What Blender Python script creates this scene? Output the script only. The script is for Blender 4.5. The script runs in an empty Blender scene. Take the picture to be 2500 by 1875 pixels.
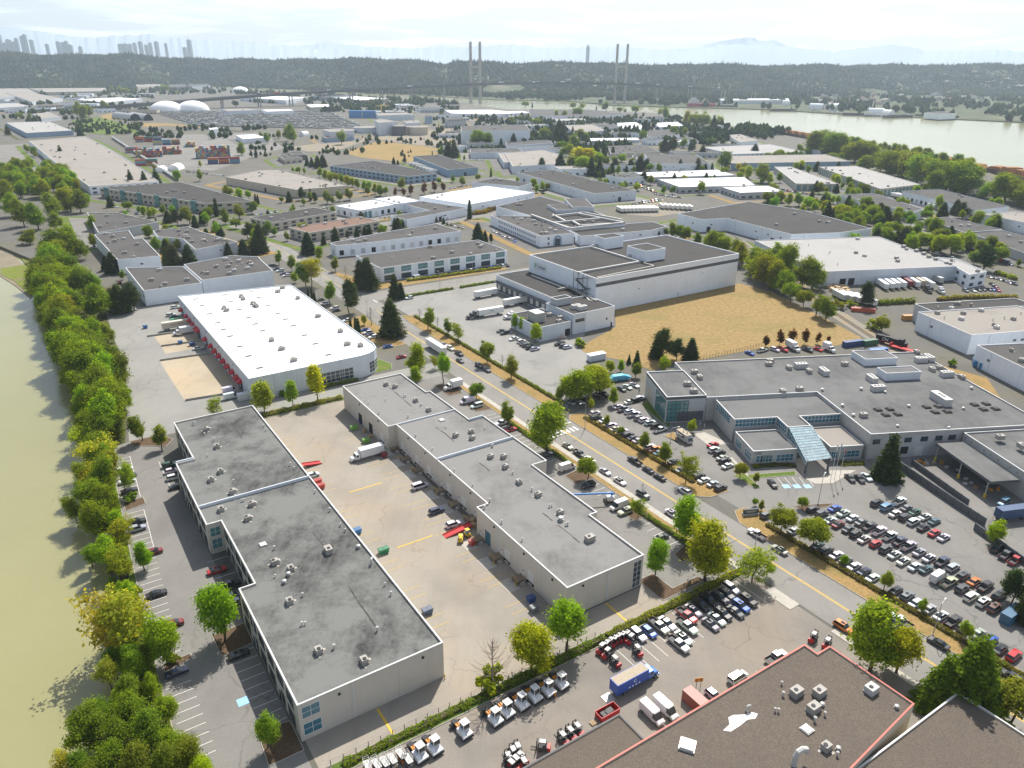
import bpy,math,random
import numpy as np
from mathutils import Vector,Matrix
R=math.radians
SC=bpy.context.scene
COL=SC.collection
random.seed(7)
RNG=np.random.default_rng(11)
# ------------------------------------------------------------------ camera
CAMH,FPX,PITCH,ROLL=120.0,1838.6,R(23.066),R(0.587)
_c,_s=math.cos(PITCH),math.sin(PITCH)
_f=np.array([0,_c,-_s]);_u=np.array([0,_s,_c]);_r=np.array([1.0,0,0])
_r2=_r*math.cos(ROLL)+_u*math.sin(ROLL)
_u2=_u*math.cos(ROLL)-_r*math.sin(ROLL)
cd=bpy.data.cameras.new('camera');cam=bpy.data.objects.new('camera',cd);COL.objects.link(cam)
cd.sensor_fit='HORIZONTAL';cd.sensor_width=36;cd.lens=36*FPX/2500
cd.clip_start=1;cd.clip_end=60000
cam.matrix_world=Matrix(((_r2[0],_u2[0],-_f[0],0),(_r2[1],_u2[1],-_f[1],0),(_r2[2],_u2[2],-_f[2],CAMH),(0,0,0,1)))
SC.camera=cam
# ------------------------------------------------------------------ sky and sun
SUN_AZ,SUN_EL=R(16.0),R(51.0)
world=bpy.data.worlds.new('World');SC.world=world;world.use_nodes=True
wn=world.node_tree;wn.nodes.clear()
def wnode(t,**k):
 n=wn.nodes.new(t)
 for a,b in k.items():setattr(n,a,b)
 return n
sky=wnode('ShaderNodeTexSky',sky_type='NISHITA',sun_disc=False)
sky.sun_elevation=SUN_EL;sky.sun_rotation=SUN_AZ
sky.altitude=100;sky.air_density=1.0;sky.dust_density=2.0;sky.ozone_density=1.0
tc=wnode('ShaderNodeTexCoord')
sep=wnode('ShaderNodeSeparateXYZ');wn.links.new(tc.outputs['Generated'],sep.inputs[0])
zz=wnode('ShaderNodeMath',operation='MAXIMUM');wn.links.new(sep.outputs['Z'],zz.inputs[0]);zz.inputs[1].default_value=0.0
za=wnode('ShaderNodeMath',operation='ADD');wn.links.new(zz.outputs[0],za.inputs[0]);za.inputs[1].default_value=0.06
dv=wnode('ShaderNodeVectorMath',operation='DIVIDE')
cmb=wnode('ShaderNodeCombineXYZ')
for i in range(3):wn.links.new(za.outputs[0],cmb.inputs[i])
wn.links.new(tc.outputs['Generated'],dv.inputs[0]);wn.links.new(cmb.outputs[0],dv.inputs[1])
nz=wnode('ShaderNodeTexNoise');nz.inputs['Scale'].default_value=0.8;nz.inputs['Detail'].default_value=9;nz.inputs['Roughness'].default_value=0.58
wn.links.new(dv.outputs[0],nz.inputs['Vector'])
rp=wnode('ShaderNodeValToRGB');rp.color_ramp.elements[0].position=0.47;rp.color_ramp.elements[1].position=0.66
rp.color_ramp.elements[0].color=(0,0,0,1);rp.color_ramp.elements[1].color=(1,1,1,1)
wn.links.new(nz.outputs['Fac'],rp.inputs[0])
mx=wnode('ShaderNodeMix',data_type='RGBA');mx.inputs['B'].default_value=(6.6,6.7,6.8,1)
ex=wnode('ShaderNodeMath',operation='MULTIPLY');wn.links.new(zz.outputs[0],ex.inputs[0]);ex.inputs[1].default_value=-11.0
ep=wnode('ShaderNodeMath',operation='EXPONENT');wn.links.new(ex.outputs[0],ep.inputs[0])
vm=wnode('ShaderNodeMath',operation='MULTIPLY_ADD');wn.links.new(ep.outputs[0],vm.inputs[0]);vm.inputs[1].default_value=0.8;vm.inputs[2].default_value=0.02
vc=wnode('ShaderNodeMath',operation='MULTIPLY');wn.links.new(rp.outputs[0],vc.inputs[0]);vc.inputs[1].default_value=0.5
wn.links.new(vm.outputs[0],mx.inputs['Factor'])
mx2=wnode('ShaderNodeMix',data_type='RGBA');mx2.inputs['B'].default_value=(15,15,15,1)
wn.links.new(vc.outputs[0],mx2.inputs['Factor']);wn.links.new(mx.outputs['Result'],mx2.inputs['A']);wn.links.new(sky.outputs[0],mx.inputs['A'])
bg=wnode('ShaderNodeBackground');bg.inputs['Strength'].default_value=0.09
wn.links.new(mx2.outputs['Result'],bg.inputs[0])
wo=wnode('ShaderNodeOutputWorld');wn.links.new(bg.outputs[0],wo.inputs[0])
sl=bpy.data.lights.new('sun','SUN');sl.energy=5.0;sl.angle=R(0.53);sl.color=(1.0,0.955,0.88)
sun=bpy.data.objects.new('sun',sl);COL.objects.link(sun)
_sd=Vector((math.sin(SUN_AZ)*math.cos(SUN_EL),math.cos(SUN_AZ)*math.cos(SUN_EL),math.sin(SUN_EL)))
sun.rotation_euler=_sd.to_track_quat('Z','Y').to_euler();sun.location=(0,0,400)
SC.render.engine='CYCLES'
SC.view_settings.view_transform='Standard';SC.view_settings.look='None'
SC.view_settings.exposure=0.44;SC.view_settings.gamma=1;SC.view_settings.use_curve_mapping=False
SC.cycles.max_bounces=6;SC.cycles.diffuse_bounces=3;SC.cycles.glossy_bounces=3
SC.cycles.transmission_bounces=4;SC.cycles.volume_bounces=1;SC.cycles.use_denoising=True
SC.cycles.sample_clamp_indirect=6
# ------------------------------------------------------------------ plan helpers
def un(px,py,z=0.0):
 d=_f*FPX+_r2*(px-1250)+_u2*(937.5-py)
 t=(z-CAMH)/d[2]
 return(float(d[0]*t),float(d[1]*t))
def pr(x,y,z):
 v=np.array([x,y,z-CAMH]);w=v@_f
 return 1250+FPX*(v@_r2)/w,937.5-FPX*(v@_u2)/w
ZT={20:(0,190),21:(400,190),22:(800,190),23:(1200,230)}
def Qp(t,x,y):
 if t in ZT:return(ZT[t][0]+x/3.0214,ZT[t][1]+y/3.0214)
 return(620*(t%4)+x/3.456,(0,460,920,1395)[t//4]+y/3.456)
def Q(t,x,y,z=0.0):return un(*Qp(t,x,y),z)
GA=R(33.5)
EU=(math.cos(GA),math.sin(GA));EV=(-math.sin(GA),math.cos(GA))
def UV(u,v):return(u*EU[0]+v*EV[0],u*EU[1]+v*EV[1])
def toUV(p):return(p[0]*EU[0]+p[1]*EU[1],p[0]*EV[0]+p[1]*EV[1])
def TP(t,pts,z=0.0):return[Q(p[0],p[1],p[2],z)if len(p)==3 else Q(t,p[0],p[1],z)for p in pts]
def height_of(base,t,ytop):
 yt=Qp(t,0,ytop)[1];lo,hi=0.0,300.0
 for _ in range(40):
  m=(lo+hi)/2
  if pr(base[0],base[1],m)[1]>yt:lo=m
  else:hi=m
 return lo
def area(p):return sum(p[i][0]*p[(i+1)%len(p)][1]-p[(i+1)%len(p)][0]*p[i][1]for i in range(len(p)))/2
def inside(p,poly):
 c=False;j=len(poly)-1
 for i in range(len(poly)):
  a,b=poly[i],poly[j]
  if(a[1]>p[1])!=(b[1]>p[1])and p[0]<(b[0]-a[0])*(p[1]-a[1])/(b[1]-a[1])+a[0]:c=not c
  j=i
 return c
def snap(pts,ang=None):
 n=len(pts)
 if ang is None:
  L=[(math.hypot(pts[(i+1)%n][0]-pts[i][0],pts[(i+1)%n][1]-pts[i][1]),i)for i in range(n)]
  sx=sy=0
  for l,i in L:
   a=math.atan2(pts[(i+1)%n][1]-pts[i][1],pts[(i+1)%n][0]-pts[i][0])*4
   sx+=l*l*math.cos(a);sy+=l*l*math.sin(a)
  ang=math.atan2(sy,sx)/4
 c,s=math.cos(ang),math.sin(ang)
 q=[[p[0]*c+p[1]*s,-p[0]*s+p[1]*c]for p in pts]
 hor=[abs(q[(i+1)%n][0]-q[i][0])>abs(q[(i+1)%n][1]-q[i][1])for i in range(n)]
 for i in range(n):
  j=(i+1)%n;k=1 if hor[i]else 0
  m=(q[i][k]+q[j][k])/2;q[i][k]=q[j][k]=m
 for i in range(n):
  j=(i+1)%n;k=1 if hor[i]else 0
  m=(q[i][k]+q[j][k])/2;q[i][k]=q[j][k]=m
 return[(a*c-b*s,a*s+b*c)for a,b in q]
def offset(p,d):
 n=len(p);sg=1 if area(p)>0 else-1;out=[]
 for i in range(n):
  a,b,c=p[i-1],p[i],p[(i+1)%n]
  d1=(b[0]-a[0],b[1]-a[1]);d2=(c[0]-b[0],c[1]-b[1])
  l1=math.hypot(*d1)or 1;l2=math.hypot(*d2)or 1
  n1=(-d1[1]/l1*sg,d1[0]/l1*sg);n2=(-d2[1]/l2*sg,d2[0]/l2*sg)
  k=1+n1[0]*n2[0]+n1[1]*n2[1]
  k=max(k,0.4)
  out.append((b[0]+d*(n1[0]+n2[0])/k,b[1]+d*(n1[1]+n2[1])/k))
 return out
# ------------------------------------------------------------------ objects
_ON='first second third fourth fifth sixth seventh eighth ninth tenth eleventh twelfth thirteenth fourteenth fifteenth sixteenth seventeenth eighteenth nineteenth'.split()
_TN='twent thirt fort fift sixt sevent eight ninet'.split()
def ordw(i):
 n=i+1
 if n<20:return _ON[n-1]
 if n>=100:return 'hundred-and-'+ordw(n-101)if n>100 else 'hundredth'
 t,u=divmod(n,10);return _TN[t-2]+('ieth' if u==0 else 'y-'+_ON[u-1])
def tag(o,label=None,cat=None,group=None,kind=None):
 if label:o['label']=label
 if cat:o['category']=cat
 if group:o['group']=group
 if kind:o['kind']=kind
 return o
def empty(name,loc,rz=0.0):
 o=bpy.data.objects.new(name,None);COL.objects.link(o)
 o.location=loc;o.rotation_euler=(0,0,rz);o.empty_display_size=0.5
 return o
def put(name,me,parent=None,loc=(0,0,0),rz=0.0,color=None,scale=None,rot=None):
 o=bpy.data.objects.new(name,me);COL.objects.link(o)
 if parent:o.parent=parent
 o.location=loc;o.rotation_euler=rot if rot else(0,0,rz)
 if color:o.color=(*color,1)
 if scale:o.scale=scale if isinstance(scale,tuple)else(scale,)*3
 return o
class MB:
 def __init__(s):s.v=[];s.f=[];s.m=[]
 def poly(s,pts,m=0):
  i=len(s.v);s.v+=[tuple(p)for p in pts];s.f.append(tuple(range(i,i+len(pts))));s.m.append(m);return s
 def box(s,x0,x1,y0,y1,z0,z1,m=0):
  i=len(s.v)
  s.v+=[(x0,y0,z0),(x1,y0,z0),(x1,y1,z0),(x0,y1,z0),(x0,y0,z1),(x1,y0,z1),(x1,y1,z1),(x0,y1,z1)]
  s.f+=[(i,i+3,i+2,i+1),(i+4,i+5,i+6,i+7),(i,i+1,i+5,i+4),(i+1,i+2,i+6,i+5),(i+2,i+3,i+7,i+6),(i+3,i,i+4,i+7)]
  s.m+=[m]*6;return s
 def prism(s,poly,z0,z1,m=0,top=True,bot=False):
  n=len(poly)
  if area(poly)<0:poly=poly[::-1]
  i=len(s.v);s.v+=[(p[0],p[1],z0)for p in poly]+[(p[0],p[1],z1)for p in poly]
  for k in range(n):s.f.append((i+k,i+(k+1)%n,i+n+(k+1)%n,i+n+k));s.m.append(m)
  if top:s.f.append(tuple(range(i+n,i+2*n)));s.m.append(m)
  if bot:s.f.append(tuple(range(i+n-1,i-1,-1)));s.m.append(m)
  return s
 def side(s,prof,y0,y1,m=0):
  n=len(prof);i=len(s.v)
  if area(prof)>0:prof=prof[::-1]
  s.v+=[(p[0],y0,p[1])for p in prof]+[(p[0],y1,p[1])for p in prof]
  for k in range(n):s.f.append((i+k,i+(k+1)%n,i+n+(k+1)%n,i+n+k));s.m.append(m)
  s.f.append(tuple(range(i+n-1,i-1,-1)));s.f.append(tuple(range(i+n,i+2*n)));s.m+=[m,m]
  return s
 def tube(s,pts,rad,n=8,m=0,cap=True):
  i0=len(s.v);rs=rad if isinstance(rad,(list,tuple))else[rad]*len(pts)
  P=[Vector(p)for p in pts]
  for k,p in enumerate(P):
   t=(P[min(k+1,len(P)-1)]-P[max(k-1,0)]).normalized()
   a=t.cross(Vector((0,0,1)))
   if a.length<0.05:a=t.cross(Vector((0,1,0)))
   a.normalize();b=t.cross(a)
   for q in range(n):
    w=2*math.pi*q/n
    s.v.append(tuple(p+(a*math.cos(w)+b*math.sin(w))*rs[k]))
  for k in range(len(P)-1):
   for q in range(n):
    a0=i0+k*n+q;a1=i0+k*n+(q+1)%n
    s.f.append((a0,a0+n,a1+n,a1));s.m.append(m)
  if cap:
   s.f.append(tuple(i0+q for q in range(n)));s.f.append(tuple(i0+(len(P)-1)*n+q for q in range(n-1,-1,-1)));s.m+=[m,m]
  return s
 def mesh(s,name,mats,smooth=False):
  me=bpy.data.meshes.new(name);me.from_pydata(s.v,[],s.f)
  for mt in(mats if isinstance(mats,(list,tuple))else[mats]):me.materials.append(mt)
  if any(s.m):me.polygons.foreach_set('material_index',s.m)
  if smooth:me.polygons.foreach_set('use_smooth',[True]*len(s.f))
  me.update();return me
 def build(s,name,mats,parent=None,loc=(0,0,0),rz=0.0,smooth=False):return put(name,s.mesh(name,mats,smooth),parent,loc,rz)
def npmesh(name,V,F,mats,midx=None):
 me=bpy.data.meshes.new(name);n,k=F.shape
 me.vertices.add(len(V));me.vertices.foreach_set('co',np.asarray(V,np.float32).ravel())
 me.loops.add(n*k);me.loops.foreach_set('vertex_index',F.astype(np.int32).ravel())
 me.polygons.add(n);me.polygons.foreach_set('loop_start',np.arange(0,n*k,k,dtype=np.int32))
 for mt in(mats if isinstance(mats,(list,tuple))else[mats]):me.materials.append(mt)
 if midx is not None:me.polygons.foreach_set('material_index',np.asarray(midx,np.int32))
 me.update(calc_edges=True);me.validate();return me
# ------------------------------------------------------------------ materials
def newmat(name):
 m=bpy.data.materials.new(name);m.use_nodes=True;nt=m.node_tree
 b=nt.nodes['Principled BSDF'];return m,nt,b
def nd(nt,t,**k):
 n=nt.nodes.new(t)
 for a,v in k.items():
  if a in('op','dt','bt'):setattr(n,{'op':'operation','dt':'data_type','bt':'blend_type'}[a],v)
  elif hasattr(n,a)and a not in('Scale',):setattr(n,a,v)
  else:n.inputs[a].default_value=v
 return n
def noise(nt,vec,scale,detail=5,rough=0.55,lo=0.4,hi=0.6):
 n=nd(nt,'ShaderNodeTexNoise');n.inputs['Scale'].default_value=scale;n.inputs['Detail'].default_value=detail;n.inputs['Roughness'].default_value=rough
 nt.links.new(vec,n.inputs['Vector'])
 r=nd(nt,'ShaderNodeMapRange');r.inputs['From Min'].default_value=lo;r.inputs['From Max'].default_value=hi
 nt.links.new(n.outputs['Fac'],r.inputs['Value']);return r.outputs[0]
def mixc(nt,fac,a,b,bt='MIX'):
 m=nd(nt,'ShaderNodeMix',dt='RGBA',bt=bt)
 if isinstance(fac,(int,float)):m.inputs['Factor'].default_value=fac
 else:nt.links.new(fac,m.inputs['Factor'])
 for k,c in(('A',a),('B',b)):
  if isinstance(c,tuple):m.inputs[k].default_value=(*c[:3],1)
  else:nt.links.new(c,m.inputs[k])
 return m.outputs['Result']
def mulf(nt,a,k):
 m=nd(nt,'ShaderNodeMath',op='MULTIPLY');nt.links.new(a,m.inputs[0])
 if isinstance(k,(int,float)):m.inputs[1].default_value=k
 else:nt.links.new(k,m.inputs[1])
 return m.outputs[0]
def vecof(nt,sc=(1,1,1),rz=0.0):
 t=nd(nt,'ShaderNodeTexCoord');mp=nd(nt,'ShaderNodeMapping');mp.inputs['Scale'].default_value=sc;mp.inputs['Rotation'].default_value=(0,0,rz)
 nt.links.new(t.outputs['Object'],mp.inputs[0]);return mp.outputs[0]
def pm(name,c,rough=0.8,var=0.12,scale=0.5,spec=0.3,metal=0.0,alt=None,altscale=0.05,altlo=0.5,althi=0.62,streak=False):
 """plain procedural surface: colour, soft variation, optional second tone in patches"""
 m,nt,b=newmat(name);v=vecof(nt)
 col=mixc(nt,noise(nt,v,scale,6,0.6,0.3,0.7),tuple(x*(1-var)for x in c),tuple(min(1,x*(1+var))for x in c))
 if alt:col=mixc(nt,noise(nt,v,altscale,7,0.62,altlo,althi),col,alt)
 if streak:col=mixc(nt,mulf(nt,noise(nt,vecof(nt,(1,1,0.06)),1.3,4,0.6,0.5,0.75),0.16),col,tuple(x*0.6 for x in c))
 nt.links.new(col,b.inputs['Base Color']);b.inputs['Roughness'].default_value=rough
 b.inputs['Specular IOR Level'].default_value=spec;b.inputs['Metallic'].default_value=metal
 return m
def asphalt(name,c,stain,crack=0.5,warm=None,rough=0.9):
 m,nt,b=newmat(name);v=vecof(nt)
 col=mixc(nt,noise(nt,v,2.2,8,0.7,0.3,0.7),tuple(x*0.88 for x in c),tuple(x*1.1 for x in c))
 col=mixc(nt,mulf(nt,noise(nt,v,0.045,6,0.6,0.45,0.7),0.75),col,stain)
 if warm:col=mixc(nt,mulf(nt,noise(nt,v,0.03,5,0.55,0.48,0.66),0.6),col,warm)
 col=mixc(nt,mulf(nt,noise(nt,vecof(nt,(1,0.12,1),-GA),0.35,5,0.6,0.52,0.75),0.35),col,tuple(x*0.7 for x in c))
 vo=nd(nt,'ShaderNodeTexVoronoi',feature='DISTANCE_TO_EDGE');vo.inputs['Scale'].default_value=0.06
 dn=nd(nt,'ShaderNodeTexNoise');dn.inputs['Scale'].default_value=0.12;dn.inputs['Detail'].default_value=6;nt.links.new(v,dn.inputs['Vector'])
 ad=nd(nt,'ShaderNodeVectorMath',op='MULTIPLY_ADD');nt.links.new(dn.outputs['Color'],ad.inputs[0]);ad.inputs[1].default_value=(14,14,0);nt.links.new(v,ad.inputs[2])
 nt.links.new(ad.outputs[0],vo.inputs['Vector'])
 cr=nd(nt,'ShaderNodeMapRange');cr.inputs['From Min'].default_value=0.004;cr.inputs['From Max'].default_value=0.012;cr.inputs['To Min'].default_value=crack;cr.inputs['To Max'].default_value=0
 nt.links.new(vo.outputs['Distance'],cr.inputs['Value'])
 gate=mulf(nt,cr.outputs[0],noise(nt,v,0.03,3,0.5,0.47,0.58))
 col=mixc(nt,gate,col,tuple(x*0.3 for x in c))
 nt.links.new(col,b.inputs['Base Color']);b.inputs['Roughness'].default_value=rough;b.inputs['Specular IOR Level'].default_value=0.25
 return m
def roofmat(name,c,dark,amount=0.8,rolls=0.25,ang=0.0,speck=0.15,lo=0.5,hi=0.66,dscale=0.06):
 m,nt,b=newmat(name);v=vecof(nt)
 col=mixc(nt,noise(nt,v,3.5,6,0.75,0.25,0.75),tuple(x*(1-speck)for x in c),tuple(min(1,x*(1+speck))for x in c))
 w=nd(nt,'ShaderNodeTexWave',wave_type='BANDS',bands_direction='X');w.inputs['Scale'].default_value=0.33;w.inputs['Distortion'].default_value=0.6;w.inputs['Detail'].default_value=3
 nt.links.new(vecof(nt,(1,1,1),ang),w.inputs['Vector'])
 wr=nd(nt,'ShaderNodeMapRange');wr.inputs['From Min'].default_value=0.0;wr.inputs['From Max'].default_value=0.12;wr.inputs['To Min'].default_value=rolls;wr.inputs['To Max'].default_value=0
 nt.links.new(w.outputs['Fac'],wr.inputs['Value'])
 col=mixc(nt,wr.outputs[0],col,tuple(x*0.75 for x in c))
 st=mulf(nt,noise(nt,v,dscale,10,0.74,lo,hi),amount)
 st2=mulf(nt,noise(nt,vecof(nt,(1,0.25,1),ang),0.5,6,0.7,0.42,0.72),st)
 col=mixc(nt,mixf(nt,st,st2),col,dark)
 nt.links.new(col,b.inputs['Base Color']);b.inputs['Roughness'].default_value=0.92;b.inputs['Specular IOR Level'].default_value=0.2
 return m
def mixf(nt,a,b):
 m=nd(nt,'ShaderNodeMath',op='ADD');nt.links.new(mulf(nt,a,0.55),m.inputs[0]);nt.links.new(mulf(nt,b,0.6),m.inputs[1]);m.use_clamp=True;return m.outputs[0]
def leafmat(name,c,c2,trans=0.35):
 """foliage: tone from the object's own colour, each leaf clump a little different"""
 m=bpy.data.materials.new(name);m.use_nodes=True;nt=m.node_tree;nt.nodes.clear()
 oi=nd(nt,'ShaderNodeObjectInfo');ge=nd(nt,'ShaderNodeNewGeometry')
 base=mixc(nt,ge.outputs['Random Per Island'],c,c2)
 if 'far' in name:base=mixc(nt,mulf(nt,noise(nt,vecof(nt),0.0035,7,0.65,0.48,0.60),0.75),base,(0.075,0.095,0.04));base=mixc(nt,mulf(nt,noise(nt,vecof(nt),0.009,5,0.6,0.5,0.64),0.7),base,(0.012,0.024,0.014))
 col=mixc(nt,1.0,base,oi.outputs['Color'],'MULTIPLY')
 di=nd(nt,'ShaderNodeBsdfDiffuse');tr=nd(nt,'ShaderNodeBsdfTranslucent');mxs=nd(nt,'ShaderNodeMixShader');mxs.inputs[0].default_value=trans
 nt.links.new(col,di.inputs[0]);nt.links.new(mixc(nt,1.0,col,(1.7,1.55,0.5),'MULTIPLY'),tr.inputs[0])
 nt.links.new(di.outputs[0],mxs.inputs[1]);nt.links.new(tr.outputs[0],mxs.inputs[2])
 o=nd(nt,'ShaderNodeOutputMaterial');nt.links.new(mxs.outputs[0],o.inputs[0]);return m
def paint(name,rough=0.28,metal=0.15,coat=0.6,tint=True,c=(1,1,1)):
 m,nt,b=newmat(name)
 if tint:
  oi=nd(nt,'ShaderNodeObjectInfo')
  g=mixc(nt,mulf(nt,noise(nt,vecof(nt),3,5,0.6,0.3,0.7),0.12),oi.outputs['Color'],(0.25,0.23,0.2))
  nt.links.new(g,b.inputs['Base Color'])
 else:b.inputs['Base Color'].default_value=(*c,1)
 b.inputs['Roughness'].default_value=rough;b.inputs['Metallic'].default_value=metal;b.inputs['Coat Weight'].default_value=coat;b.inputs['Coat Roughness'].default_value=0.08
 return m
def glassmat(name,c,rough=0.08):
 m,nt,b=newmat(name)
 col=mixc(nt,noise(nt,vecof(nt),0.6,4,0.6,0.35,0.65),c,tuple(x*1.8 for x in c))
 nt.links.new(col,b.inputs['Base Color']);b.inputs['Roughness'].default_value=rough;b.inputs['Specular IOR Level'].default_value=0.6
 return m
M={}
M['asphalt']=asphalt('asphalt',(0.150,0.144,0.134),(0.105,0.100,0.094),0.5)
M['lot']=asphalt('lot_asphalt',(0.215,0.205,0.188),(0.150,0.142,0.130),0.4)
M['court']=asphalt('court_concrete',(0.315,0.282,0.235),(0.215,0.195,0.168),0.3,(0.34,0.27,0.19))
M['road']=asphalt('road_asphalt',(0.245,0.233,0.212),(0.185,0.176,0.160),0.45)
M['yard']=asphalt('yard_concrete',(0.275,0.268,0.245),(0.21,0.205,0.19),0.4)
M['apron']=asphalt('apron_concrete',(0.42,0.355,0.265),(0.33,0.27,0.19),0.2,(0.47,0.36,0.22))
M['oldlot']=asphalt('worn_asphalt',(0.25,0.222,0.19),(0.155,0.145,0.13),0.35,(0.30,0.235,0.17))
M['concrete']=pm('concrete',(0.42,0.39,0.34),0.85,0.12,0.7)
M['kerb']=pm('kerb_concrete',(0.36,0.34,0.30),0.85,0.15,0.8)
M['drygrass']=pm('dry_grass',(0.30,0.20,0.082),0.95,0.28,1.6,0.1,alt=(0.20,0.165,0.06),altscale=0.12,altlo=0.5,althi=0.72)
M['field']=pm('dry_field',(0.29,0.203,0.088),0.95,0.25,0.5,0.1,alt=(0.20,0.175,0.065),altscale=0.03,altlo=0.5,althi=0.72)
M['grass']=pm('green_grass',(0.10,0.15,0.03),0.95,0.35,1.4,0.1,alt=(0.17,0.17,0.045),altscale=0.1)
M['scrub']=pm('bank_scrub',(0.075,0.085,0.025),0.95,0.4,0.8,0.1,alt=(0.12,0.095,0.05),altscale=0.15)
M['soil']=pm('bark_mulch',(0.115,0.078,0.05),0.95,0.3,1.5,0.1)
M['gravel']=pm('gravel',(0.25,0.225,0.185),0.95,0.25,2.5,0.1,alt=(0.3,0.23,0.13),altscale=0.05)
M['mud']=pm('river_mud',(0.20,0.165,0.105),0.7,0.2,0.2,0.4)
M['marsh']=pm('marsh_grass',(0.16,0.19,0.035),0.9,0.25,0.5,0.1,alt=(0.19,0.17,0.09),altscale=0.03)
M['land']=asphalt('island_ground',(0.135,0.128,0.112),(0.095,0.093,0.08),0.3,(0.14,0.125,0.07))
M['farland']=pm('far_ground',(0.09,0.105,0.06),0.95,0.3,0.01,0.1,alt=(0.19,0.17,0.12),altscale=0.006,altlo=0.55,althi=0.68)
M['white_line']=pm('white_paint',(0.72,0.70,0.66),0.7,0.2,2.5,alt=(0.35,0.33,0.3),altscale=1.5,altlo=0.58,althi=0.72)
M['yellow_line']=pm('yellow_paint',(0.66,0.43,0.05),0.7,0.15,2.5,alt=(0.42,0.31,0.12),altscale=1.2,altlo=0.57,althi=0.72)
M['blue_line']=pm('blue_paint',(0.30,0.52,0.70),0.7,0.1,2)
M['roof_a']=roofmat('bitumen_roof_grey_green',(0.175,0.178,0.166),(0.05,0.05,0.048),1.1,0.16,-GA,0.09,0.475,0.625,0.05)
M['roof_b']=roofmat('bitumen_roof_light_grey',(0.225,0.22,0.210),(0.085,0.08,0.076),0.7,0.12,-GA,0.07,0.5,0.66,0.045)
M['roof_d']=roofmat('bitumen_roof_office',(0.165,0.165,0.162),(0.085,0.085,0.083),0.8,0.3,R(-8),0.1,0.44,0.60,0.04)
M['roof_dark']=roofmat('gravel_roof_dark',(0.060,0.057,0.054),(0.033,0.031,0.03),0.8,0.05,0,0.25)
M['roof_mid']=roofmat('gravel_roof_mid',(0.092,0.087,0.083),(0.05,0.047,0.045),0.9,0.08,0,0.2)
M['roof_pale']=roofmat('pale_grey_roof',(0.36,0.35,0.335),(0.26,0.25,0.24),0.5,0.25,R(-8),0.05)
M['roof_tan']=roofmat('tan_grey_roof',(0.29,0.265,0.235),(0.19,0.17,0.155),0.6,0.1,0,0.1)
M['roof_brown']=roofmat('brown_gravel_roof',(0.20,0.125,0.095),(0.15,0.10,0.08),0.5,0.05,0,0.15)
M['roof_white']=roofmat('white_membrane_roof',(0.84,0.84,0.84),(0.60,0.59,0.57),0.4,0.16,-GA,0.02,0.55,0.8)
M['roof_gravel']=roofmat('ballast_gravel_roof',(0.128,0.105,0.085),(0.09,0.075,0.062),0.4,0.0,0,0.5,0.45,0.65,0.09)
M['w_beige']=pm('beige_wall',(0.54,0.50,0.44),0.85,0.05,0.25,streak=True)
M['w_cream']=pm('cream_wall',(0.52,0.47,0.38),0.85,0.05,0.25,streak=True)
M['w_white']=pm('white_wall',(0.80,0.84,0.89),0.8,0.04,0.2,streak=True)  # white wall with the blue of the sky light mixed into its colour
M['w_pale']=pm('pale_grey_wall',(0.62,0.66,0.71),0.8,0.05,0.2,streak=True)  # pale grey, bluish skylight put into the colour here too
M['w_grey']=pm('grey_wall',(0.45,0.465,0.475),0.8,0.06,0.2,streak=True)
M['w_office']=pm('warm_grey_wall',(0.43,0.425,0.41),0.8,0.05,0.2,streak=True)
M['w_dark']=pm('dark_grey_wall',(0.12,0.125,0.135),0.8,0.08,0.3)
M['w_blue']=pm('blue_grey_wall',(0.26,0.36,0.46),0.8,0.06,0.3)
M['coping']=pm('pale_metal_coping',(0.62,0.62,0.61),0.6,0.08,0.6)
M['coping_dark']=pm('dark_metal_coping',(0.10,0.10,0.105),0.6,0.1,0.6)
M['coping_red']=pm('salmon_red_coping',(0.55,0.155,0.12),0.6,0.1,0.6)
M['glass']=glassmat('dark_window_glass',(0.035,0.05,0.062))
M['glass_blue']=glassmat('blue_window_glass',(0.035,0.12,0.165))
M['glass_teal']=glassmat('teal_window_glass',(0.06,0.16,0.17))
M['glass_sky']=glassmat('pale_canopy_glass',(0.20,0.30,0.33))
M['frame']=pm('white_frame',(0.66,0.67,0.67),0.5,0.05,1)
M['frame_dark']=pm('dark_frame',(0.06,0.06,0.065),0.5,0.05,1)
M['metal']=pm('galvanised_metal',(0.42,0.42,0.41),0.5,0.12,1.5,0.5,0.3)
M['rtu']=pm('beige_unit_metal',(0.34,0.32,0.29),0.6,0.12,1.5)
M['rtu_white']=pm('white_unit_metal',(0.5,0.49,0.47),0.6,0.1,1.5)
M['black']=pm('black_metal',(0.022,0.022,0.024),0.6,0.2,2)
M['steel_dark']=pm('dark_steel',(0.07,0.07,0.072),0.6,0.2,2)
M['door_white']=pm('white_door',(0.62,0.61,0.58),0.6,0.07,0.8)
M['door_dark']=pm('dark_opening',(0.02,0.021,0.024),0.9,0.2,1)
M['red']=pm('red_canvas',(0.52,0.035,0.045),0.7,0.12,1)
M['red_paint']=pm('red_paint',(0.48,0.03,0.03),0.45,0.12,1)
M['orange']=pm('orange_paint',(0.62,0.24,0.03),0.45,0.1,1)
M['yellow']=pm('yellow_paint_metal',(0.66,0.46,0.04),0.5,0.1,1)
M['wood']=pm('weathered_wood',(0.24,0.18,0.12),0.9,0.25,2)
M['pale_wood']=pm('pallet_wood',(0.48,0.36,0.22),0.9,0.25,2)
M['bark']=pm('bark',(0.105,0.08,0.06),0.95,0.3,3)
M['rubber']=pm('tyre_rubber',(0.02,0.02,0.02),0.85,0.2,3)
M['rim']=pm('wheel_rim',(0.30,0.30,0.31),0.4,0.1,3,0.5,0.5)
M['lamp']=pm('clear_lamp',(0.72,0.72,0.70),0.2,0.03,3)
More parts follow.
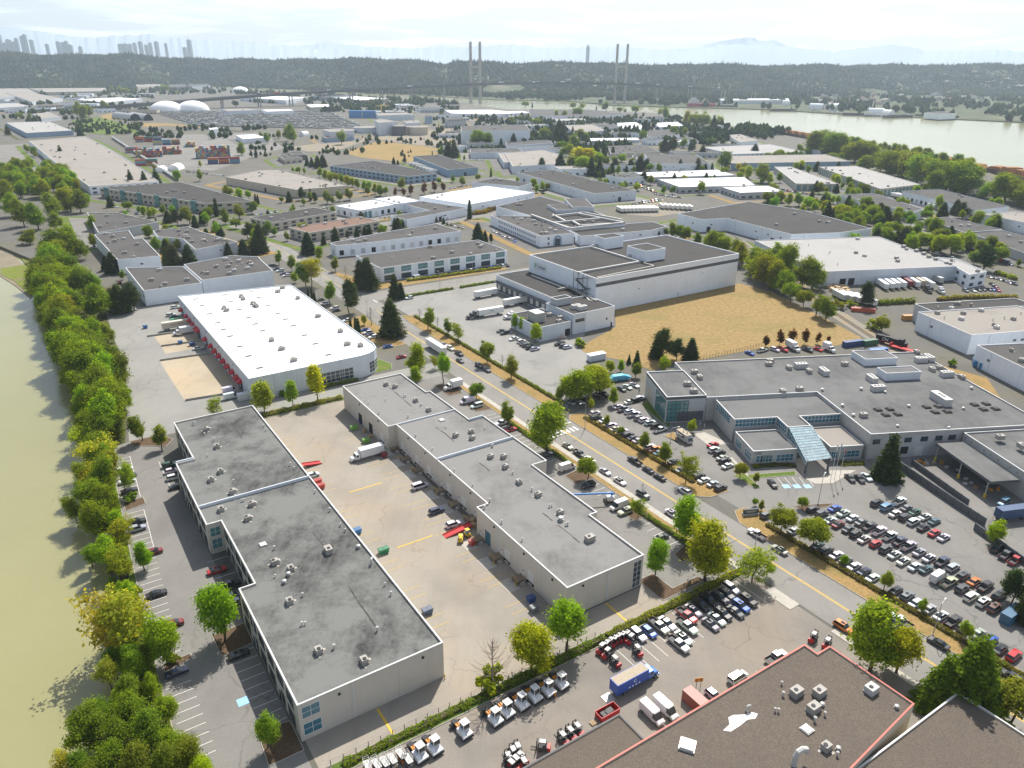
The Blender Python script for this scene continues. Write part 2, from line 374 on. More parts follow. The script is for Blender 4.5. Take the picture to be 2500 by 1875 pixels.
M['tail']=pm('red_lamp',(0.38,0.012,0.012),0.25,0.05,3)
M['cglass']=glassmat('car_glass',(0.018,0.022,0.026),0.05)
M['paint']=paint('car_paint');M['tint']=paint('painted_metal',0.5,0.0,0.1)
M['sawdust']=pm('sawdust',(0.33,0.15,0.06),0.95,0.25,0.4)
M['rust']=pm('rusty_hull',(0.14,0.06,0.045),0.8,0.3,0.3)
M['leaf']=leafmat('broad_leaves',(0.125,0.180,0.022),(0.275,0.335,0.048),0.55)
M['leaf_dark']=leafmat('dark_needles',(0.038,0.060,0.024),(0.085,0.115,0.040),0.3)
M['leaf_far']=leafmat('far_leaves',(0.010,0.022,0.014),(0.062,0.088,0.034),0.25)
# ------------------------------------------------------------------ water, land, far shore
def struct(name,pts,z,mat,skirt=0.0,parent=None):
 m=MB();m.poly([(p[0],p[1],z)for p in(pts if area(pts)>0 else pts[::-1])])
 if skirt:
  q=pts if area(pts)>0 else pts[::-1]
  for i in range(len(q)):
   a,b=q[i],q[(i+1)%len(q)]
   m.poly([(a[0],a[1],z-skirt),(b[0],b[1],z-skirt),(b[0],b[1],z),(a[0],a[1],z)])
 o=m.build(name,mat,parent)
 if not parent:tag(o,kind='structure')
 return o
def uvrect(u0,u1,v0,v1):return[UV(u0,v0),UV(u1,v0),UV(u1,v1),UV(u0,v1)]
wm,wnt,wb=newmat('muddy_river_water')
wv=vecof(wnt)
wcol=mixc(wnt,noise(wnt,wv,0.006,5,0.6,0.35,0.65),(0.255,0.245,0.115),(0.30,0.283,0.140))
wnt.links.new(wcol,wb.inputs['Base Color']);wb.inputs['Roughness'].default_value=0.16;wb.inputs['Specular IOR Level'].default_value=0.5
wbn=nd(wnt,'ShaderNodeTexNoise');wbn.inputs['Scale'].default_value=0.35;wbn.inputs['Detail'].default_value=7;wnt.links.new(wv,wbn.inputs['Vector'])
wbp=nd(wnt,'ShaderNodeBump');wbp.inputs['Strength'].default_value=0.25;wbp.inputs['Distance'].default_value=0.3
wnt.links.new(wbn.outputs['Fac'],wbp.inputs['Height']);wnt.links.new(wbp.outputs[0],wb.inputs['Normal'])
struct('river',[(-12000,-500),(12000,-500),(12000,14200),(-12000,14200)],-2.2,wm)
left_bank=[(-40,-300),(-58,40),(-69,82),(-79,116),(-89,136),(-101,156),(-110,172),(-125,193),(-146,232),(-173,272),(-198,308),(-228,349),(-253,385),(-280,430),(-300,470),(-360,520),(-600,620),(-1500,800),(-6000,900)]
right_bank=[(560,-300),(590,500),(572,866),(606,1039),(598,1149),(560,1361),(508,1576),(399,1944)]+[un(*p)for p in((1660,284),(1600,276),(1490,270),(1240,267),(1130,252),(1000,240),(850,232),(715,227),(620,222),(530,214))]+[(-1700,4150),(-6000,4160)]
struct('island_ground',left_bank+right_bank[::-1],0.0,M['land'],2.6)
far_bank=[(-6000,4170),(-1760,4100),(-1700,4430),(-1387,4298),(-1116,3952),(-947,3754),(-621,3421),(-430,3289),(-69,2881),(185,2842),(317,2558),(549,2480),(767,2407),(910,2212),(1054,2113),(1139,2031),(1241,1944),(1388,1871),(2400,1450),(6000,300)]
struct('far_shore_ground',far_bank+[(11800,300),(11800,14000),(-11800,14000),(-11800,4170)],0.0,M['farland'],2.6)
struct('mud_flat',TP(4,[(-300,480),(40,465),(150,590),(310,700),(320,800),(250,900),(130,800),(0,715),(-300,600)]),-1.9,M['mud'],0.5)
struct('marsh',TP(4,[(-300,250),(0,300),(200,310),(330,400),(380,560),(400,650),(330,690),(200,610),(140,500),(0,440),(-300,420)]),-1.6,M['marsh'],0.8)
struct('marsh',TP(4,[(0,650),(200,620),(310,720),(320,800),(250,880),(120,760),(0,700)]),-1.75,M['marsh'],0.4)
def interp(x,tab):
 xs=[t[0]for t in tab];return[float(np.interp(x,xs,[t[k]for t in tab]))for k in range(1,len(tab[0]))]
HILL=[(-900,3900,5000,172),(0,3950,5000,166),(300,3950,4950,158),(500,4500,5200,150),(700,4000,4800,142),(900,3500,4400,150),(1000,3450,4300,146),(1090,3300,4300,128),(1120,3250,4200,150),(1170,3200,4200,147),(1250,3200,4300,142),(1600,3300,4400,140),(1900,3600,4700,141),(2200,4300,5300,150),(2500,4500,5500,160),(3400,4500,5500,165)]
def bearing(px):
 d=un(px,260);L=math.hypot(*d);return d[0]/L,d[1]/L
def hill_z(px,D):
 f,c,z=interp(px,HILL);z-=31
 t=min(1,max(0,(D-f)/(c-f)));t=t*t*(3-2*t)
 if D>c:t=1-min(0.4,(D-c)/9000)
 x_=px*D/1838.0;return 0.4+z*t*(1+0.05*math.sin(x_*0.006+D*0.003)+0.03*math.sin(x_*0.017-D*0.008+1))
cols=list(range(-900,3401,40));Ds=[2900,3200,3400,3600,3800,4000,4200,4400,4600,4800,5000,5200,5400,5700,6200,7200,8500]
hv,hf=[],[]
for i,cx in enumerate(cols):
 bx,by=bearing(cx)
 for j,D in enumerate(Ds):
  hv.append((bx*D,by*D,hill_z(cx,D)+(6*math.sin(cx*0.021+D*0.004)if hill_z(cx,D)>12 else 0)))
nD=len(Ds)
for i in range(len(cols)-1):
 for j in range(nD-1):
  a=i*nD+j
  if all(hv[k][2]<1.2 for k in(a,a+1,a+nD,a+nD+1)):continue
  hf.append((a,a+nD,a+nD+1,a+1))
hm=bpy.data.meshes.new('hills');hm.from_pydata([(x,y,z if z>0.6 else-3)for x,y,z in hv],[],hf);hm.materials.append(M['farland']);hm.update()
tag(put('hills',hm),kind='structure')
def far_wood(name,pts,hts,conifer,mat):
 """cone or dome shaped far trees joined into one mesh"""
 V,F=[],[];base=0
 n=len(pts);P=np.array(pts);H=np.array(hts)
 k=6
 ang=np.arange(k)*2*math.pi/k
 rings_c=[(0.05,0.30),(0.38,0.24),(0.42,0.17),(0.72,0.09)]
 rings_d=[(0.10,0.30),(0.40,0.46),(0.72,0.40),(0.94,0.16)]
 allV=[];allF=[]
 for cone in(True,False):
  sel=np.nonzero(np.array(conifer)==cone)[0]
  if not len(sel):continue
  rings=rings_c if cone else rings_d
  nr=len(rings);nv=nr*k+1
  T=np.zeros((nv,3))
  for r,(z,w)in enumerate(rings):
   T[r*k:(r+1)*k,0]=np.cos(ang+r*0.5)*w;T[r*k:(r+1)*k,1]=np.sin(ang+r*0.5)*w;T[r*k:(r+1)*k,2]=z
  T[-1]=(0,0,1)
  f=[]
  for r in range(nr-1):
   for q in range(k):
    a,b=r*k+q,r*k+(q+1)%k
    f.append((a,b,b+k));f.append((a,b+k,a+k))
  for q in range(k):f.append(((nr-1)*k+q,(nr-1)*k+(q+1)%k,nv-1))
  f=np.array(f)
  s=H[sel][:,None,None]
  jit=1+RNG.normal(0,0.16,(len(sel),nv,3))
  wid=RNG.uniform(0.75,1.25,(len(sel),1,1))*np.array([1,1,0])+np.array([0,0,1])
  v=T[None]*s*jit*wid+P[sel][:,None,:]
  off=base+np.arange(len(sel))[:,None,None]*nv
  allV.append(v.reshape(-1,3));allF.append((f[None]+off).reshape(-1,3));base+=len(sel)*nv
 o=put(name,npmesh(name,np.concatenate(allV),np.concatenate(allF),mat))
 return o
pts,hts,con=[],[],[]
for cx in np.arange(-500,3000,1.0):
 f,c,z=interp(cx,HILL)
 for _ in range(15):
  px=cx+random.uniform(-1,1)
  D=f-120+(c+150-f+120)*random.random()**0.85
  bx,by=bearing(px);x,y=bx*D,by*D
  g=math.sin(x*0.004+1.3)+math.sin(y*0.006+x*0.002)+math.sin(x*0.011-y*0.003)
  if D<c-250 and g>2.35:continue
  pts.append((x,y,max(0,hill_z(px,D))-2));hi=random.random()
  cf=hi<(0.5 if D>(f+c)/2 else 0.25)
  hts.append(random.choice((12,14,17,20,24))*random.uniform(0.8,1.15)if cf else random.uniform(9,17));con.append(cf)
tag(far_wood('hillside_wood',pts,hts,con,M['leaf_far']),'dark green wood covering the hills beyond the river','wood',kind='stuff').color=(1,1,1,1)
pts,hts,con=[],[],[]
fb=[p for p in far_bank if-2000<p[0]<2500]
for _ in range(6500):
 px=random.uniform(450,2900);bx,by=bearing(px);f,c,z=interp(px,HILL)
 D=random.uniform(1500,f+50);x,y=bx*D,by*D
 if not inside((x,y),far_bank+[(9000,300),(9000,12400),(-9000,12400),(-9000,4170)]):continue
 g=math.sin(x*0.013+0.7)+math.sin(y*0.017+x*0.005)+math.sin(x*0.03-y*0.012)
 edge=min(math.hypot(x-p[0],y-p[1])for p in fb)
 if px>1450 and edge<160 and px<2260 and random.random()<0.75:continue
 if g<-0.35+(0.5 if px>1900 else 0):continue
 pts.append((x,y,-0.5));cf=random.random()<0.25;con.append(cf);hts.append(random.uniform(11,23))
tag(far_wood('lowland_wood',pts,hts,con,M['leaf_far']),'belts of green trees on the low far shore below the hills','wood',kind='stuff').color=(1.15,1.2,1.05,1)
MTN=pm('hazed_far_rock',(0.37,0.43,0.49),0.95,0.1,0.001)  # distance haze put into the colour: rock made paler and bluer
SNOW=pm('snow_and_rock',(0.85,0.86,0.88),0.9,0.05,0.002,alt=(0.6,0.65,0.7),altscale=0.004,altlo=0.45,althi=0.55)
def ridge(name,label,prof,D,mat,depth=900):
 m=MB();P=[]
 for k in range(len(prof)-1):
  (x0,y0),(x1,y1)=prof[k],prof[k+1];n=max(2,int(abs(x1-x0)/9))
  for j in range(n):P.append((x0+(x1-x0)*j/n,y0+(y1-y0)*j/n+random.uniform(-2.2,2.2)))
 rows=[]
 for px,py in P:
  bx,by=bearing(px);h=height_px(bx*D,by*D,py)
  rows.append([(bx*(D-depth),by*(D-depth),-2),(bx*(D-depth*0.5),by*(D-depth*0.5),h*random.uniform(0.47,0.5)),(bx*D,by*D,h),(bx*(D+depth*0.6),by*(D+depth*0.6),-2)])
 n=len(rows);v=[p for r in rows for p in r];f=[]
 for i in range(n-1):
  for j in range(3):f.append((i*4+j,i*4+4+j,i*4+5+j,i*4+j+1))
 me=bpy.data.meshes.new(name);me.from_pydata(v,[],f);me.materials.append(mat);me.update()
 o=put(name,me);tag(o,kind='structure');return o
def height_px(x,y,py):
 lo,hi=-50.0,3000.0
 for _ in range(40):
  m=(lo+hi)/2
  if pr(x,y,m)[1]>py:lo=m
  else:hi=m
 return lo
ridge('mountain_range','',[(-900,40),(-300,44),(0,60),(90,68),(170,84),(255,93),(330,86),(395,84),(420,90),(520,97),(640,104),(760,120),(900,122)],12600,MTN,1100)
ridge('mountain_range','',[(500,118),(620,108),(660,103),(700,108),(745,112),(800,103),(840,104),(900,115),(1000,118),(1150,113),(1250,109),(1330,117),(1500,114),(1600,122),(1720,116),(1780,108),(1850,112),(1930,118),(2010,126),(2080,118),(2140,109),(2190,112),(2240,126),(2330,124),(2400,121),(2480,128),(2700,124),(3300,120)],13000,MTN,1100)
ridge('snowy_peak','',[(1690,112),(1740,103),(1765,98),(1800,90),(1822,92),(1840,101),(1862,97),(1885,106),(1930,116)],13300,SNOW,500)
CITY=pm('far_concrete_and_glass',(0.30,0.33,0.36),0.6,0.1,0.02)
def tower_block(px,ptop,wpx,D,label,dome=False):
 bx,by=bearing(px);x,y=bx*D,by*D;w=wpx*0.62*D/FPX;zt=height_px(x,y,ptop)
 e=empty('high_rise',(x,y,0));tag(e,label,'high-rise','distant high-rise towers')
 m=MB();m.box(-w/2,w/2,-w/2,w/2,0,zt)
 if dome:
  for k in range(4):m.box(-w/2*(0.86-k*0.2),w/2*(0.86-k*0.2),-w*0.4,w*0.4,zt+k*6,zt+k*6+6)
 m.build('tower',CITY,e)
 g=MB();nf=max(4,int((zt-140)/9))
 for k in range(nf):g.box(-w/2-0.4,w/2+0.4,-w/2-0.4,w/2+0.4,zt-4-k*9,zt-1-k*9)
 g.build('floor_bands',M['glass'],e)
 if not dome:MB().box(-w*0.2,w*0.2,-w*0.2,w*0.2,zt,zt+7).build('plant_room',CITY,e)
SKY=[(20,103,10),(32,95,11),(38,85,7),(46,105,8),(57,97,12),(70,103,12),(76,94,8),(90,89,9),(97,85,9),(111,98,9),(146,108,8),(173,102,9),(184,104,9),(193,101,9),(201,110,10),(224,114,9),(320,108,12),(331,107,13),(343,108,9),(354,105,9),(368,102,11),(381,110,9),(391,105,9),(406,102,11),(428,106,7),(472,116,12)]
for i,(px,pt,w)in enumerate(SKY):
 tower_block(px,pt,w,8800,f'hazy high-rise on the far left skyline, {ordw(i)} from the left edge')
tower_block(484,98,12,8500,'tallest dark high-rise with a crane at the right end of the left skyline')
tower_block(1429,116,12,7500,'lone round-topped high-rise between the two bridge towers',True)
bx,by=bearing(482);D=8490
cr=empty('tower_crane',(bx*D,by*D,height_px(bx*D,by*D,98)));tag(cr,'thin tower crane on top of the tallest high-rise','crane')
MB().box(-1,1,-1,1,0,22).build('mast',M['steel_dark'],cr);MB().box(-22,12,-0.8,0.8,20,22).build('jib',M['steel_dark'],cr)
# ------------------------------------------------------------------ cable-stayed bridge
BR=[(-1260,1940,1.5),(-1139,1996,4),(-1020,2060,11),(-893,2130,20),(-800,2190,27),(-720,2260,32),(-650,2330,36),(-575,2410,39),(-505,2480,41.5),(-425,2560,44),(-338,2620,47.5),(-235,2670,52),(-132,2700,57),(110,2712,62.5),(354,2722,62),(480,2752,56),(606,2800,50),(740,2870,44),(870,2945,39),(1000,3020,35),(1130,3095,31),(1260,3170,27),(1400,3250,22)]
DECK=pm('bridge_concrete',(0.09,0.09,0.09),0.85,0.12,0.05)
TOW=pm('bridge_tower_concrete',(0.40,0.37,0.34),0.85,0.1,0.05)
br=empty('cable_stayed_bridge',(110,2712,0));tag(br,'long cable-stayed bridge with two twin-legged concrete towers across the river','bridge')
bv=[Vector(p)for p in BR]
def catm(P,n=5):
 out=[]
 for i in range(len(P)-1):
  a,b,c,d=P[max(i-1,0)],P[i],P[i+1],P[min(i+2,len(P)-1)]
  for k in range(n):
   t=k/n;out.append(0.5*((2*b)+(c-a)*t+(2*a-5*b+4*c-d)*t*t+(3*b-a-3*c+d)*t**3))
 return out+[P[-1]]
bp=catm(bv);m=MB();W2=15.5;ring=[]
bo=Vector((110,2712,0))
for i,p in enumerate(bp):
 t=(bp[min(i+1,len(bp)-1)]-bp[max(i-1,0)]);t.z=0;t.normalize();n=Vector((-t.y,t.x,0));q=p-bo
 ring.append([q+n*W2+Vector((0,0,-6)),q-n*W2+Vector((0,0,-6)),q-n*W2+Vector((0,0,1.1)),q-n*(W2-0.5)+Vector((0,0,1.1)),q-n*(W2-0.5),q+n*(W2-0.5),q+n*(W2-0.5)+Vector((0,0,1.1)),q+n*W2+Vector((0,0,1.1))])
for i in range(len(ring)-1):
 for k in range(8):m.poly([ring[i][k],ring[i][(k+1)%8],ring[i+1][(k+1)%8],ring[i+1][k]])
m.build('deck',DECK,br)
for i,p in enumerate(BR):
 if i in(0,12,13,14)or p[2]<3:continue
 t=(bv[min(i+1,len(bv)-1)]-bv[max(i-1,0)]);a=math.atan2(t.y,t.x)
 pm_=MB()
 for s in(-1,1):pm_.tube([(0,s*8,-2),(0,s*8,p[2]-5)],2.0,8)
 pm_.box(-1.8,1.8,-13,13,p[2]-5.6,p[2]-3.2)
 pm_.build('pier',TOW,br,(p[0]-110,p[1]-2712,0),a)
for tx,ty,zt,zd in((-132,2700,184,57),(354,2722,182,62)):
 tw=MB()
 for s in(-1,1):
  y0=s*17.5
  pro=[(-5.5,-3),(5.5,-3),(3.6,zt),(-3.6,zt)]
  tw.side(pro,y0-3,y0+3)
 tw.box(-3.4,3.4,-15,15,zd-9,zd-4);tw.box(-3,3,-15,15,zd+48,zd+54)
 t=tw.build('tower',TOW,br,(tx-110,ty-2712,0),1.12)
for(tx,ty,zt,i0,i1)in((-132,2700,180,34,64),(354,2722,178,66,90)):
 tidx=60 if tx<0 else 70
 for side in(-1,1):
  for k in range(1,9):
   for dr in(-1,1):
    j=tidx+dr*k
    if not(30<j<len(bp)):continue
    f=dr*k*26.0
    p=Vector((tx,ty,0));
    q=bp[max(0,min(len(bp)-1,tidx+int(round(dr*k*(0.62 if(dr>0)==(tx<0)else 1.1)))))]
    c=MB();c.tube([(tx-110,ty-2712,zt-4-(8-k)*4),(q.x-110,q.y-2712+side*13,q.z+1)],0.05,4)
    c.build('stay_cable',TOW,br)
# ------------------------------------------------------------------ estate ground: lots, road, verges, field
ROADV=620
road=struct('road',[UV(139.9,-60),UV(154.8,-60),UV(154.8,330),UV(157,345),UV(157,ROADV),UV(143,ROADV),UV(141,345),UV(139.9,330)],0.03,M['road'])
struct('cross_street',uvrect(157,330,371,388),0.035,M['road'])
struct('river_car_park',[UV(4,60),UV(25.0,60),UV(25.0,262),UV(8,262),UV(6,200)],0.015,M['lot'])
struct('delivery_court',[UV(26,102),UV(114,102),UV(114,110),UV(89,110),UV(93,258),UV(56,258),UV(56,110),UV(26,110)],0.018,M['court'])
struct('front_car_park',[UV(112,102),UV(136,102),UV(136,262),UV(112,262)],0.014,M['lot'])
struct('dealer_yard',[UV(26,30),UV(139,30),UV(139,100.4),UV(26,100.4)],0.02,M['oldlot'])
struct('warehouse_yard',[UV(17,261),UV(62,261),UV(62,425),UV(30,425),UV(24,320)],0.016,M['yard'])
struct('warehouse_drive',[UV(62,258),UV(139,258),UV(139,273),UV(62,273)],0.02,M['yard'])
struct('dock_apron',[UV(40.3,288),UV(61,285),UV(61,334),UV(40.0,336.5)],0.03,M['apron'])
struct('dock_apron',[UV(44,345),UV(61,345),UV(61,372),UV(44,372)],0.03,M['apron'])
struct('office_car_park',[UV(161,30),UV(300,30),UV(300,112),UV(250,112),UV(180,200),UV(161,200)],0.02,M['lot'])
struct('cold_store_yard',[UV(160,204),UV(212,252),UV(212,262),UV(246,290),UV(246,370),UV(160,370)],0.02,M['yard'])
struct('dry_field',TP(6,[(600,1340),(909,1170),(905,1025),(1918,815),(1945,800),(2212,868),(7,80,870),(7,560,1110),(7,850,1265),(7,640,1325),(2150,1345),(1600,1450),(1390,1475),(1230,1540),(1000,1460),(640,1380)]),0.05,M['field'])
struct('rail_bed',[UV(322,150),UV(335,180),UV(361,228),UV(402,292),UV(470,400),UV(464,402),UV(394,294),UV(351,231),UV(327,186),UV(314,152)],0.12,M['gravel'],0.2)
for off in(-0.72,0.72):
 m=MB();P=[(318,150),(331,185),(356,230),(398,293),(467,401)]
 pts=[(*UV(p[0]+off,p[1]-off*0.5),0.24)for p in P];m.tube(pts,0.09,4)
 tag(m.build('railway_rail',M['steel_dark']),kind='structure')
sl_m=MB().box(-1.3,1.3,-0.13,0.13,0.1,0.2).mesh('sleeper',M['wood'])
rb=bpy.data.objects['rail_bed']
P=[(318,150),(331,185),(356,230),(398,293)]
for a,b in zip(P,P[1:]):
 L=math.hypot(b[0]-a[0],b[1]-a[1]);ang=GA+math.atan2(b[1]-a[1],b[0]-a[0])+math.pi/2
 for k in range(int(L/1.3)):
  t=k*1.3/L;put('sleeper',sl_m,rb,(*UV(a[0]+(b[0]-a[0])*t,a[1]+(b[1]-a[1])*t),0.03),ang)
def slab(name,pts,z,mat):
 o=struct(name,pts,z,mat,z);return o
def kerbed(name,pts,mat,z=0.13):
 o=slab(name,pts,z,mat)
 m=MB();q=pts if area(pts)>0 else pts[::-1];out=offset(q,-0.16)
 for i in range(len(q)):
  j=(i+1)%len(q);a,b,c,d=q[i],q[j],out[j],out[i]
  m.poly([(a[0],a[1],z+0.02),(d[0],d[1],z+0.02),(c[0],c[1],z+0.02),(b[0],b[1],z+0.02)][::-1])
  m.poly([(d[0],d[1],0),(c[0],c[1],0),(c[0],c[1],z+0.02),(d[0],d[1],z+0.02)])
  m.poly([(a[0],a[1],z),(b[0],b[1],z),(b[0],b[1],z+0.02),(a[0],a[1],z+0.02)][::-1])
 put('kerb',m.mesh('kerb',M['kerb']),o);return o
slab('pavement',uvrect(137.9,139.8,100,248),0.12,M['concrete'])
slab('pavement',uvrect(137.9,139.8,54,74),0.12,M['concrete'])
slab('pavement',uvrect(136.2,139.8,84,92),0.12,M['concrete'])
kerbed('dry_verge',uvrect(135.9,137.7,113,247),M['drygrass'])
kerbed('dry_verge',[UV(155.1,206),UV(160,206),UV(161.6,240),UV(162,337),UV(156.4,340),UV(155.1,326)],M['drygrass'])
kerbed('dry_verge',[UV(155.1,133),UV(158.6,130.2),UV(166.3,129.8),UV(163.5,138),UV(163,198),UV(157.8,199),UV(155.1,196)],M['drygrass'])
kerbed('dry_verge',[UV(155.1,20),UV(162,20),UV(162,113),UV(167,116),UV(162.4,120.6),UV(158.8,121),UV(155.1,116)],M['drygrass'])
kerbed('dry_verge',[UV(157.5,391),UV(166,391),UV(256,391.5),UV(255,397),UV(200,399),UV(172,405),UV(160,440),UV(157.5,440)],M['drygrass'])
kerbed('green_verge',uvrect(165,204,368.2,370.6),M['grass'])
kerbed('green_verge',uvrect(207,241,368.2,370.6),M['grass'])
kerbed('dry_verge',uvrect(128,139.5,300,350),M['drygrass'])
kerbed('green_verge',[UV(112,275.5),UV(121,275.5),UV(123.5,281),UV(121,290),UV(117.8,290)],M['grass'])
kerbed('planted_bed',uvrect(28,138.5,99.2,101.8),M['grass'])
kerbed('planted_bed',uvrect(61,92.4,256.2,259.8),M['grass'])
kerbed('planted_bed',[UV(2,60),UV(5,60),UV(5.3,140),UV(7,185),UV(9,228),UV(11,258),UV(4,258)],M['grass'])
struct('river_bank_scrub',[UV(-30,60),UV(1.8,60),UV(3.8,258),UV(16,262),UV(23,318),UV(26,330),UV(29,420),UV(14,420),UV(0,330),UV(-8,230),UV(-12,150)]if False else[(p[0]+1.2,p[1]+0.5)for p in left_bank[1:14]]+[UV(40,470),UV(29,420),UV(26,330),UV(16,262),UV(3.8,258),UV(1.8,60),UV(2,20)],0.08,M['scrub'])
for p in([UV(17.5,262),UV(27,262),UV(30,256),UV(27,252),UV(18,258)],[UV(18,149),UV(25.2,149.5),UV(25.0,142),UV(18.3,141.5)],[UV(7,143),UV(12.5,144.5),UV(12.5,146),UV(7,145.5)],[UV(9.6,216),UV(15,217),UV(15,221),UV(9.8,221)],[UV(18.5,108),UV(25,108),UV(25,116),UV(19,117)],[UV(128,111.5),UV(135.6,111.5),UV(135.6,117),UV(128.5,115)],[UV(118,105),UV(127,105),UV(127,103),UV(113,103),UV(113,112),UV(118,112)],[UV(130.5,133),UV(135.7,133),UV(135.7,139),UV(130.5,138)],[UV(129,158),UV(135.7,158),UV(135.7,165),UV(129,164)],[UV(128,238),UV(134,238),UV(135.5,248),UV(128,250)],[UV(129.5,220),UV(135.7,219),UV(135.7,228),UV(129.5,228)]):
 kerbed('planting_island',p,M['soil'])
kerbed('dry_bed',TP(10,[(1320,500),(1400,465),(1440,560),(1530,590),(1480,560)]),M['drygrass'])
kerbed('dry_bed',TP(10,[(1130,240),(1200,165),(1370,370),(1360,430),(1190,300)]),M['grass'])
kerbed('lawn',TP(10,[(1905,830),(1990,815),(2130,935),(2090,945)]),M['grass'])
kerbed('lawn',TP(11,[(-120,830),(280,800),(285,830),(-100,860)]),M['grass'])
kerbed('dry_bed',TP(11,[(275,1090),(600,1070),(560,1095),(345,1135)]),M['soil'])
slab('forecourt_paving',TP(10,[(1560,480),(1660,470),(1880,570),(1690,580)]),0.1,M['concrete'])
slab('entrance_paving',TP(11,[(360,860),(560,850),(575,790),(800,790),(780,800),(600,900),(450,905)]),0.1,M['concrete'])
slab('foot_path',TP(10,[(1870,690),(1890,680),(2060,860),(2045,865)]),0.1,M['concrete'])
slab('green_patch',TP(0,[(600,1020),(830,985),(1100,1060),(1180,1120),(900,1140),(720,1120)]),0.2,M['grass'])
struct('dry_field',TP(1,[(760,1290),(1050,1190),(1400,1230),(1600,1260),(1560,1300),(1300,1370),(900,1330)]),0.1,M['field'])
struct('dry_field',TP(0,[(840,980),(960,950),(1180,985),(1090,1020),(900,1010)]),0.1,M['field'])
struct('dry_field',TP(0,[(1080,1040),(1400,1040),(2130,1120),(1950,1100),(1400,1060),(1250,1075)]),0.12,M['field'])
struct('gravel_yard',TP(1,[(300,1240),(800,1180),(1650,1080),(1700,1170),(1500,1240),(1000,1170),(700,1270),(450,1280)]),0.08,M['gravel'])
struct('gravel_yard',TP(0,[(1300,1140),(2212,1120),(2400,1250),(2212,1300),(1800,1440),(1300,1420)]),0.07,M['lot'])
struct('car_park',TP(0,[(-200,1240),(230,1210),(420,1420),(300,1470),(80,1460),(-200,1420)]),0.06,M['lot'])
struct('dry_field',TP(7,[(1240,1420),(1900,1600),(2100,1900),(2300,2050),(2212,2000),(1700,1580)]),0.1,M['drygrass'])
struct('gravel_yard',TP(6,[(1000,150),(1300,100),(1500,200),(1250,240),(1000,220)]),0.06,M['gravel'])
lm={}
def stripe(parent,p,q,w,mat,z=0.045,name='painted_line'):
 L=math.hypot(q[0]-p[0],q[1]-p[1]);k=(round(L,1),w,mat)
 if k not in lm:lm[k]=MB().poly([(-L/2,-w/2,0),(L/2,-w/2,0),(L/2,w/2,0),(-L/2,w/2,0)]).mesh('painted_line',M[mat])
 put(name,lm[k],parent,((p[0]+q[0])/2,(p[1]+q[1])/2,z),math.atan2(q[1]-p[1],q[0]-p[0]))
for a in(147.55,147.95):
 for v in range(-50,332,6):stripe(road,UV(a+0.1,v),UV(a+0.1,v+6),0.2,'yellow_line')
for v in range(332,356,6):stripe(road,UV(148+(v-331)*0.06,v),UV(148+(v-325)*0.06,v+6),0.2,'yellow_line')
for v in range(392,560,6):stripe(road,UV(150,v),UV(150,v+6),0.2,'yellow_line')
for k in range(7):stripe(road,UV(141.8+k*1.8,187.4),UV(141.8+k*1.8,190.6),0.75,'white_line',name='crossing_stripe')
stripe(road,UV(148.5,194),UV(154.3,194),0.5,'white_line',name='stop_line')
stripe(road,UV(155.5,368),UV(155.5,374),0.5,'white_line',name='stop_line')
cp=bpy.data.objects['river_car_park']
for k in range(52):
 v=250.5-k*2.62
 if v>112 and not(214<v<222)and not(141<v<147.5):
  u0=6.2+max(0,(v-150))*0.045
  stripe(cp,UV(u0,v),UV(u0+4.9,v),0.13,'white_line')
for a,b in((251,222),(214,189)):
 stripe(cp,UV(6.3+4.9+(a-150)*0.045,a),UV(6.3+4.9+(b-150)*0.045,b),0.13,'white_line')
for k in range(9):stripe(cp,UV(19.7,140.5-k*2.9),UV(24.8,140.5-k*2.9),0.13,'white_line')
for v in(178,170,167,164,161,158):stripe(cp,UV(23.5,v),UV(28.7,v),0.13,'white_line')
stripe(cp,UV(23.0,242),UV(23.0,221),0.13,'white_line')
q=Q(12,2050,1098);sq=MB().poly([(-1.1,-1.1,0),(1.1,-1.1,0),(1.1,1.1,0),(-1.1,1.1,0)]).mesh('painted_square',M['blue_line'])
put('painted_square',sq,cp,(*q,0.05),GA)
ct=bpy.data.objects['delivery_court']
for v in(235,231.6,221.5,209,205.5,199,195.5,182,178.5,168,164,153,149.5,140,136.5,128,124.5):
 stripe(ct,UV(57,v),UV(65.6,v),0.11,'yellow_line')
for v in(224,221,203.5,201.7,195.4,192.5,186,183,175,172,165.5,162.5,157,154,145.5,142.3,133,130,121.5,118.5):stripe(ct,UV(79.2,v),UV(85.6,v),0.11,'yellow_line')
for v in(191.0,157.4):
 for k in range(4):stripe(ct,UV(67.8+k*2.7,v),UV(70.4+k*2.7,v),0.42,'yellow_line',0.06,'painted_bar')
for u in(40.8,100.5):stripe(ct,UV(u,102.2),UV(u,109.6),0.5,'yellow_line',0.06,'painted_bar')
fp=bpy.data.objects['front_car_park']
for v in list(np.arange(119,131,2.7))+list(np.arange(141,157,2.7))+list(np.arange(166,216,2.7)):stripe(fp,UV(129.9,v),UV(135.2,v),0.13,'white_line')
dy=bpy.data.objects['dealer_yard']
for u in np.arange(92.4,134,2.75):stripe(dy,UV(u,88.5),UV(u,98.6),0.13,'white_line')
for k in range(5):stripe(dy,UV(108+k*2.7,70.5),UV(108+k*2.7,75),0.13,'white_line')
oc=bpy.data.objects['office_car_park']
for k in range(5):
 a=Q(11,130+k*62,850);b=Q(11,190+k*62,925);stripe(oc,a,b,0.13,'white_line')
for k in range(3):put('painted_square',sq,oc,(*Q(11,205+k*90,925),0.05),R(8))
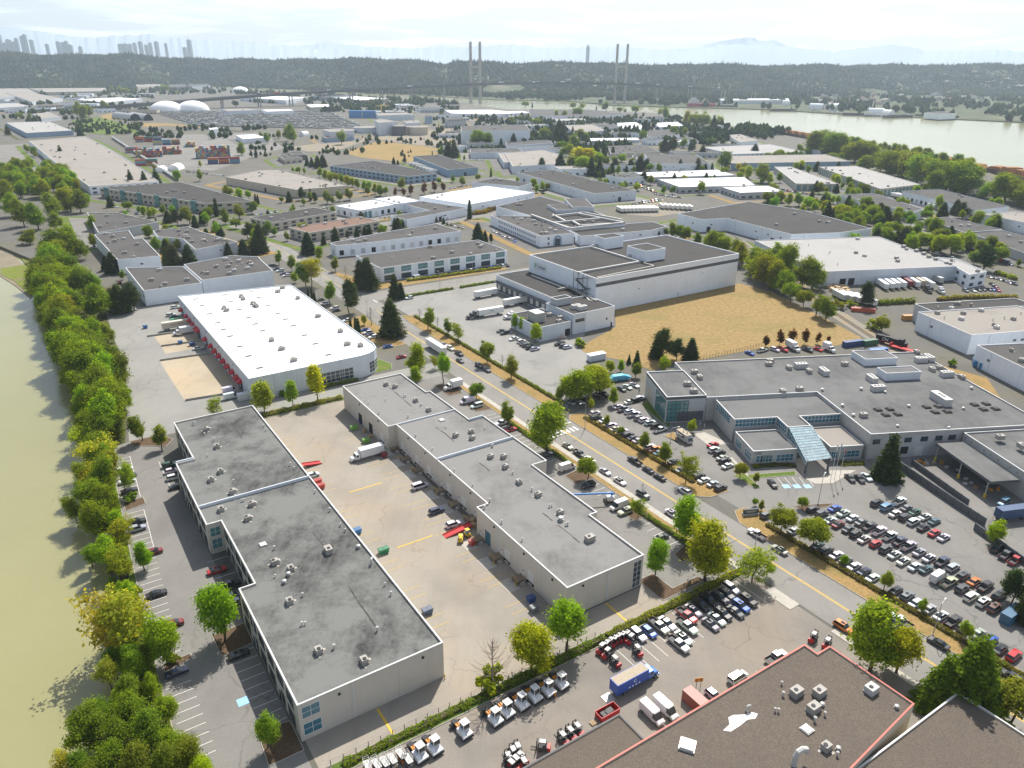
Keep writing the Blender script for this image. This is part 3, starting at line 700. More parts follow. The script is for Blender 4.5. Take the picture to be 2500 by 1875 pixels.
# ------------------------------------------------------------------ buildings
M['blue_text']=pm('blue_lettering',(0.03,0.07,0.36),0.5,0.05)
M['green_mark']=pm('green_mark',(0.10,0.45,0.30),0.5,0.05)
M['grey_text']=pm('grey_lettering',(0.2,0.21,0.22),0.5,0.05)
M['white_text']=pm('white_lettering',(0.78,0.78,0.78),0.5,0.03)
M['red_text']=pm('red_lettering',(0.5,0.05,0.08),0.5,0.05)
FOOT=[]
class Bld:pass
def building(name,label,poly,h,wall,roof,cop='coping',par=0.5,cw=0.3,parent=None,z0=0.0,cat='building',group=None):
 b=Bld();b.h=h;b.rz=h-par
 if area(poly)<0:poly=poly[::-1]
 b.world=poly
 if parent is None:
  cx=sum(p[0]for p in poly)/len(poly);cy=sum(p[1]for p in poly)/len(poly)
  b.e=empty(name,(cx,cy,0));tag(b.e,label,cat,group);b.c=(cx,cy)
 else:b.e=parent.e;b.c=parent.c
 FOOT.append(poly)
 b.p=rel=[(x-b.c[0],y-b.c[1])for x,y in poly];n=len(rel)
 inn=offset(rel,cw);outc=offset(rel,-0.06)
 m=MB()
 for i in range(n):
  j=(i+1)%n
  m.poly([(*rel[i],z0),(*rel[j],z0),(*rel[j],h-0.14),(*rel[i],h-0.14)])
  m.poly([(*inn[j],b.rz),(*inn[i],b.rz),(*inn[i],h-0.02),(*inn[j],h-0.02)])
 m.build('wall',M[wall],b.e)
 m=MB()
 for i in range(n):
  j=(i+1)%n;ic=offset(rel,cw-0.03)
  m.poly([(*outc[i],h),(*outc[j],h),(*ic[j],h),(*ic[i],h)])
  m.poly([(*outc[i],h-0.15),(*outc[j],h-0.15),(*outc[j],h),(*outc[i],h)])
 m.build('coping',M[cop],b.e)
 m=MB();m.poly([(*p,b.rz)for p in inn]);m.build('roof',M[roof],b.e)
 return b
def edge_near(b,pt):
 best=None
 for i in range(len(b.world)):
  a,c=b.world[i],b.world[(i+1)%len(b.world)]
  L=math.hypot(c[0]-a[0],c[1]-a[1])or 1
  t=max(0,min(L,((pt[0]-a[0])*(c[0]-a[0])+(pt[1]-a[1])*(c[1]-a[1]))/L))
  d=math.hypot(a[0]+(c[0]-a[0])*t/L-pt[0],a[1]+(c[1]-a[1])*t/L-pt[1])
  if best is None or d<best[0]:best=(d,i,t)
 return best[1],best[2]
def edge_frame(b,i):
 a,c=b.p[i],b.p[(i+1)%len(b.p)];L=math.hypot(c[0]-a[0],c[1]-a[1]);d=((c[0]-a[0])/L,(c[1]-a[1])/L)
 return a,d,(d[1],-d[0]),L
def edge_seen(b,i):
 a,d,n,L=edge_frame(b,i);mx_,my_=b.c[0]+a[0]+d[0]*L/2,b.c[1]+a[1]+d[1]*L/2
 return-(mx_*n[0]+my_*n[1])/math.hypot(mx_,my_)
pc={}
def plate(b,i,s,w,z0,z1,mat,name,depth=0.06,parent=None,mesh=None):
 """a piece standing a little proud of wall i, centred s metres along it"""
 a,d,n,L=edge_frame(b,i);k=(round(w,2),round(z1-z0,2),depth,mat)
 if mesh is None:
  if k not in pc:pc[k]=MB().box(-w/2,w/2,-depth,0.05,0,z1-z0).mesh(name,M[mat])
  mesh=pc[k]
 return put(name,mesh,b.e,(a[0]+d[0]*s,a[1]+d[1]*s,z0),math.atan2(d[1],d[0]))
def window(b,i,s,w,z0,z1,nx=2,nz=1,glass='glass',frame='frame',panes=True,depth=0.07,bar=0.09):
 k=('win',round(w,2),round(z1-z0,2),nx,nz,frame,bar);h=z1-z0
 if k not in pc:
  m=MB();t=bar
  m.box(-w/2,w/2,-depth,0.04,0,t);m.box(-w/2,w/2,-depth,0.04,h-t,h)
  m.box(-w/2,-w/2+t,-depth,0.04,t,h-t);m.box(w/2-t,w/2,-depth,0.04,t,h-t)
  for q in range(1,nx):x=-w/2+w*q/nx;m.box(x-t/2,x+t/2,-depth+0.01,0.04,t,h-t)
  for q in range(1,nz):z=h*q/nz;m.box(-w/2+t,w/2-t,-depth+0.02,0.04,z-t/2,z+t/2)
  pc[k]=m.mesh('window',M[frame])
 o=plate(b,i,s,w,z0,z1,None,'window',mesh=pc[k])
 gx,gz=(nx,nz)if panes else(1,1)
 pw,ph=(w-bar)/gx-bar*0.2,(h-bar)/gz-bar*0.2
 kp=('pane',round(pw,2),round(ph,2),glass)
 if kp not in pc:pc[kp]=MB().box(-pw/2,pw/2,-0.025,0.03,0,ph).mesh('pane',M[glass])
 for x in range(gx):
  for z in range(gz):put('pane',pc[kp],o,(-w/2+bar/2+(w-bar)*(x+0.5)/gx,0,bar/2+(h-bar)*z/gz+bar*0.1))
 return o
def dock_door(b,i,s,w=2.6,z0=1.2,z1=4.2,mat='door_white',bump=True):
 k=('dock',w,round(z1-z0,2),mat)
 if k not in pc:
  m=MB();h=z1-z0;n=5
  for q in range(n):m.box(-w/2,w/2,-0.05-0.015*(q%2),0.05,h*q/n,h*(q+1)/n)
  pc[k]=m.mesh('dock_door',M[mat])
 o=plate(b,i,s,w,z0,z1,None,'dock_door',mesh=pc[k])
 if bump and z0>0.6:
  if 'bump' not in pc:pc['bump']=MB().box(-1.4,-0.9,-0.3,0.0,-0.6,-0.02).box(0.9,1.4,-0.3,0.0,-0.6,-0.02).box(-1.3,1.3,-0.18,0.0,-0.28,-0.02).mesh('bumper',M['black'])
  put('bumper',pc['bump'],o)
 return o
def man_door(b,i,s,mat='door_white',z0=0.0):
 k=('mand',mat)
 if k not in pc:pc[k]=MB().box(-0.5,0.5,-0.07,0.05,0,2.15).mesh('door',M[mat])
 o=plate(b,i,s,1,z0,z0+2.15,None,'door',mesh=pc[k])
 if 'dw' not in pc:pc['dw']=MB().box(-0.2,0.2,-0.09,-0.05,1.35,1.85).mesh('pane',M['glass'])
 put('pane',pc['dw'],o);return o
def fan_mesh():
 m=MB();n=12
 m.tube([(0,0,0),(0,0,0.10)],0.42,n);return m.mesh('fan',M['black'])
FAN=fan_mesh()
def rtu_mesh(l,w,h,mat):
 m=MB();m.box(-l/2-0.1,l/2+0.1,-w/2-0.1,w/2+0.1,0,0.3)
 m.box(-l/2,l/2,-w/2,w/2,0.3,h);m.box(-l/2-0.04,l/2+0.04,-w/2-0.04,w/2+0.04,h,h+0.06)
 for k in range(4):m.box(-l/2+0.15+k*(l-0.3)/4,-l/2+0.15+(k+0.7)*(l-0.3)/4,-w/2-0.03,w/2+0.03,0.5,h-0.2)
 m.side([(l/2,h-0.15),(l/2+0.65,h*0.55),(l/2,h*0.45)],-w*0.4,w*0.4)
 return m.mesh('rooftop_unit',M[mat])
RTU={'s':(rtu_mesh(1.5,1.3,1.2,'rtu'),1.26,1),'m':(rtu_mesh(2.3,1.6,1.4,'rtu'),1.46,1),'w':(rtu_mesh(2.2,1.8,1.35,'rtu_white'),1.41,1),'L':(rtu_mesh(4.8,2.3,2.0,'rtu_white'),2.06,3),'X':(rtu_mesh(8.5,3.0,2.6,'rtu_white'),2.66,3)}
PAD=MB().box(-0.35,0.35,-0.25,0.25,0,0.08).mesh('paver_pad',M['concrete'])
def rtu(b,p,kind='s',rz=None):
 me,h,nf=RTU[kind]
 o=put('rooftop_unit',me,b.e,(p[0]-b.c[0],p[1]-b.c[1],b.rz),GA+random.choice((0,math.pi/2))if rz is None else rz)
 for k in range(nf):put('fan',FAN,o,((k-(nf-1)/2)*1.3-(0.3 if nf==1 else 0),0,h))
 if kind=='s':put('paver_pad',PAD,o,(-1.3,0.3,0.0));put('paver_pad',PAD,o,(0.3,-1.25,0.0))
 return o
def vent_mesh():
 m=MB();m.tube([(0,0,0),(0,0,0.75)],0.13,8);m.tube([(0,0,0.72),(0,0,0.86),(0,0,0.98)],[0.28,0.28,0.1],10);return m.mesh('roof_vent',M['rtu_white'])
VENT=vent_mesh()
def mush_mesh():
 m=MB();m.box(-0.45,0.45,-0.45,0.45,0,0.3);m.tube([(0,0,0.3),(0,0,0.55),(0,0,0.62),(0,0,0.85),(0,0,0.95)],[0.3,0.3,0.55,0.5,0.15],12);return m.mesh('exhaust_fan',M['metal'])
MUSH=mush_mesh()
SKYL=MB().box(-0.75,0.75,-0.75,0.75,0,0.22,0).prism(offset([(-0.7,-0.7),(0.7,-0.7),(0.7,0.7),(-0.7,0.7)],0.05),0.22,0.34,1).mesh('skylight',[M['metal'],M['door_white']])
SKYD=MB().box(-0.62,0.62,-1.25,1.25,0,0.2,0).box(-0.52,0.52,-1.15,1.15,0.2,0.24,1).mesh('skylight',[M['metal'],M['roof_mid']])
def onroof(b,t,lst,me,name,rz=GA,sc=None):
 for x,y in lst:
  p=Q(t,x,y,b.rz+0.3);put(name,me,b.e,(p[0]-b.c[0],p[1]-b.c[1],b.rz),rz,scale=sc or random.uniform(0.85,1.2))
def rtus(b,t,lst,kind='s'):
 for x,y in lst:rtu(b,Q(t,x,y,b.rz+0.6),kind)
def pipe(b,pts,rad=0.2,z=0.4,mat='rtu_white',name='roof_duct'):
 m=MB()
 P=[(p[0]-b.c[0],p[1]-b.c[1],b.rz+z)for p in pts]
 for a,c in zip(P,P[1:]):
  L=math.hypot(c[0]-a[0],c[1]-a[1]);dx,dy=(c[0]-a[0])/L*rad,(c[1]-a[1])/L*rad
  m.prism([(a[0]-dx-dy,a[1]-dy+dx),(a[0]-dx+dy,a[1]-dy-dx),(c[0]+dx+dy,c[1]+dy-dx),(c[0]+dx-dy,c[1]+dy+dx)],a[2]-rad,a[2]+rad,bot=True)
 return m.build(name,M[mat],b.e)
def firewall(b,p,q,h=0.9,w=0.35,mat='w_pale'):
 L=math.hypot(q[0]-p[0],q[1]-p[1]);m=MB().box(-L/2,L/2,-w/2,w/2,0,h)
 m.build('parapet_wall',M[mat],b.e,((p[0]+q[0])/2-b.c[0],(p[1]+q[1])/2-b.c[1],b.rz),math.atan2(q[1]-p[1],q[0]-p[0]))
txc={}
def text_mesh(s,size,mat,extrude=0.03):
 k=(s,size,mat)
 if k not in txc:
  cu=bpy.data.curves.new('lettering','FONT');cu.body=s;cu.size=size;cu.extrude=extrude;cu.align_x='CENTER';cu.resolution_u=2
  o=bpy.data.objects.new('lettering',cu);COL.objects.link(o);bpy.context.view_layer.update()
  me=bpy.data.meshes.new_from_object(o.evaluated_get(bpy.context.evaluated_depsgraph_get()));bpy.data.objects.remove(o);bpy.data.curves.remove(cu)
  me.materials.clear();me.materials.append(M[mat]);txc[k]=me
 return txc[k]
def wall_text(b,i,s,z,text,size,mat,depth=0.1):
 a,d,n,L=edge_frame(b,i);o=put('lettering',text_mesh(text,size,mat),b.e,(a[0]+d[0]*s+n[0]*depth,a[1]+d[1]*s+n[1]*depth,z))
 o.rotation_euler=(math.pi/2,0,math.atan2(d[1],d[0]));return o
# --- long beige building beside the river
A=building('warehouse','long beige two-storey warehouse with stained grey roof beside the river car park',[UV(25.4,110),UV(56.3,110),UV(56.3,249.1),UV(30.4,249.1),UV(30.4,219.5),UV(25.3,219.5),UV(25.3,181),UV(29,181),UV(29,150.4),UV(25.4,150.4)],9.3,'w_beige','roof_a')
firewall(A,UV(25.7,190.7),UV(56.1,190.7));firewall(A,UV(30.6,219.8),UV(25.4,219.8),0.9)
i,s=edge_near(A,UV(27.5,110));
for z0,z1,nz in((5.4,8.2,2),(1.2,4.1,2)):window(A,i,2.4,3.6,z0,z1,2,nz,'glass_blue','frame')
i,s=edge_near(A,UV(27.2,181))
for z0,z1 in((5.2,7.9),(1.4,4.4)):window(A,i,1.9,2.6,z0,z1,2,2,'glass_teal','frame')
for u0,va,vb in((25.4,112,149),(29,152.5,179.5),(25.3,183,218),(30.4,222,247)):
 nb=int((vb-va)/5.4)
 for k in range(nb):
  v=va+(k+0.5)*(vb-va)/nb;i,s=edge_near(A,UV(u0,v))
  window(A,i,s,4.2,5.3,8.0,4,2,'glass','frame_dark');
  if k%3==1:man_door(A,i,s-1.4,'door_dark');window(A,i,s+0.9,2.4,0.6,3.6,2,2,'glass','frame_dark')
  else:window(A,i,s,4.2,0.6,3.8,4,2,'glass','frame_dark')
for u in(33.5,51.5):
 i,s=edge_near(A,UV(u,110));plate(A,i,s,0.45,7.5,7.9,'black','wall_light',0.3)
i,s=edge_near(A,UV(40,110))
for u in(33.2,41,48.7):plate(A,i,edge_near(A,UV(u,110))[1],0.05,0.1,9.1,'w_grey','panel_joint',0.004)
rtus(A,8,[(1740,440),(1830,585),(1860,795),(1780,865),(1960,965),(1865,1115),(2125,1070),(2090,1190)])
rtus(A,9,[(175,1560),(310,1615)]);rtu(A,Q(9,630,1480,A.rz),'m');rtus(A,13,[(300,250),(545,665),(930,750)])
onroof(A,9,[(75,1410)],SKYL,'skylight');onroof(A,8,[(1725,485),(1805,530),(1970,880),(1750,665),(2040,1045),(2060,1040)],VENT,'roof_vent')
onroof(A,9,[(80,415),(100,450),(305,740),(340,770),(515,970),(640,1125),(730,1250),(770,1295),(172,1445)],VENT,'roof_vent');onroof(A,9,[(880,1435)],MUSH,'exhaust_fan')
onroof(A,13,[(290,25),(255,90)],MUSH,'exhaust_fan');onroof(A,13,[(180,40),(1105,110),(1155,190),(405,445),(432,440),(675,640),(1040,492),(410,198)],VENT,'roof_vent')
def gooseneck(b,p,rz=0,sc=1.0,mat='rtu_white'):
 m=MB();m.tube([(0,0,0),(0,0,0.8),(0.15,0,1.15),(0.5,0,1.25),(0.85,0,1.1),(0.95,0,0.8)],0.2,8)
 o=m.build('gooseneck_vent',M[mat],b.e,(p[0]-b.c[0],p[1]-b.c[1],b.rz),rz);o.scale=(sc,)*3
gooseneck(A,Q(8,1630,405,A.rz));gooseneck(A,Q(9,990,1590,A.rz),1.5,1.3)
# --- beige warehouse in the middle
B=building('warehouse','beige warehouse with light grey stepped roof between the delivery court and the road',[UV(88.9,110.4),UV(112.5,110.4),UV(112.5,131.6),UV(115,131.6),UV(115,162.2),UV(120.3,162.2),UV(120.3,199.5),UV(114.8,199.5),UV(114.8,227.9),UV(113.1,227.9),UV(113.1,249),UV(89.35,249),UV(89.35,209),UV(92.3,209),UV(92.3,151.1),UV(88.9,151.1)],9.1,'w_beige','roof_b')
firewall(B,UV(92.5,180.4),UV(120.1,180.4));firewall(B,UV(89.6,209.2),UV(114.6,209.2),0.45,0.3)
firewall(B,UV(114.9,199.2),UV(120.1,199.2),0.85)
for t,x,y,k in[(9,1262,625,'o'),(9,1370,740,'o'),(9,1480,830,'o'),(9,1630,985,'o'),(9,1755,1100,'o'),(9,1080,545,'o'),(9,1290,655,'m'),(9,1405,760,'m'),(9,1512,865,'m'),(9,1537,885,'m'),(9,1573,925,'m'),(9,1597,950,'m'),(9,1715,1060,'m'),(9,1855,1185,'m'),(9,1015,490,'m'),(9,1110,575,'m'),(9,895,375,'d'),(9,990,455,'d'),(9,1912,1345,'m'),(9,2080,1505,'m'),(9,2125,1555,'o'),(9,1965,1400,'g'),(14,120,40,'m'),(14,178,100,'o')]:
 i,s=edge_near(B,Q(t,x,y,1.0))
 if k=='o':dock_door(B,i,s,2.6,1.2,4.3)
 elif k=='d':dock_door(B,i,s,3.0,0.1,3.9,'door_dark',False)
 elif k=='g':window(B,i,s,2.6,0.2,4.4,1,3,'glass_blue','frame_dark')
 else:man_door(B,i,s,'door_white',1.1)
for v in(233,217,200,188,172,160,142,128,116):
 u0=89.35 if v>209 else(92.3 if v>151 else 88.9);i,s=edge_near(B,UV(u0,v));plate(B,i,s,0.45,7.6,8.0,'black','wall_light',0.3)
i,s=edge_near(B,UV(93.5,110.4));plate(B,i,s,0.45,7.6,8.0,'black','wall_light',0.3)
for u in(95,101,107):plate(B,i,edge_near(B,UV(u,110.4))[1],0.05,0.1,8.9,'w_grey','panel_joint',0.004)
i,s=edge_near(B,UV(110.6,110.4));window(B,i,s,2.6,0.3,8.0,2,5,'glass','frame')
rtus(B,9,[(1115,60),(1190,78),(1365,195),(1475,275),(1700,490),(1835,460),(1840,512),(1995,670),(2105,670),(2120,755)])
rtus(B,10,[(95,885),(255,990),(440,1140)]);rtu(B,Q(10,690,1380,B.rz),'m');onroof(B,10,[(445,1205)],MUSH,'exhaust_fan',sc=1.4)
onroof(B,9,[(1585,362)],SKYL,'skylight');onroof(B,9,[(965,225),(1110,195),(1055,305),(1300,335),(1265,162),(1280,162),(1405,237),(1417,235),(1365,495),(1505,610),(1620,427),(1690,790),(1845,915),(1990,1045),(2090,1225),(1945,1105),(2005,587),(2015,585),(1948,437)],VENT,'roof_vent')
onroof(B,10,[(350,1092),(370,1087),(488,1247),(505,1242),(40,812),(120,1375),(202,952)],VENT,'roof_vent')
# --- white-roofed warehouse with red awnings
Wp=[Q(4,1495,905,9.7),Q(4,1975,843,9.7),Q(5,290,815,9.7),Q(5,350,852,9.7)]+[UV(117.1,284),UV(116.3,279.5),UV(113.8,276.2),UV(110.5,274.2),UV(107,273.4)]+[UV(61.6,272.8)]
Wb=building('warehouse','large warehouse with bright white roof and red awnings along its loading side',[UV(61.6,272.9),UV(107,273.4),UV(110.5,274.2),UV(113.8,276.2),UV(116.3,279.5),UV(117.1,284),UV(117.1,393),UV(61.6,401.5)],9.7,'w_pale','roof_white','frame')
aw=MB().side([(0,0),(-1.9,-1.15),(-1.9,-1.45),(-0.05,-1.45),(0,0)][:4],-1.55,1.55).mesh('awning',M['red'])
leg=MB().box(-1.85,-1.75,-1.5,-1.4,-3.6,-1.4).box(-1.85,-1.75,1.4,1.5,-3.6,-1.4).mesh('awning_post',M['frame'])
for x,y in[(1530,1020),(1560,1075),(1585,1108),(1612,1142),(1640,1175),(1668,1192),(1733,1265),(1768,1325),(1803,1367),(1837,1408),(1872,1453),(1910,1497),(1948,1543),(1988,1590),(2028,1618)]:
 p=Q(4,x,y,4.4);v=toUV(p)[1];q=UV(61.6,v)
 o=put('awning',aw,Wb.e,(q[0]-Wb.c[0],q[1]-Wb.c[1],5.0),GA);put('awning_post',leg,o)
 i,s=edge_near(Wb,q);dock_door(Wb,i,s,2.6,1.1,3.5,'door_dark')
i,s=edge_near(Wb,UV(94.5,273.2));window(Wb,i,s,17.5,0.9,5.6,9,3,'glass','frame',bar=0.16)
for k,(a,b_)in enumerate((((111,274.5),2.9),((113.8+1.2,277.8),3.4),((116.8,281.8),3.6))):
 i,s=edge_near(Wb,UV(*a));a0,d0,n0,L0=edge_frame(Wb,i);window(Wb,i,L0/2,L0-0.2,0.9,5.6,2,3,'glass','frame',bar=0.16)
rtus(Wb,4,[(1890,1005),(1910,1025),(2035,908),(2052,928),(2135,968),(2165,990)],'m');rtus(Wb,5,[(240,835),(200,868),(370,922),(540,1075),(730,1200),(787,1310),(900,1320),(150,1275),(233,1350),(335,1445),(8,985)],'m')
onroof(Wb,4,[(1650,930),(1703,985),(1765,1055),(1835,1130),(1888,1185),(1942,1243),(2022,1330),(2097,1410),(2190,1510),(1893,895),(1950,950),(2020,1018),(2095,1087),(2153,1140),(2127,863),(2188,915)],SKYD,'skylight',GA+math.pi/2,1.0)
onroof(Wb,5,[(45,915),(122,982),(205,1050),(268,1100),(332,1155),(428,1235),(517,1307),(627,1400),(70,1197)],SKYD,'skylight',GA+math.pi/2,1.0)
for v in(296,320,343,366,386):i,s=edge_near(Wb,UV(61.6,v));plate(Wb,i,s,0.4,7.4,7.8,'black','wall_light',0.25)
wedge=MB().prism([UV(40.2,287.7),UV(60.8,285),UV(60.9,284.6),UV(40.2,287.3)],0,0.9).mesh('retaining_wall',M['kerb'])
for v0,v1,u0 in((287.5,285,40.5),(337.2,334.8,40.2),(356,354,44),(373.4,371.6,41)):
 m=MB().prism([UV(u0,v0),UV(60.9,v1),UV(60.9,v1-0.3),UV(u0,v0-0.3)],-0.05,0.8);tag(m.build('retaining_wall',M['kerb']),f'low concrete dock wall running out from the white-roofed warehouse at its {["nearest", "second", "third", "farthest"][[287.5, 337.2, 356, 373.4].index(v0)]} loading bay','wall','dock walls')
# --- cold store with sign
C=building('cold_store','tall white cold store with dark stripe and dark flat roof beside the dry field',[UV(243.3,290.3),UV(350.5,290.3),UV(350.5,351),UV(243.3,351)],19.0,'w_white','roof_dark','frame',0.7,0.5)
i,s=edge_near(C,UV(297,290.3));plate(C,i,53.6,107.3,14.2,16.0,'w_dark','painted_stripe',0.012);man_door(C,i,60,'frame');plate(C,i,30,0.4,9,9.4,'black','wall_light',0.3);plate(C,i,78,0.4,14-3,11.4,'black','wall_light',0.3)
i,s=edge_near(C,UV(243.3,320));a,d,n,L=edge_frame(C,i)
i2,s2=edge_near(C,Q(6,330,650,14.5))
plate(C,i,s2,12.0,12.2,16.2,'frame','sign_board',0.12)
wall_text(C,i,s2+1.5,13.5,'Lineage',2.3,'blue_text',0.16)
mk=MB()
for k in range(10):
 a0,a1=math.pi*2*k/12,math.pi*2*(k+1)/12
 mk.poly([(1.3*math.cos(a0),-0.02,1.3*math.sin(a0)),(1.3*math.cos(a1),-0.02,1.3*math.sin(a1)),(0.8*math.cos(a1),-0.02,0.8*math.sin(a1)),(0.8*math.cos(a0),-0.02,0.8*math.sin(a0))])
mk.box(-0.3,0.4,-0.03,0.0,-0.4,0.5)
plate(C,i,s2-4.4,1,14.2,15,None,'emblem',mesh=mk.mesh('emblem',M['green_mark'])).location+=Vector((-0.138*EU[0],-0.138*EU[1],0))
pb=[Q(6,*p,25.3)for p in((708,413),(868,386),(987,409),(822,442))]
def box_block(bld,poly,z0,z1,wall,roof,cop='frame',par=0.4):return building('x','',snap(poly,GA),z1,wall,roof,cop,par,0.35,bld,z0)
c1=box_block(C,[Q(6,985,490,18.3),Q(6,822,515,18.3),Q(6,715,492,18.3),Q(6,868,468,18.3)],18.3,25.0,'w_white','roof_dark')
c2=box_block(C,[Q(6,985,572,18.3),Q(6,1150,622,18.3),Q(6,1335,596,18.3),Q(6,1175,555,18.3)],18.3,24.6,'w_white','roof_dark')
FOOT.pop();FOOT.pop()
rtu(C,Q(6,1035,575,19),'L',GA);rtu(C,Q(6,740,490,19),'L',GA)
pipe(C,[Q(6,*p,18.8)for p in((700,495),(1110,620),(590,712))],0.5,0.6,'rtu_white');pipe(C,[Q(6,*p,18.8)for p in((760,752),(1235,655),(1150,632))],0.4,0.5,'concrete')
Cd=building('x','',[UV(194,300),UV(243.1,300),UV(243.1,352.5),UV(194,352.5)]if False else snap([Q(6,-87,722,9.5),Q(6,190,683,9.5),Q(6,735,888,9.5),Q(6,420,950,9.5)],GA),9.5,'w_pale','roof_dark','coping',parent=C)
Co=building('x','',snap([Q(6,292,962,10.2),Q(6,680,905,10.2),Q(6,910,995,10.2),Q(6,560,1057,10.2)],GA),10.2,'w_pale','roof_dark','frame',parent=C)
Ca=building('x','',snap([Q(6,28,1062,7.2),Q(6,245,1010,7.2),Q(6,552,1108,7.2),Q(6,285,1175,7.2)],GA),7.2,'w_pale','roof_dark','frame',parent=C)
i,s=edge_near(Cd,Q(6,100,870,4));a,d,n,L=edge_frame(Cd,i)
plate(Cd,i,L/2,L-0.5,0.4,5.6,'w_dark','dock_band',0.02)
for k in range(11):dock_door(Cd,i,3+k*(L-6)/10,2.6,1.2,4.2)
plate(Cd,i,L/2,L,5.6,6.1,'w_dark','dock_canopy',2.2)
i,s=edge_near(Co,Q(6,620,1110,7));window(Co,i,s,5.5,5.8,7.4,4,1,'glass','frame_dark');a,d,n,L=edge_frame(Co,i);plate(Co,i,L-9,18,0.05,9.9,'w_white','painted_panel',0.012)
i,s=edge_near(Co,Q(6,880,1150,1));man_door(Co,i,s,'door_dark');i,s=edge_near(Co,Q(6,828,1105,4));plate(Co,i,s,0.9,4,5,'black','wall_louvre',0.1)
i,s=edge_near(Ca,Q(6,530,1240,1));dock_door(Ca,i,s,3,0.1,3.6,'door_dark',False);i,s=edge_near(Ca,Q(6,315,1280,2));window(Ca,i,s,1.5,1.0,2.6,1,1)
ch=MB().box(-2.6,2.6,-3.4,3.4,0,4.6)
for k in range(9):ch.box(-2.7,2.7,-3.5,3.5,0.4+k*0.46,0.6+k*0.46)
p=Q(6,240,1110,7);ch.build('cooling_tower',M['metal'],C.e,(p[0]-C.c[0],p[1]-C.c[1],Ca.rz),GA)
for x,y in((440,1090),(430,1120),(350,1065)):rtu(Ca,Q(6,x,y,7.3),'m')
for x,y in((575,1000),(625,1010)):rtu(Co,Q(6,x,y,10.5),'L',GA)
box_block(C,[Q(6,385,1000,9.7),Q(6,520,975,9.7),Q(6,500,950,9.7),Q(6,380,970,9.7)],9.7,13.2,'w_grey','roof_dark');FOOT.pop()
pipe(Cd,[Q(6,*p,9.5)for p in((200,735),(460,835),(570,850))],0.35,0.6);pipe(Cd,[Q(6,*p,9.5)for p in((430,857),(520,840),(740,955))],0.5,0.9,'rtu');pipe(Cd,[Q(6,*p,9.6)for p in((640,900),(690,950),(760,940))],0.3,0.7,'metal')
st=MB()
for k in range(3):
 z=9.5+k*3.1
 st.side([(-4.5,z),(4.5,z+3.1),(4.5,z+2.7),(-4.5,z-0.4)]if k%2==0 else[(4.5,z),(-4.5,z+3.1),(-4.5,z+2.7),(4.5,z-0.4)],-1.3-(k%2)*1.2,-0.3-(k%2)*1.2)
 st.box(-5.8 if k%2 else 4.4,-4.4 if k%2 else 5.8,-2.6,-0.2,z+2.9,z+3.1)
for x in(-5.7,-2,2,5.7):st.box(x-0.1,x+0.1,-2.6,-2.4,9,20)
q=UV(243.2,300);st.build('steel_stair',M['steel_dark'],C.e,(q[0]-C.c[0],q[1]-C.c[1],0),GA+math.pi*1.5)
# --- grey office and works to the right, turned to its own axis
DA=R(8.2)
def dpoly(pts,z):return snap([Q(*p,z)for p in pts],DA)
D2=building('office_works','sprawling grey office and workshop block with glazed entrance and sloping glass canopy',dpoly([(6,1395,1465),(7,1290,1378),(11,2420,395),(11,930,482),(11,465,130),(10,1690,165)],9.5),9.5,'w_office','roof_d','coping')
D1=building('x','',dpoly([(6,1170,1545),(6,1485,1533),(10,1682,158),(10,1340,165)],10.4),10.4,'w_grey','roof_d','coping',parent=D2)
D6=building('x','',dpoly([(11,1712,470),(11,2600,415),(11,3250,860),(11,2400,925)],8.5),8.5,'w_office','roof_d','coping',parent=D2)
D4=building('x','',dpoly([(10,1762,205),(11,462,132),(11,660,306),(11,325,333),(11,415,410),(11,225,422),(11,130,342),(10,1915,352)],8.6),8.6,'w_office','roof_d','coping',parent=D2)
D5=building('x','',dpoly([(10,1935,470),(11,140,430),(11,285,600),(10,2070,632)],5.2),5.2,'w_office','roof_d','coping',parent=D2)
D7=building('x','',dpoly([(11,440,430),(11,655,405),(11,866,575),(11,540,592)],5.2),5.2,'w_office','roof_tan','coping',parent=D2)
def strip_windows(b,i,z0,z1,glass='glass_blue',frame='frame',pitch=1.5,nz=2,m0=0.4,panes=True):
 a,d,n,L=edge_frame(b,i)
 if L<2:return
 w=L-2*m0;nx=max(1,int(w/pitch));window(b,i,L/2,w,z0,z1,nx,nz,glass,frame,panes,bar=0.12)
for b,z0,z1,pts in((D4,5.6,8.3,[(11,500,350),(11,30,390),(11,190,420)]),):
 for p in pts:strip_windows(b,edge_near(b,Q(*p,7))[0],z0,z1,'glass_blue','frame',1.3,2)
i,s=edge_near(D4,Q(10,1850,310,7));a,d,n,L=edge_frame(D4,i);window(D4,i,L*0.5,L*0.62,5.2,8.2,6,3,'glass_blue','frame',bar=0.12)
for t_ in(0.12,):window(D4,i,L*(1-t_)if False else L*t_+0.6,2.6,5.0,7.4,2,2,'glass_blue','frame')
for p in((10,1925,560),(10,2010,650)):
 i,s=edge_near(D5,Q(*p,2.5));window(D5,i,s,4.6,1.0,3.6,4,2,'glass_blue','frame',bar=0.1)
for p,w in(((10,2170,700),6.0),((11,40,700),4.2),((11,205,695),6.0)):
 i,s=edge_near(D5,Q(*p,2.0));window(D5,i,s,w,0.9,3.4,4,2,'glass_blue','frame',bar=0.1)
for p,w in(((11,760,660),6.0),((11,612,670),3.2)):
 i,s=edge_near(D7,Q(*p,2.0));window(D7,i,s,w,0.9,3.4,4,2,'glass_blue','frame',bar=0.1)
i,s=edge_near(D5,Q(10,2110,650,4.2));wall_text(D5,i,s,3.9,'1608',1.15,'grey_text')
for p in((11,985,560),(11,1120,550),(11,1255,545),(11,1393,537),(11,1517,530),(11,1628,523)):
 i,s=edge_near(D2,Q(*p,6.6));window(D2,i,s,2.6,5.6,7.4,3,2,'glass','frame_dark')
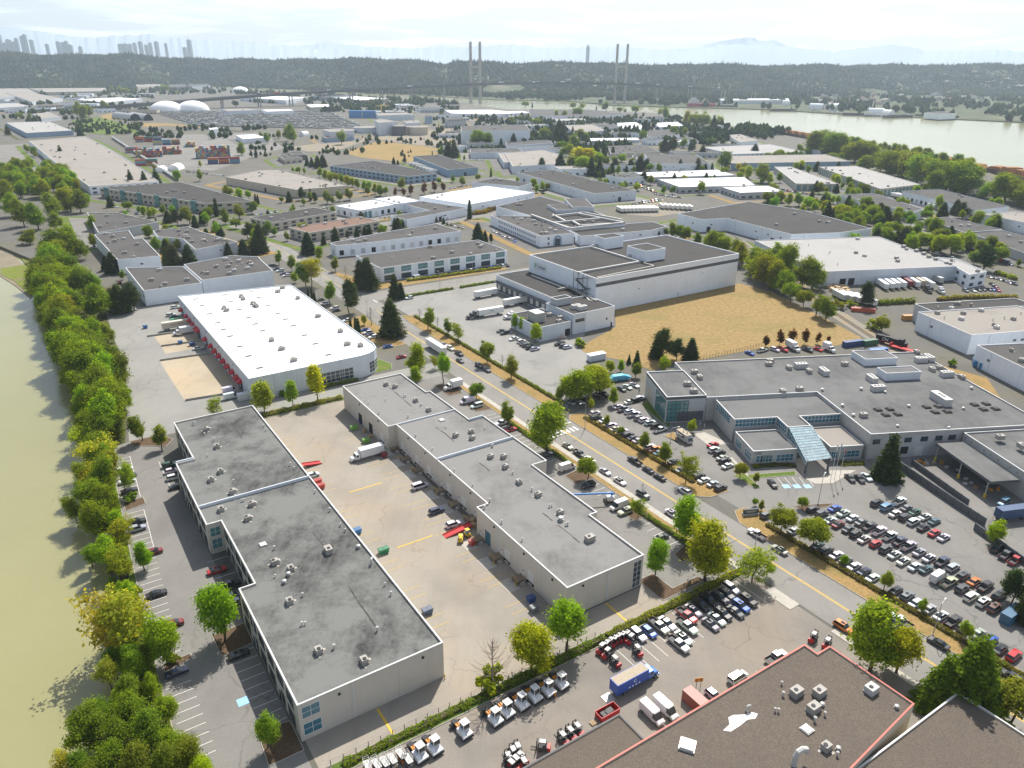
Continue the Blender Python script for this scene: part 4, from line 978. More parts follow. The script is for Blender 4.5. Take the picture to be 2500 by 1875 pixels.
i,s=edge_near(D2,Q(11,1320,610,3));a,d,n,L=edge_frame(D2,i)
plate(D2,i,s,16,0.1,4.2,'w_grey','painted_band',0.012);plate(D2,i,s,10,4.2,8.0,'w_grey','painted_band',0.010)
i,s=edge_near(D2,Q(11,1228,665,1.8));dock_door(D2,i,s,2.8,1.3,4.0,'door_dark',False);i,s=edge_near(D2,Q(11,1365,665,1.8));dock_door(D2,i,s,3.0,0.3,3.9)
for p in((10,1430,280),):
 i,s=edge_near(D1,Q(*p,5));a,d,n,L=edge_frame(D1,i);window(D1,i,4.4,8.0,0.5,8.6,5,5,'glass_teal','frame_dark',bar=0.16);plate(D1,i,L-5.5,10,0.4,4.2,'w_dark','recessed_band',0.03);plate(D1,i,L/2,L,9.2,10.2,'w_dark','fascia',0.05)
 for k,(x,z)in enumerate(((1,7.6),(5,6.9),(3,5.6))):plate(D1,i,10+x,2.2,z,z+0.5,'w_grey','accent_panel',0.04)
i2,s2=edge_near(D1,Q(10,1290,230,5));a,d,n,L=edge_frame(D1,i2);window(D1,i2,L-6,11.0,0.5,8.6,6,5,'glass_teal','frame_dark',bar=0.16)
plate(D1,i2,L/2,L,9.2,10.2,'w_dark','fascia',0.05);plate(D1,i2,5,6,0.2,5.5,'w_cream','infill_panel',0.04)
i3,s3=edge_near(D1,Q(10,1240,160,5));
g0=[Q(11,228,424,8.4),Q(11,420,410,8.4),Q(11,590,682,4.6),Q(11,378,712,4.6)]
g0=[(p[0]-D2.c[0],p[1]-D2.c[1])for p in g0];zz4=(8.45,8.45,4.5,4.5)
def gp(s,t,dz=0):
 P=[Vector((*g0[k],zz4[k]+dz))for k in range(4)];return(P[0]*(1-s)+P[1]*s)*(1-t)+(P[3]*(1-s)+P[2]*s)*t
fr=MB();NS,NT=10,13
for k in range(NS+1):fr.tube([gp(k/NS,0),gp(k/NS,1)],0.07,4)
for k in range(NT+1):fr.tube([gp(0,k/NT),gp(1,k/NT)],0.07,4)
for s_ in(0,1):
 fr.tube([gp(s_,1),gp(s_,1)-Vector((0,0,1.0))],0.1,4)
cn=fr.build('glass_canopy',M['frame'],D2.e)
for a_ in range(NS):
 for b_ in range(NT):
  m=MB();m.poly([gp(a_/NS+0.012,b_/NT+0.01,-0.01),gp(a_/NS+0.012,(b_+1)/NT-0.01,-0.01),gp((a_+1)/NS-0.012,(b_+1)/NT-0.01,-0.01),gp((a_+1)/NS-0.012,b_/NT+0.01,-0.01)]);m.build('pane',M['glass_sky'],cn)
for s_ in(0,1):
 m=MB();P=[gp(s_,0,-0.1),gp(s_,1,-0.1)]
 bot=[Vector((P[0].x,P[0].y,5.3)),Vector((P[1].x,P[1].y,3.4))]
 m.poly([P[0],P[1],bot[1],bot[0]]);m.build('side_glazing',M['glass_blue'],D2.e)
 f2=MB()
 for k in range(11):
  t=k/10;a_=P[0].lerp(P[1],t);b_=bot[0].lerp(bot[1],t);f2.tube([a_,b_],0.06,4)
 f2.tube([bot[0],bot[1]],0.08,4);f2.tube([(P[0]+bot[0])/2,(P[1]+bot[1])/2],0.05,4);f2.build('glazing_bars',M['frame'],D2.e)
for k in(0.05,0.95):
 p=gp(k,0.97);MB().tube([(p.x,p.y,0),(p.x,p.y,p.z)],0.35,10).build('canopy_column',M['w_dark'],D2.e)
sh=[Q(11,1462,560,6),Q(11,1692,546,6),Q(11,2178,868,6),Q(11,1945,884,6)];sh=snap(sh,DA);sr=[(p[0]-D2.c[0],p[1]-D2.c[1])for p in sh]
MB().prism(sr,5.6,6.0,bot=True).build('shed_roof',M['roof_d'],D2.e)
MB().prism(offset(sr,-0.1),5.2,5.59,bot=True).build('shed_fascia',M['w_dark'],D2.e)
for t in(0.05,0.5,0.97):
 p=(sr[0][0]*(1-t)+sr[3][0]*t,sr[0][1]*(1-t)+sr[3][1]*t)
 MB().tube([(p[0],p[1],0),(p[0],p[1],5.3)],0.18,8).build('shed_column',M['metal'],D2.e);MB().tube([(p[0],p[1],0),(p[0],p[1],1.5)],0.4,10).build('bollard_sleeve',M['yellow'],D2.e)
i,s=edge_near(D6,Q(11,1960,650,6.4));a,d,n,L=edge_frame(D6,i)
for ch_,(x,y)in zip('MOTIVEPO',((1735,515),(1790,550),(1845,585),(1903,622),(1965,655),(2025,700),(2130,765),(2195,805))):
 wall_text(D6,i,edge_near(D6,Q(11,x,y,7.0))[1],6.6,ch_,1.0,'grey_text')
for t,x,y,k in[(7,60,1470,'m'),(7,70,1445,'m'),(7,230,1500,'m'),(7,330,1490,'L'),(7,400,1530,'m'),(7,525,1540,'L'),(7,700,1470,'m'),(7,1310,1370,'m'),(7,1345,1440,'L'),(7,1410,1425,'L'),(7,1440,1515,'m'),(7,1560,1560,'L'),(7,1500,1500,'m'),(7,1690,1580,'m'),(7,930,1600,'L'),(11,180,110,'m'),(11,320,90,'m'),(11,980,90,'L'),(11,1510,185,'X'),(6,1575,1535,'m'),(6,1620,1580,'m'),(11,2015,495,'m'),(11,2195,570,'m'),(10,1512,65,'m'),(10,1565,125,'m'),(11,860,310,'m')]:rtu(D2 if(t,x)not in((10,1512),(10,1565))else D1,Q(t,x,y,10.2),k,DA+random.choice((0,math.pi/2)))
onroof(D2,11,[(980,275),(1080,270),(1045,318),(1148,313),(1390,252),(1490,247),(1462,295),(1565,290),(1795,232),(1892,225),(1870,272),(1972,267)],MB().prism([(-1.2,-1.2),(1.2,-1.2),(1.2,1.2),(-1.2,1.2)],0,0.4).prism([(-0.9,-0.9),(0.9,-0.9),(0.9,0.9),(-0.9,0.9)],0.4,0.7).mesh('skylight',M['roof_mid']),'skylight',DA,1.0)
onroof(D2,11,[(510,110),(838,105),(1040,130),(680,243),(773,325),(1240,248),(1145,415),(1700,268),(1578,430),(1768,97)],MUSH,'exhaust_fan',DA)
def penthouse(bld,t,pts,z0,h,wall='w_pale'):box=building('x','',snap([Q(*((t,)+p if len(p)==2 else p),z0)for p in pts],DA),z0+h,wall,'roof_d','coping',0.3,0.3,bld,z0);FOOT.pop();return box
ph1=penthouse(D2,7,[(820,1500),(1085,1490),(1060,1410),(790,1425)],9.0,3.0);ph2=penthouse(D2,7,[(1005,1625),(1300,1612),(1285,1560),(990,1570)],9.0,3.2)
def screen(name,label,pts,h,mat,w=0.3):
 c=pts[0];e=empty(name,(c[0],c[1],0));tag(e,label,'wall')
 for a,b in zip(pts,pts[1:]):
  L=math.hypot(b[0]-a[0],b[1]-a[1]);n=max(1,round(L/3.2));ang=math.atan2(b[1]-a[1],b[0]-a[0])
  k=('scr',round(L/n,2),h,mat)
  if k not in pc:pc[k]=MB().box(0.03,L/n-0.03,-w/2,w/2,0,h).mesh('panel',M[mat])
  if('scp',h)not in pc:pc[('scp',h)]=MB().box(-0.12,0.12,-w/2-0.04,w/2+0.04,0,h+0.06).mesh('post',M['steel_dark'])
  for q in range(n):
   p=(a[0]+(b[0]-a[0])*q/n-c[0],a[1]+(b[1]-a[1])*q/n-c[1],0)
   put('panel',pc[k],e,p,ang);put('post',pc[('scp',h)],e,p,ang)
screen('screen_wall','long dark grey wall on the car-park side of the loading ramp',TP(11,[(1150,770),(1610,1085),(1880,1260)]),2.6,'w_dark')
screen('screen_wall','shorter dark wall beside the shed on the inner side of the loading ramp',TP(11,[(1262,740),(1740,1085)]),2.0,'w_dark')
screen('screen_wall','dark timber fence at the right edge of the big car park',TP(11,[(1790,1290),(2230,1600)]),2.2,'w_dark')
# --- red-edged building and its neighbours at the lower right
G=building('workshop','low building with brown gravel roof and salmon red roof edge at the bottom right',[UV(27,69.5),UV(27,33),UV(124.2,33),UV(124.2,66.2),UV(120.1,66.2),UV(120.1,69.5)]if False else[UV(64,69.6),UV(64,42),UV(124.3,47.8),UV(124.2,66.2),UV(120.1,66.2),UV(120.1,69.4)],8.5,'w_cream','roof_gravel','coping_red',0.35,0.3)
G2=building('workshop_annex','lower annex with gravel roof and dark edge left of the red-edged building',[UV(40,78.7),UV(40,70.5),UV(77.6,70.5),UV(77.6,78.7)],5.2,'w_cream','roof_gravel','coping_dark',0.3,0.3)
H1=building('workshop','plain gravel-roofed building with grey edge in the bottom right corner behind the big fir',[UV(85,45.8),UV(85,10),UV(136.2,10),UV(136.2,45.4)],7.0,'w_cream','roof_gravel','coping',0.35,0.3)
i,s=edge_near(G,Q(15,1000,1480,5));a,d,n,L=edge_frame(G,i)
for k in range(9):window(G,i,3+k*4.4,3.4,5.2,7.0,3,1,'glass','frame_dark')
for x,y in((295,1005),(488,1005),(440,1140)):rtu(G,Q(15,x,y,9.2),'m',GA)
rtu(G,Q(15,928,980,9.2),'w',GA);rtu(G,Q(15,545,1470,9),'s',GA)
onroof(G,15,[(382,1330)],SKYL,'skylight',GA,1.3);onroof(G,14,[(1515,1465)],SKYL,'skylight',GA+0.6,1.9)
onroof(G,15,[(140,1175),(112,1170),(532,1205),(448,1255),(180,1040),(637,1545),(168,945)],VENT,'roof_vent');onroof(G,15,[(510,1122),(1138,1143),(645,1495)],MUSH,'exhaust_fan',sc=0.8)
gooseneck(G,Q(15,270,1630,8.3),0.4,2.6);gooseneck(G,Q(14,2010,1175,8.3),0.4,1.0)
p=[Q(14,*q,8.2)for q in((1815,1340),(1870,1290),(1860,1230),(1900,1210),(2000,1205),(2060,1185),(2110,1200),(2090,1240),(2020,1250),(1960,1300),(1880,1350))]
MB().poly([(q[0]-G.c[0],q[1]-G.c[1],G.rz+0.012)for q in(p if area(p)>0 else p[::-1])]).build('repair_patch',M['coping'],G.e)
# --- everything farther back: outline on the roof, height, wall, roof, how the seen walls are opened
def far(label,pts,h,wall='w_white',roof='roof_dark',style='win',n=4,cop='coping',ang=None,name='industrial_building',snapit=True,cat='building'):
 poly=[Q(*p,h)for p in pts]
 if snapit:poly=snap(poly,ang)
 b=building(name,label,poly,h,wall,roof,cop,0.45,0.35,cat=cat)
 dist=math.hypot(*b.c)
 for i in range(len(b.p)):
  a,d,nn,L=edge_frame(b,i)
  if edge_seen(b,i)<0.12 or L<6:continue
  if style=='win':
   k=max(1,int(L/7))
   for q in range(k):
    s=(q+0.5)*L/k
    if h>6.5:window(b,i,s,3.6,h-3.3,h-1.5,3,1,'glass','frame_dark',dist<420)
    window(b,i,s,3.6,0.9,2.9,3,1,'glass','frame_dark',dist<420)
  elif style=='dock':
   k=max(1,int(L/6.5))
   for q in range(k):dock_door(b,i,(q+0.5)*L/k,2.9,1.1,4.4,random.choice(('door_white','door_dark','w_grey')),False)
  elif style=='bay':
   k=max(1,int(L/6))
   for q in range(k):
    s=(q+0.5)*L/k;window(b,i,s,4.4,0.4,h-1.6,3,3,'glass_teal','frame',dist<420)
  elif style=='few':
   for q in range(max(1,int(L/22))):
    s=random.uniform(3,L-3);window(b,i,s,1.8,h*0.5,h*0.5+1.2,2,1,'glass','frame',False)
    if random.random()<0.6:man_door(b,i,min(L-1,s+2.4),'w_grey')
   if random.random()<0.6:dock_door(b,i,random.uniform(3,L-3),3.4,0.1,4.0,'door_dark',False)
 if dist>560 and style!='none' and dist<2000:apron(b,len(FOOT)%40)
 xs=[q[0]for q in poly];ys=[q[1]for q in poly];c=0;t=0
 inn=offset(poly,2.5)
 while c<n and t<200:
  t+=1;p=(random.uniform(min(xs),max(xs)),random.uniform(min(ys),max(ys)))
  if inside(p,inn):rtu(b,p,random.choice('smmw'),GA);c+=1
 for _ in range(n):
  p=(random.uniform(min(xs),max(xs)),random.uniform(min(ys),max(ys)))
  if inside(p,inn):put('roof_vent',VENT,b.e,(p[0]-b.c[0],p[1]-b.c[1],b.rz),0,scale=1.5)
 return b
def apron(b,k):
 for d,mt,z in((-19,random.choice(('grass','scrub','grass','drygrass')),0.035),(-13,random.choice(('asphalt','asphalt','asphalt','lot')),0.085)):struct('yard_ground',offset(b.world,d),z+k*0.0011,M[mt])
def T(t,*p):return[(t,)+q if len(q)==2 else q for q in p]
E1=far('white warehouse with pale front roof beyond the rail line at the right',T(7,(1350,1045),(1770,1245),(2600,1165),(2180,980)),9.6,'w_white','roof_tan','few',9)
E2=far('dark-roofed rear block of the white warehouse beyond the rail line',T(7,(1300,972),(1440,1040),(2330,985),(2120,925)),9.0,'w_grey','roof_dark','plain',4)
F1=far('white building with a dark band cut by the right edge behind the office works',T(7,(1935,1335),(2500,1700),(3100,1560),(2500,1270)),9.2,'w_white','roof_mid','few',2)
m1=far('two-storey block with green glass towers and dark roof near the upper left',T(4,(840,-8),(1530,-52),(2130,105),(1730,125)),9,'w_cream','roof_dark','win',8,snapit=False)
i,s=edge_near(m1,Q(4,1300,90,5));a,d,n,L=edge_frame(m1,i)
for k in range(6):
 mm=MB().box(-3.2,3.2,-0.6,0.1,0,9.8).mesh('glass_tower',M['glass_teal']);plate(m1,i,(k+0.4)*L/6,6.4,0,9.8,None,'glass_tower',mesh=mm)
far('grey shed with a slanting roof edge next to the river trees',T(4,(735,203),(1000,205),(1335,283),(830,372)),7,'w_grey','roof_mid','few',5,snapit=False)
far('white building with stepped roof and roof units near the river trees',T(4,(795,388),(1085,350),(1135,425),(1205,418),(1350,568),(990,600)),9,'w_white','roof_mid','few',9,snapit=False)
far('grey building with pipe-covered roof behind two pines',T(4,(1290,355),(1590,320),(1700,365),(2000,450),(1650,515),(1545,425),(1330,405)),8,'w_pale','roof_mid','few',14,snapit=False)
m5=far('white-walled block with brown-grey roof left of the higher parapet',T(4,(1058,668),(1545,655),(1702,795),(1212,862)),8.4,'w_white','roof_mid','plain',5,snapit=False)
i,s=edge_near(m5,Q(4,1250,900,5));window(m5,i,s,5,4,5.6,4,1,'glass_blue','frame')
far('taller white-walled block with rounded blue corner behind the white-roofed warehouse',T(4,(1552,640),(1945,565),(2180,575),(5,62,605),(5,160,692),(1704,774)),9.2,'w_white','roof_mid','plain',12,snapit=False)
far('cream two-storey unit with dark roof beside the side street',T(5,(-30,245),(500,158),(698,200),(150,285)),7.2,'w_cream','roof_dark','win',4)
far('long beige building with reddish brown roof',T(5,(320,330),(870,235),(1080,275),(440,372)),7.2,'w_cream','roof_brown','win',6)
m9=far('white-roofed unit with teal trim and garage doors',T(5,(680,145),(1010,95),(1205,130),(900,185)),7.5,'w_white','roof_white','dock',2)
for x in(930,1000):i,s=edge_near(m9,Q(5,x,220,3));plate(m9,i,s,3.5,0.2,5.5,'glass_teal','teal_panel',0.08)
far('small white-roofed block behind the teal-trimmed unit',T(5,(1005,85),(1230,60),(1400,103),(1205,130)),8,'w_white','roof_white','plain',3)
far('very large bright white roof in the middle distance',T(5,(1385,60),(1990,-18),(2327,25),(1840,147)),9,'w_white','roof_white','few',2)
far('white L-shaped unit with grey roof and a tall cypress at its corner',T(5,(1270,130),(1400,105),(1800,162),(1290,262),(1150,232),(1480,185)),7,'w_white','roof_mid','few',3,snapit=False)
m12=far('white stepped unit with garage doors facing the parallel glazed row',T(5,(640,460),(1080,372),(1540,295),(1745,360),(1050,447),(690,482)),8,'w_white','roof_mid','dock',6,snapit=False)
m13=far('long white unit with tall teal windows between pilasters',T(5,(840,560),(1895,440),(2165,525),(1060,665)),8.5,'w_white','roof_mid','plain',8,ang=GA)
i,s=edge_near(m13,Q(5,1600,650,4));a,d,n,L=edge_frame(m13,i)
for k in range(8):window(m13,i,5.6+k*(L-11)/7.0+0.0,6.6,4.6,8.0,5,2,'glass_teal','frame');window(m13,i,5.6+k*(L-11)/7.0,6.6,0.4,3.6,5,1,'glass','frame_dark')
m14=far('white two-storey office with blue arched entrance and rows of small windows',T(6,(-145,225),(215,235),(560,375),(275,402)),8,'w_white','roof_mid','plain',14,snapit=False)
for p0,p1,k in((Q(6,-140,290,5),Q(6,260,420,5),20),(Q(6,300,430,5),Q(6,545,400,5),4)):
 for q in range(k):
  p=(p0[0]+(p1[0]-p0[0])*(q+0.5)/k,p0[1]+(p1[1]-p0[1])*(q+0.5)/k);i,s=edge_near(m14,p)
  if k>4 or q!=2:
   for z in(1.2,4.8):window(m14,i,s,1.3,z,z+1.7,1,2,'glass','frame_dark',False)
i,s=edge_near(m14,Q(6,430,440,4));arch=MB();NA=12
for k in range(NA):
 a0,a1=math.pi*k/NA,math.pi*(k+1)/NA
 arch.poly([(3.4*math.cos(a0),-0.25,4+3.4*math.sin(a0)),(3.4*math.cos(a1),-0.25,4+3.4*math.sin(a1)),(2.0*math.cos(a1),-0.25,4+2.0*math.sin(a1)),(2.0*math.cos(a0),-0.25,4+2.0*math.sin(a0))][::-1])
arch.box(-3.4,-2,-0.25,0,0,4).box(2,3.4,-0.25,0,0,4);plate(m14,i,s,7,0,7.4,None,'arched_entrance',mesh=arch.mesh('arched_entrance',M['w_blue']));window(m14,i,s,4,0.2,5,3,3,'glass','frame_dark')
m15=far('wide plant roof laced with white ducts behind the arched office',T(6,(-100,150),(265,65),(740,195),(990,300),(560,335),(230,240)),8.3,'w_white','roof_dark','plain',8,snapit=False)
for pts in(((200,225),(520,340),(980,290),(600,215)),((380,235),(640,205),(960,265)),((400,290),(770,255)),((540,275),(610,315),(860,300)),((380,225),(480,275))):pipe(m15,[Q(6,*p,9)for p in pts],0.7,1.2,'rtu_white')
for pts,hh in(((470,130),(680,120),(685,190),(560,205)),4),(((335,165),(510,150),(550,200),(420,210)),2.5):building('x','',snap([Q(6,*p,8)for p in pts]),8+hh,'w_pale','roof_mid','coping',0.3,0.3,m15,7.8);FOOT.pop()
far('low white extension with dark roof right of the arched office',T(6,(500,335),(1220,280),(1340,320),(1210,352),(612,402)),7,'w_white','roof_dark','few',1,snapit=False)
far('large pale-walled shed with dark roof in the upper middle',T(2,(80,1450),(380,1435),(1090,1605),(720,1635)),9,'w_pale','roof_dark','few',9)
m18=far('big white warehouse with wide dark roof right of the trailers',T(6,(1435,212),(2030,110),(7,360,185),(7,925,337),(7,660,372),(7,250,387),(1850,250),(1635,262)),10,'w_white','roof_dark','few',6,snapit=False)
m19=far('huge pale grey roofed warehouse with trailers docked along its front',T(6,(2085,437),(7,985,403),(7,1645,655),(7,500,702)),9,'w_pale','roof_pale','plain',4,snapit=False)
for x in(700,780):i,s=edge_near(m19,Q(7,x,800,2));dock_door(m19,i,s,4,0.1,4.2,'door_dark',False)
onroof(m19,7,[(1195,495),(1220,515),(1303,530),(1365,555),(1408,580),(1465,600),(1555,630),(1590,638),(1135,590),(1145,615)],RTU['m'][0],'rooftop_unit')
m19b=far('two-storey white office wing at the end of the pale grey roof',T(7,(1480,578),(1645,592),(1900,702),(1750,727),(1632,658)),8.4,'w_white','roof_pale','win',2,snapit=False)
far('dark-roofed shed behind a row of conifers at the upper right',T(7,(635,50),(958,42),(1370,175),(1268,200)),8,'w_white','roof_mid','plain',1,snapit=False)
far('long shed with green eaves and white door bays by the river wood',T(7,(1185,20),(1500,5),(2090,150),(1800,182),(1630,128)),9,'w_white','roof_mid','dock',2,snapit=False,cop='coping_dark')
far('low grey-roofed units among trees near the right edge',T(7,(1370,255),(1560,240),(2030,345),(1712,372)),7,'w_grey','roof_mid','plain',5,snapit=False)
far('second low grey-roofed unit cut by the right edge',T(7,(1735,368),(2035,352),(2480,470),(2480,640)),6.6,'w_grey','roof_mid','plain',5,snapit=False)
far('white building with louvred wall at the right edge under the river wood',T(7,(1862,215),(2130,192),(2480,235),(2430,330)),9,'w_white','roof_tan','few',3,snapit=False)
far('beige unit with a row of tall bays and pale stepped roof near the river',T(3,(480,1405),(800,1398),(1340,1555),(1000,1592)),8,'w_cream','roof_pale','bay',8,snapit=False)
far('pale stepped unit with bays in front of the blue-grey shed',T(3,(105,1405),(240,1403),(650,1550),(290,1548)),7.5,'w_cream','roof_pale','bay',6,snapit=False)
far('long blue-grey shed with brown-grey roof before the river trees',T(2,(1890,1312),(3,535,1300),(3,748,1360),(1885,1378)),9,'w_blue','roof_tan','plain',0,snapit=False)
far('brown-roofed white shed left of a big round tree',T(2,(1150,1297),(1590,1305),(1715,1378),(1205,1382)),9,'w_white','roof_mid','few',2,snapit=False)
far('small grey unit with roof fans beside the brown-roofed shed',T(2,(990,1312),(1140,1297),(1150,1350),(1000,1362)),8,'w_pale','roof_mid','plain',4)
far('long low unit with cream roof, farther of two alike',T(2,(1060,1455),(1770,1430),(1920,1477),(1230,1494)),6.5,'w_grey','roof_white','win',4,snapit=False)
far('long low unit with cream roof, nearer of two alike',T(2,(1262,1510),(1990,1490),(2085,1562),(1450,1577)),6.5,'w_grey','roof_white','win',2,snapit=False)
far('small cream-roofed unit with a gabled porch',T(2,(1800,1577),(2190,1565),(2330,1612),(1960,1625)),6.5,'w_grey','roof_white','win',2,snapit=False)
far('patched grey roof shed behind three dark trees',T(2,(-25,1290),(290,1262),(440,1300),(395,1385),(40,1402)),9,'w_pale','roof_tan','few',1,snapit=False)
far('dark flat roof unit just behind the patched grey shed',T(2,(-20,1192),(335,1180),(385,1225),(0,1243)),7,'w_white','roof_dark','plain',1,snapit=False)
far('grey-roofed unit with many roof hoods right of the yellow-green trees',T(2,(840,1232),(1130,1220),(1285,1278),(870,1298)),6,'w_cream','roof_mid','few',7,snapit=False)
far('low long cream canopy building in the upper middle',T(2,(690,1165),(1090,1160),(1110,1180),(700,1188)),5,'w_grey','roof_white','plain',0,snapit=False)
far('brown-roofed shed with white walls in the upper middle',T(2,(1170,1100),(1375,1090),(1450,1142),(1180,1152)),8,'w_white','roof_mid','few',3,snapit=False)
far('low brown-roofed unit next to the round dark tree',T(2,(1400,1160),(1550,1158),(1600,1182),(1420,1190)),6,'w_pale','roof_mid','plain',2,snapit=False)
far('small white-roofed shed facing the river',T(2,(1230,1037),(1430,1028),(1480,1058),(1280,1072)),7,'w_white','roof_white','few',1,snapit=False)
far('twin small white-roofed block in the upper middle',T(2,(920,1037),(1080,1030),(1135,1058),(935,1068)),6,'w_white','roof_white','plain',1,snapit=False)
far('lower white-roofed block in front of the twin block',T(2,(960,1070),(1130,1062),(1140,1090),(980,1100)),5,'w_white','roof_white','plain',0,snapit=False)
far('grey-blue unit with dark windows and small white annex',T(2,(745,1045),(880,1035),(940,1070),(790,1080)),6,'w_pale','roof_mid','win',0,snapit=False)
far('wide pale grey shed behind dark trees',T(2,(480,1055),(720,1050),(830,1100),(560,1120)),8,'w_pale','roof_tan','plain',0,snapit=False)
far('very long grey-roofed shed before the river',T(2,(170,920),(700,925),(990,960),(720,985),(190,975)),9,'w_white','roof_mid','plain',0,snapit=False)
far('pale blue unit with small square windows',T(2,(395,1002),(640,997),(658,1012),(410,1020)),8,'w_pale','roof_pale','win',0,snapit=False)
far('flat white-roofed shed left of the long grey-roofed shed',T(2,(-40,940),(120,935),(190,950),(0,962)),8,'w_white','roof_white','plain',0,snapit=False)
far('brown unit with blue-white walls near the right bank trees',T(2,(1850,1140),(1960,1130),(2110,1185),(1960,1200)),7,'w_white','roof_tan','plain',4,snapit=False)
far('long two-storey grey unit with ribbon windows by the right bank',T(2,(1640,1240),(1990,1225),(2212,1215),(3,370,1280),(1900,1300)),7,'w_pale','roof_pale','win',2,snapit=False)
far('white hall with curved white roof edge below the bridge tower',T(1,(1610,928),(2000,925),(2260,950),(1980,965),(1660,955)),9,'w_white','roof_white','plain',0,snapit=False)
far('tall white-walled shed with grey roof beside two poplars',T(1,(1745,1062),(2290,1050),(2330,1098),(1752,1106)),22,'w_white','roof_mid','plain',2,snapit=False)
far('long low shed with rooftop clutter in front of the tall white shed',T(1,(1820,1252),(2230,1248),(2270,1280),(1830,1290)),8,'w_pale','roof_mid','plain',5,snapit=False)
far('pale roofed shed with lorries beside a car park',T(1,(2060,1290),(2300,1285),(2420,1340),(2110,1370)),8,'w_pale','roof_tan','plain',2,snapit=False)
far('blue-grey building with dark roof, nearer of two alike',T(1,(640,1397),(1005,1355),(1545,1462),(1300,1488)),8,'w_blue','roof_dark','win',8,snapit=False)
far('blue-grey building with dark roof, farther of two alike',T(1,(1345,1317),(1560,1305),(1890,1410),(1640,1432)),8.5,'w_blue','roof_dark','few',2,snapit=False)
far('wide warehouse with pale grey roof and small roof hoods left of the blue-grey building',T(1,(-240,1492),(60,1432),(200,1430),(800,1565),(360,1600)),8,'w_cream','roof_tan','few',10,snapit=False)
far('dark-roofed annex behind the very large white roof',T(1,(1840,1537),(2030,1500),(2345,1545),(2235,1572)),8,'w_white','roof_dark','plain',3,snapit=False)
far('very big warehouse with weathered tan-grey roof at the upper left',T(0,(245,1187),(720,1150),(935,1262),(1190,1425),(1340,1530),(755,1572),(425,1337)),8,'w_white','roof_tan','win',16,snapit=False)
far('warehouse with pale roof and blue walls at the upper left',T(0,(45,1032),(410,1022),(615,1100),(225,1122)),8,'w_blue','roof_pale','plain',6,snapit=False)
far('pale grey unit behind the blue-walled warehouse',T(0,(270,962),(420,945),(512,985),(350,1002)),7,'w_pale','roof_tan','plain',0,snapit=False)
far('long low concrete building with a dotted facade at the upper left',T(0,(240,745),(885,740),(905,768),(400,778)),10,'w_cream','roof_tan','win',0,snapit=False)
far('grey flat shed at the left edge below the woods',T(0,(-200,745),(230,745),(340,800),(-100,830)),8,'w_pale','roof_tan','plain',0,snapit=False)
far('bright white roof before the viaduct',T(0,(640,838),(1000,822),(1200,832),(890,862)),9,'w_pale','roof_white','plain',0,snapit=False)
far('grey box shed beside a steam plume',T(0,(1420,712),(1560,708),(1620,730),(1440,738)),14,'w_dark','roof_mid','plain',0,snapit=False)
far('pale box shed right of the steam plume',T(0,(1560,712),(1750,708),(1775,720),(1570,730)),14,'w_pale','roof_mid','plain',0,snapit=False)
far('pale block with ribbed front below the hills',T(0,(1145,712),(1330,708),(1380,722),(1160,735)),14,'w_cream','roof_tan','plain',0,snapit=False)
far('white-roofed hall below the distant hillside on the left',T(0,(270,680),(560,672),(620,690),(300,702)),10,'w_white','roof_white','plain',0,snapit=False)
far('wide hall with red-edged white roof under the viaduct',T(1,(620,820),(860,812),(1140,832),(900,845)),10,'w_brown' if 'w_brown' in M else 'w_cream','roof_white','plain',0,'coping_red',snapit=False)
far('dark long shed behind the viaduct piers',T(1,(505,800),(760,790),(790,800),(520,815)),12,'w_dark','roof_mid','plain',0,snapit=False)
far('white long shed under the viaduct near the treatment works',T(1,(440,882),(610,878),(690,895),(480,905)),8,'w_cream','roof_white','plain',0,snapit=False)
far('small white shed on the yard right of the containers',T(0,(1990,1140),(2150,1132),(2250,1160),(2050,1172)),7,'w_white','roof_white','plain',0,snapit=False)
far('low brown pavilion with overlapping roofs amid dry grass',T(1,(200,1310),(290,1290),(410,1330),(260,1345)),6,'w_cream','roof_mid','win',2,snapit=False)
far('darker wing of the brown pavilion',T(1,(285,1283),(400,1278),(440,1305),(330,1312)),6.5,'w_dark','roof_mid','plain',0,snapit=False)
far('workshop with rusty red lean-to roof beside a poplar',T(1,(585,1095),(830,1085),(845,1100),(640,1112)),15,'w_pale','roof_tan','plain',0,snapit=False)
far('rusty red lean-to with pale blue walls',T(1,(570,1150),(800,1130),(835,1148),(610,1165)),7,'w_blue','roof_brown','plain',0,snapit=False)
far('grey plant hall in the treatment works',T(1,(1020,1012),(1110,1005),(1200,1025),(1050,1035)),22,'w_pale','roof_tan','plain',0,snapit=False)
far('long grey hall behind the crane in the treatment works',T(1,(1030,955),(1290,948),(1310,965),(1050,975)),12,'w_pale','roof_tan','plain',0,snapit=False)
far('grey concrete frame building at the right of the treatment works',T(1,(1610,990),(1750,985),(1790,1000),(1640,1008)),16,'w_grey','roof_mid','win',0,snapit=False)
far('white long shed on the far bank beside the red ship',T(2,(1785,832),(3,240,830),(3,262,842),(1800,846)),12,'w_pale','roof_white','plain',0,snapit=False)
far('white block with a green band on the far bank at the right',T(3,(1370,950),(1500,938),(1640,945),(1640,955),(1500,960)),14,'w_white','roof_mid','plain',0,snapit=False)
far('long grey shed with slanting end at the far left',T(20,(40,108),(210,105),(460,150),(235,178)),9,'w_pale','roof_tan','plain',0,snapit=False)
far('flat pale roof behind the far left highway',T(20,(-60,190),(120,185),(225,208),(0,222)),7,'w_pale','roof_pale','plain',0,snapit=False)
far('white ribbed shed behind the viaduct piers',T(21,(560,140),(760,132),(1050,142),(900,165)),12,'w_white','roof_white','dock',0,snapit=False)
far('low dark shed right of the ribbed shed',T(21,(1100,128),(1300,120),(1420,132),(1180,145)),12,'w_blue','roof_mid','plain',0,snapit=False)
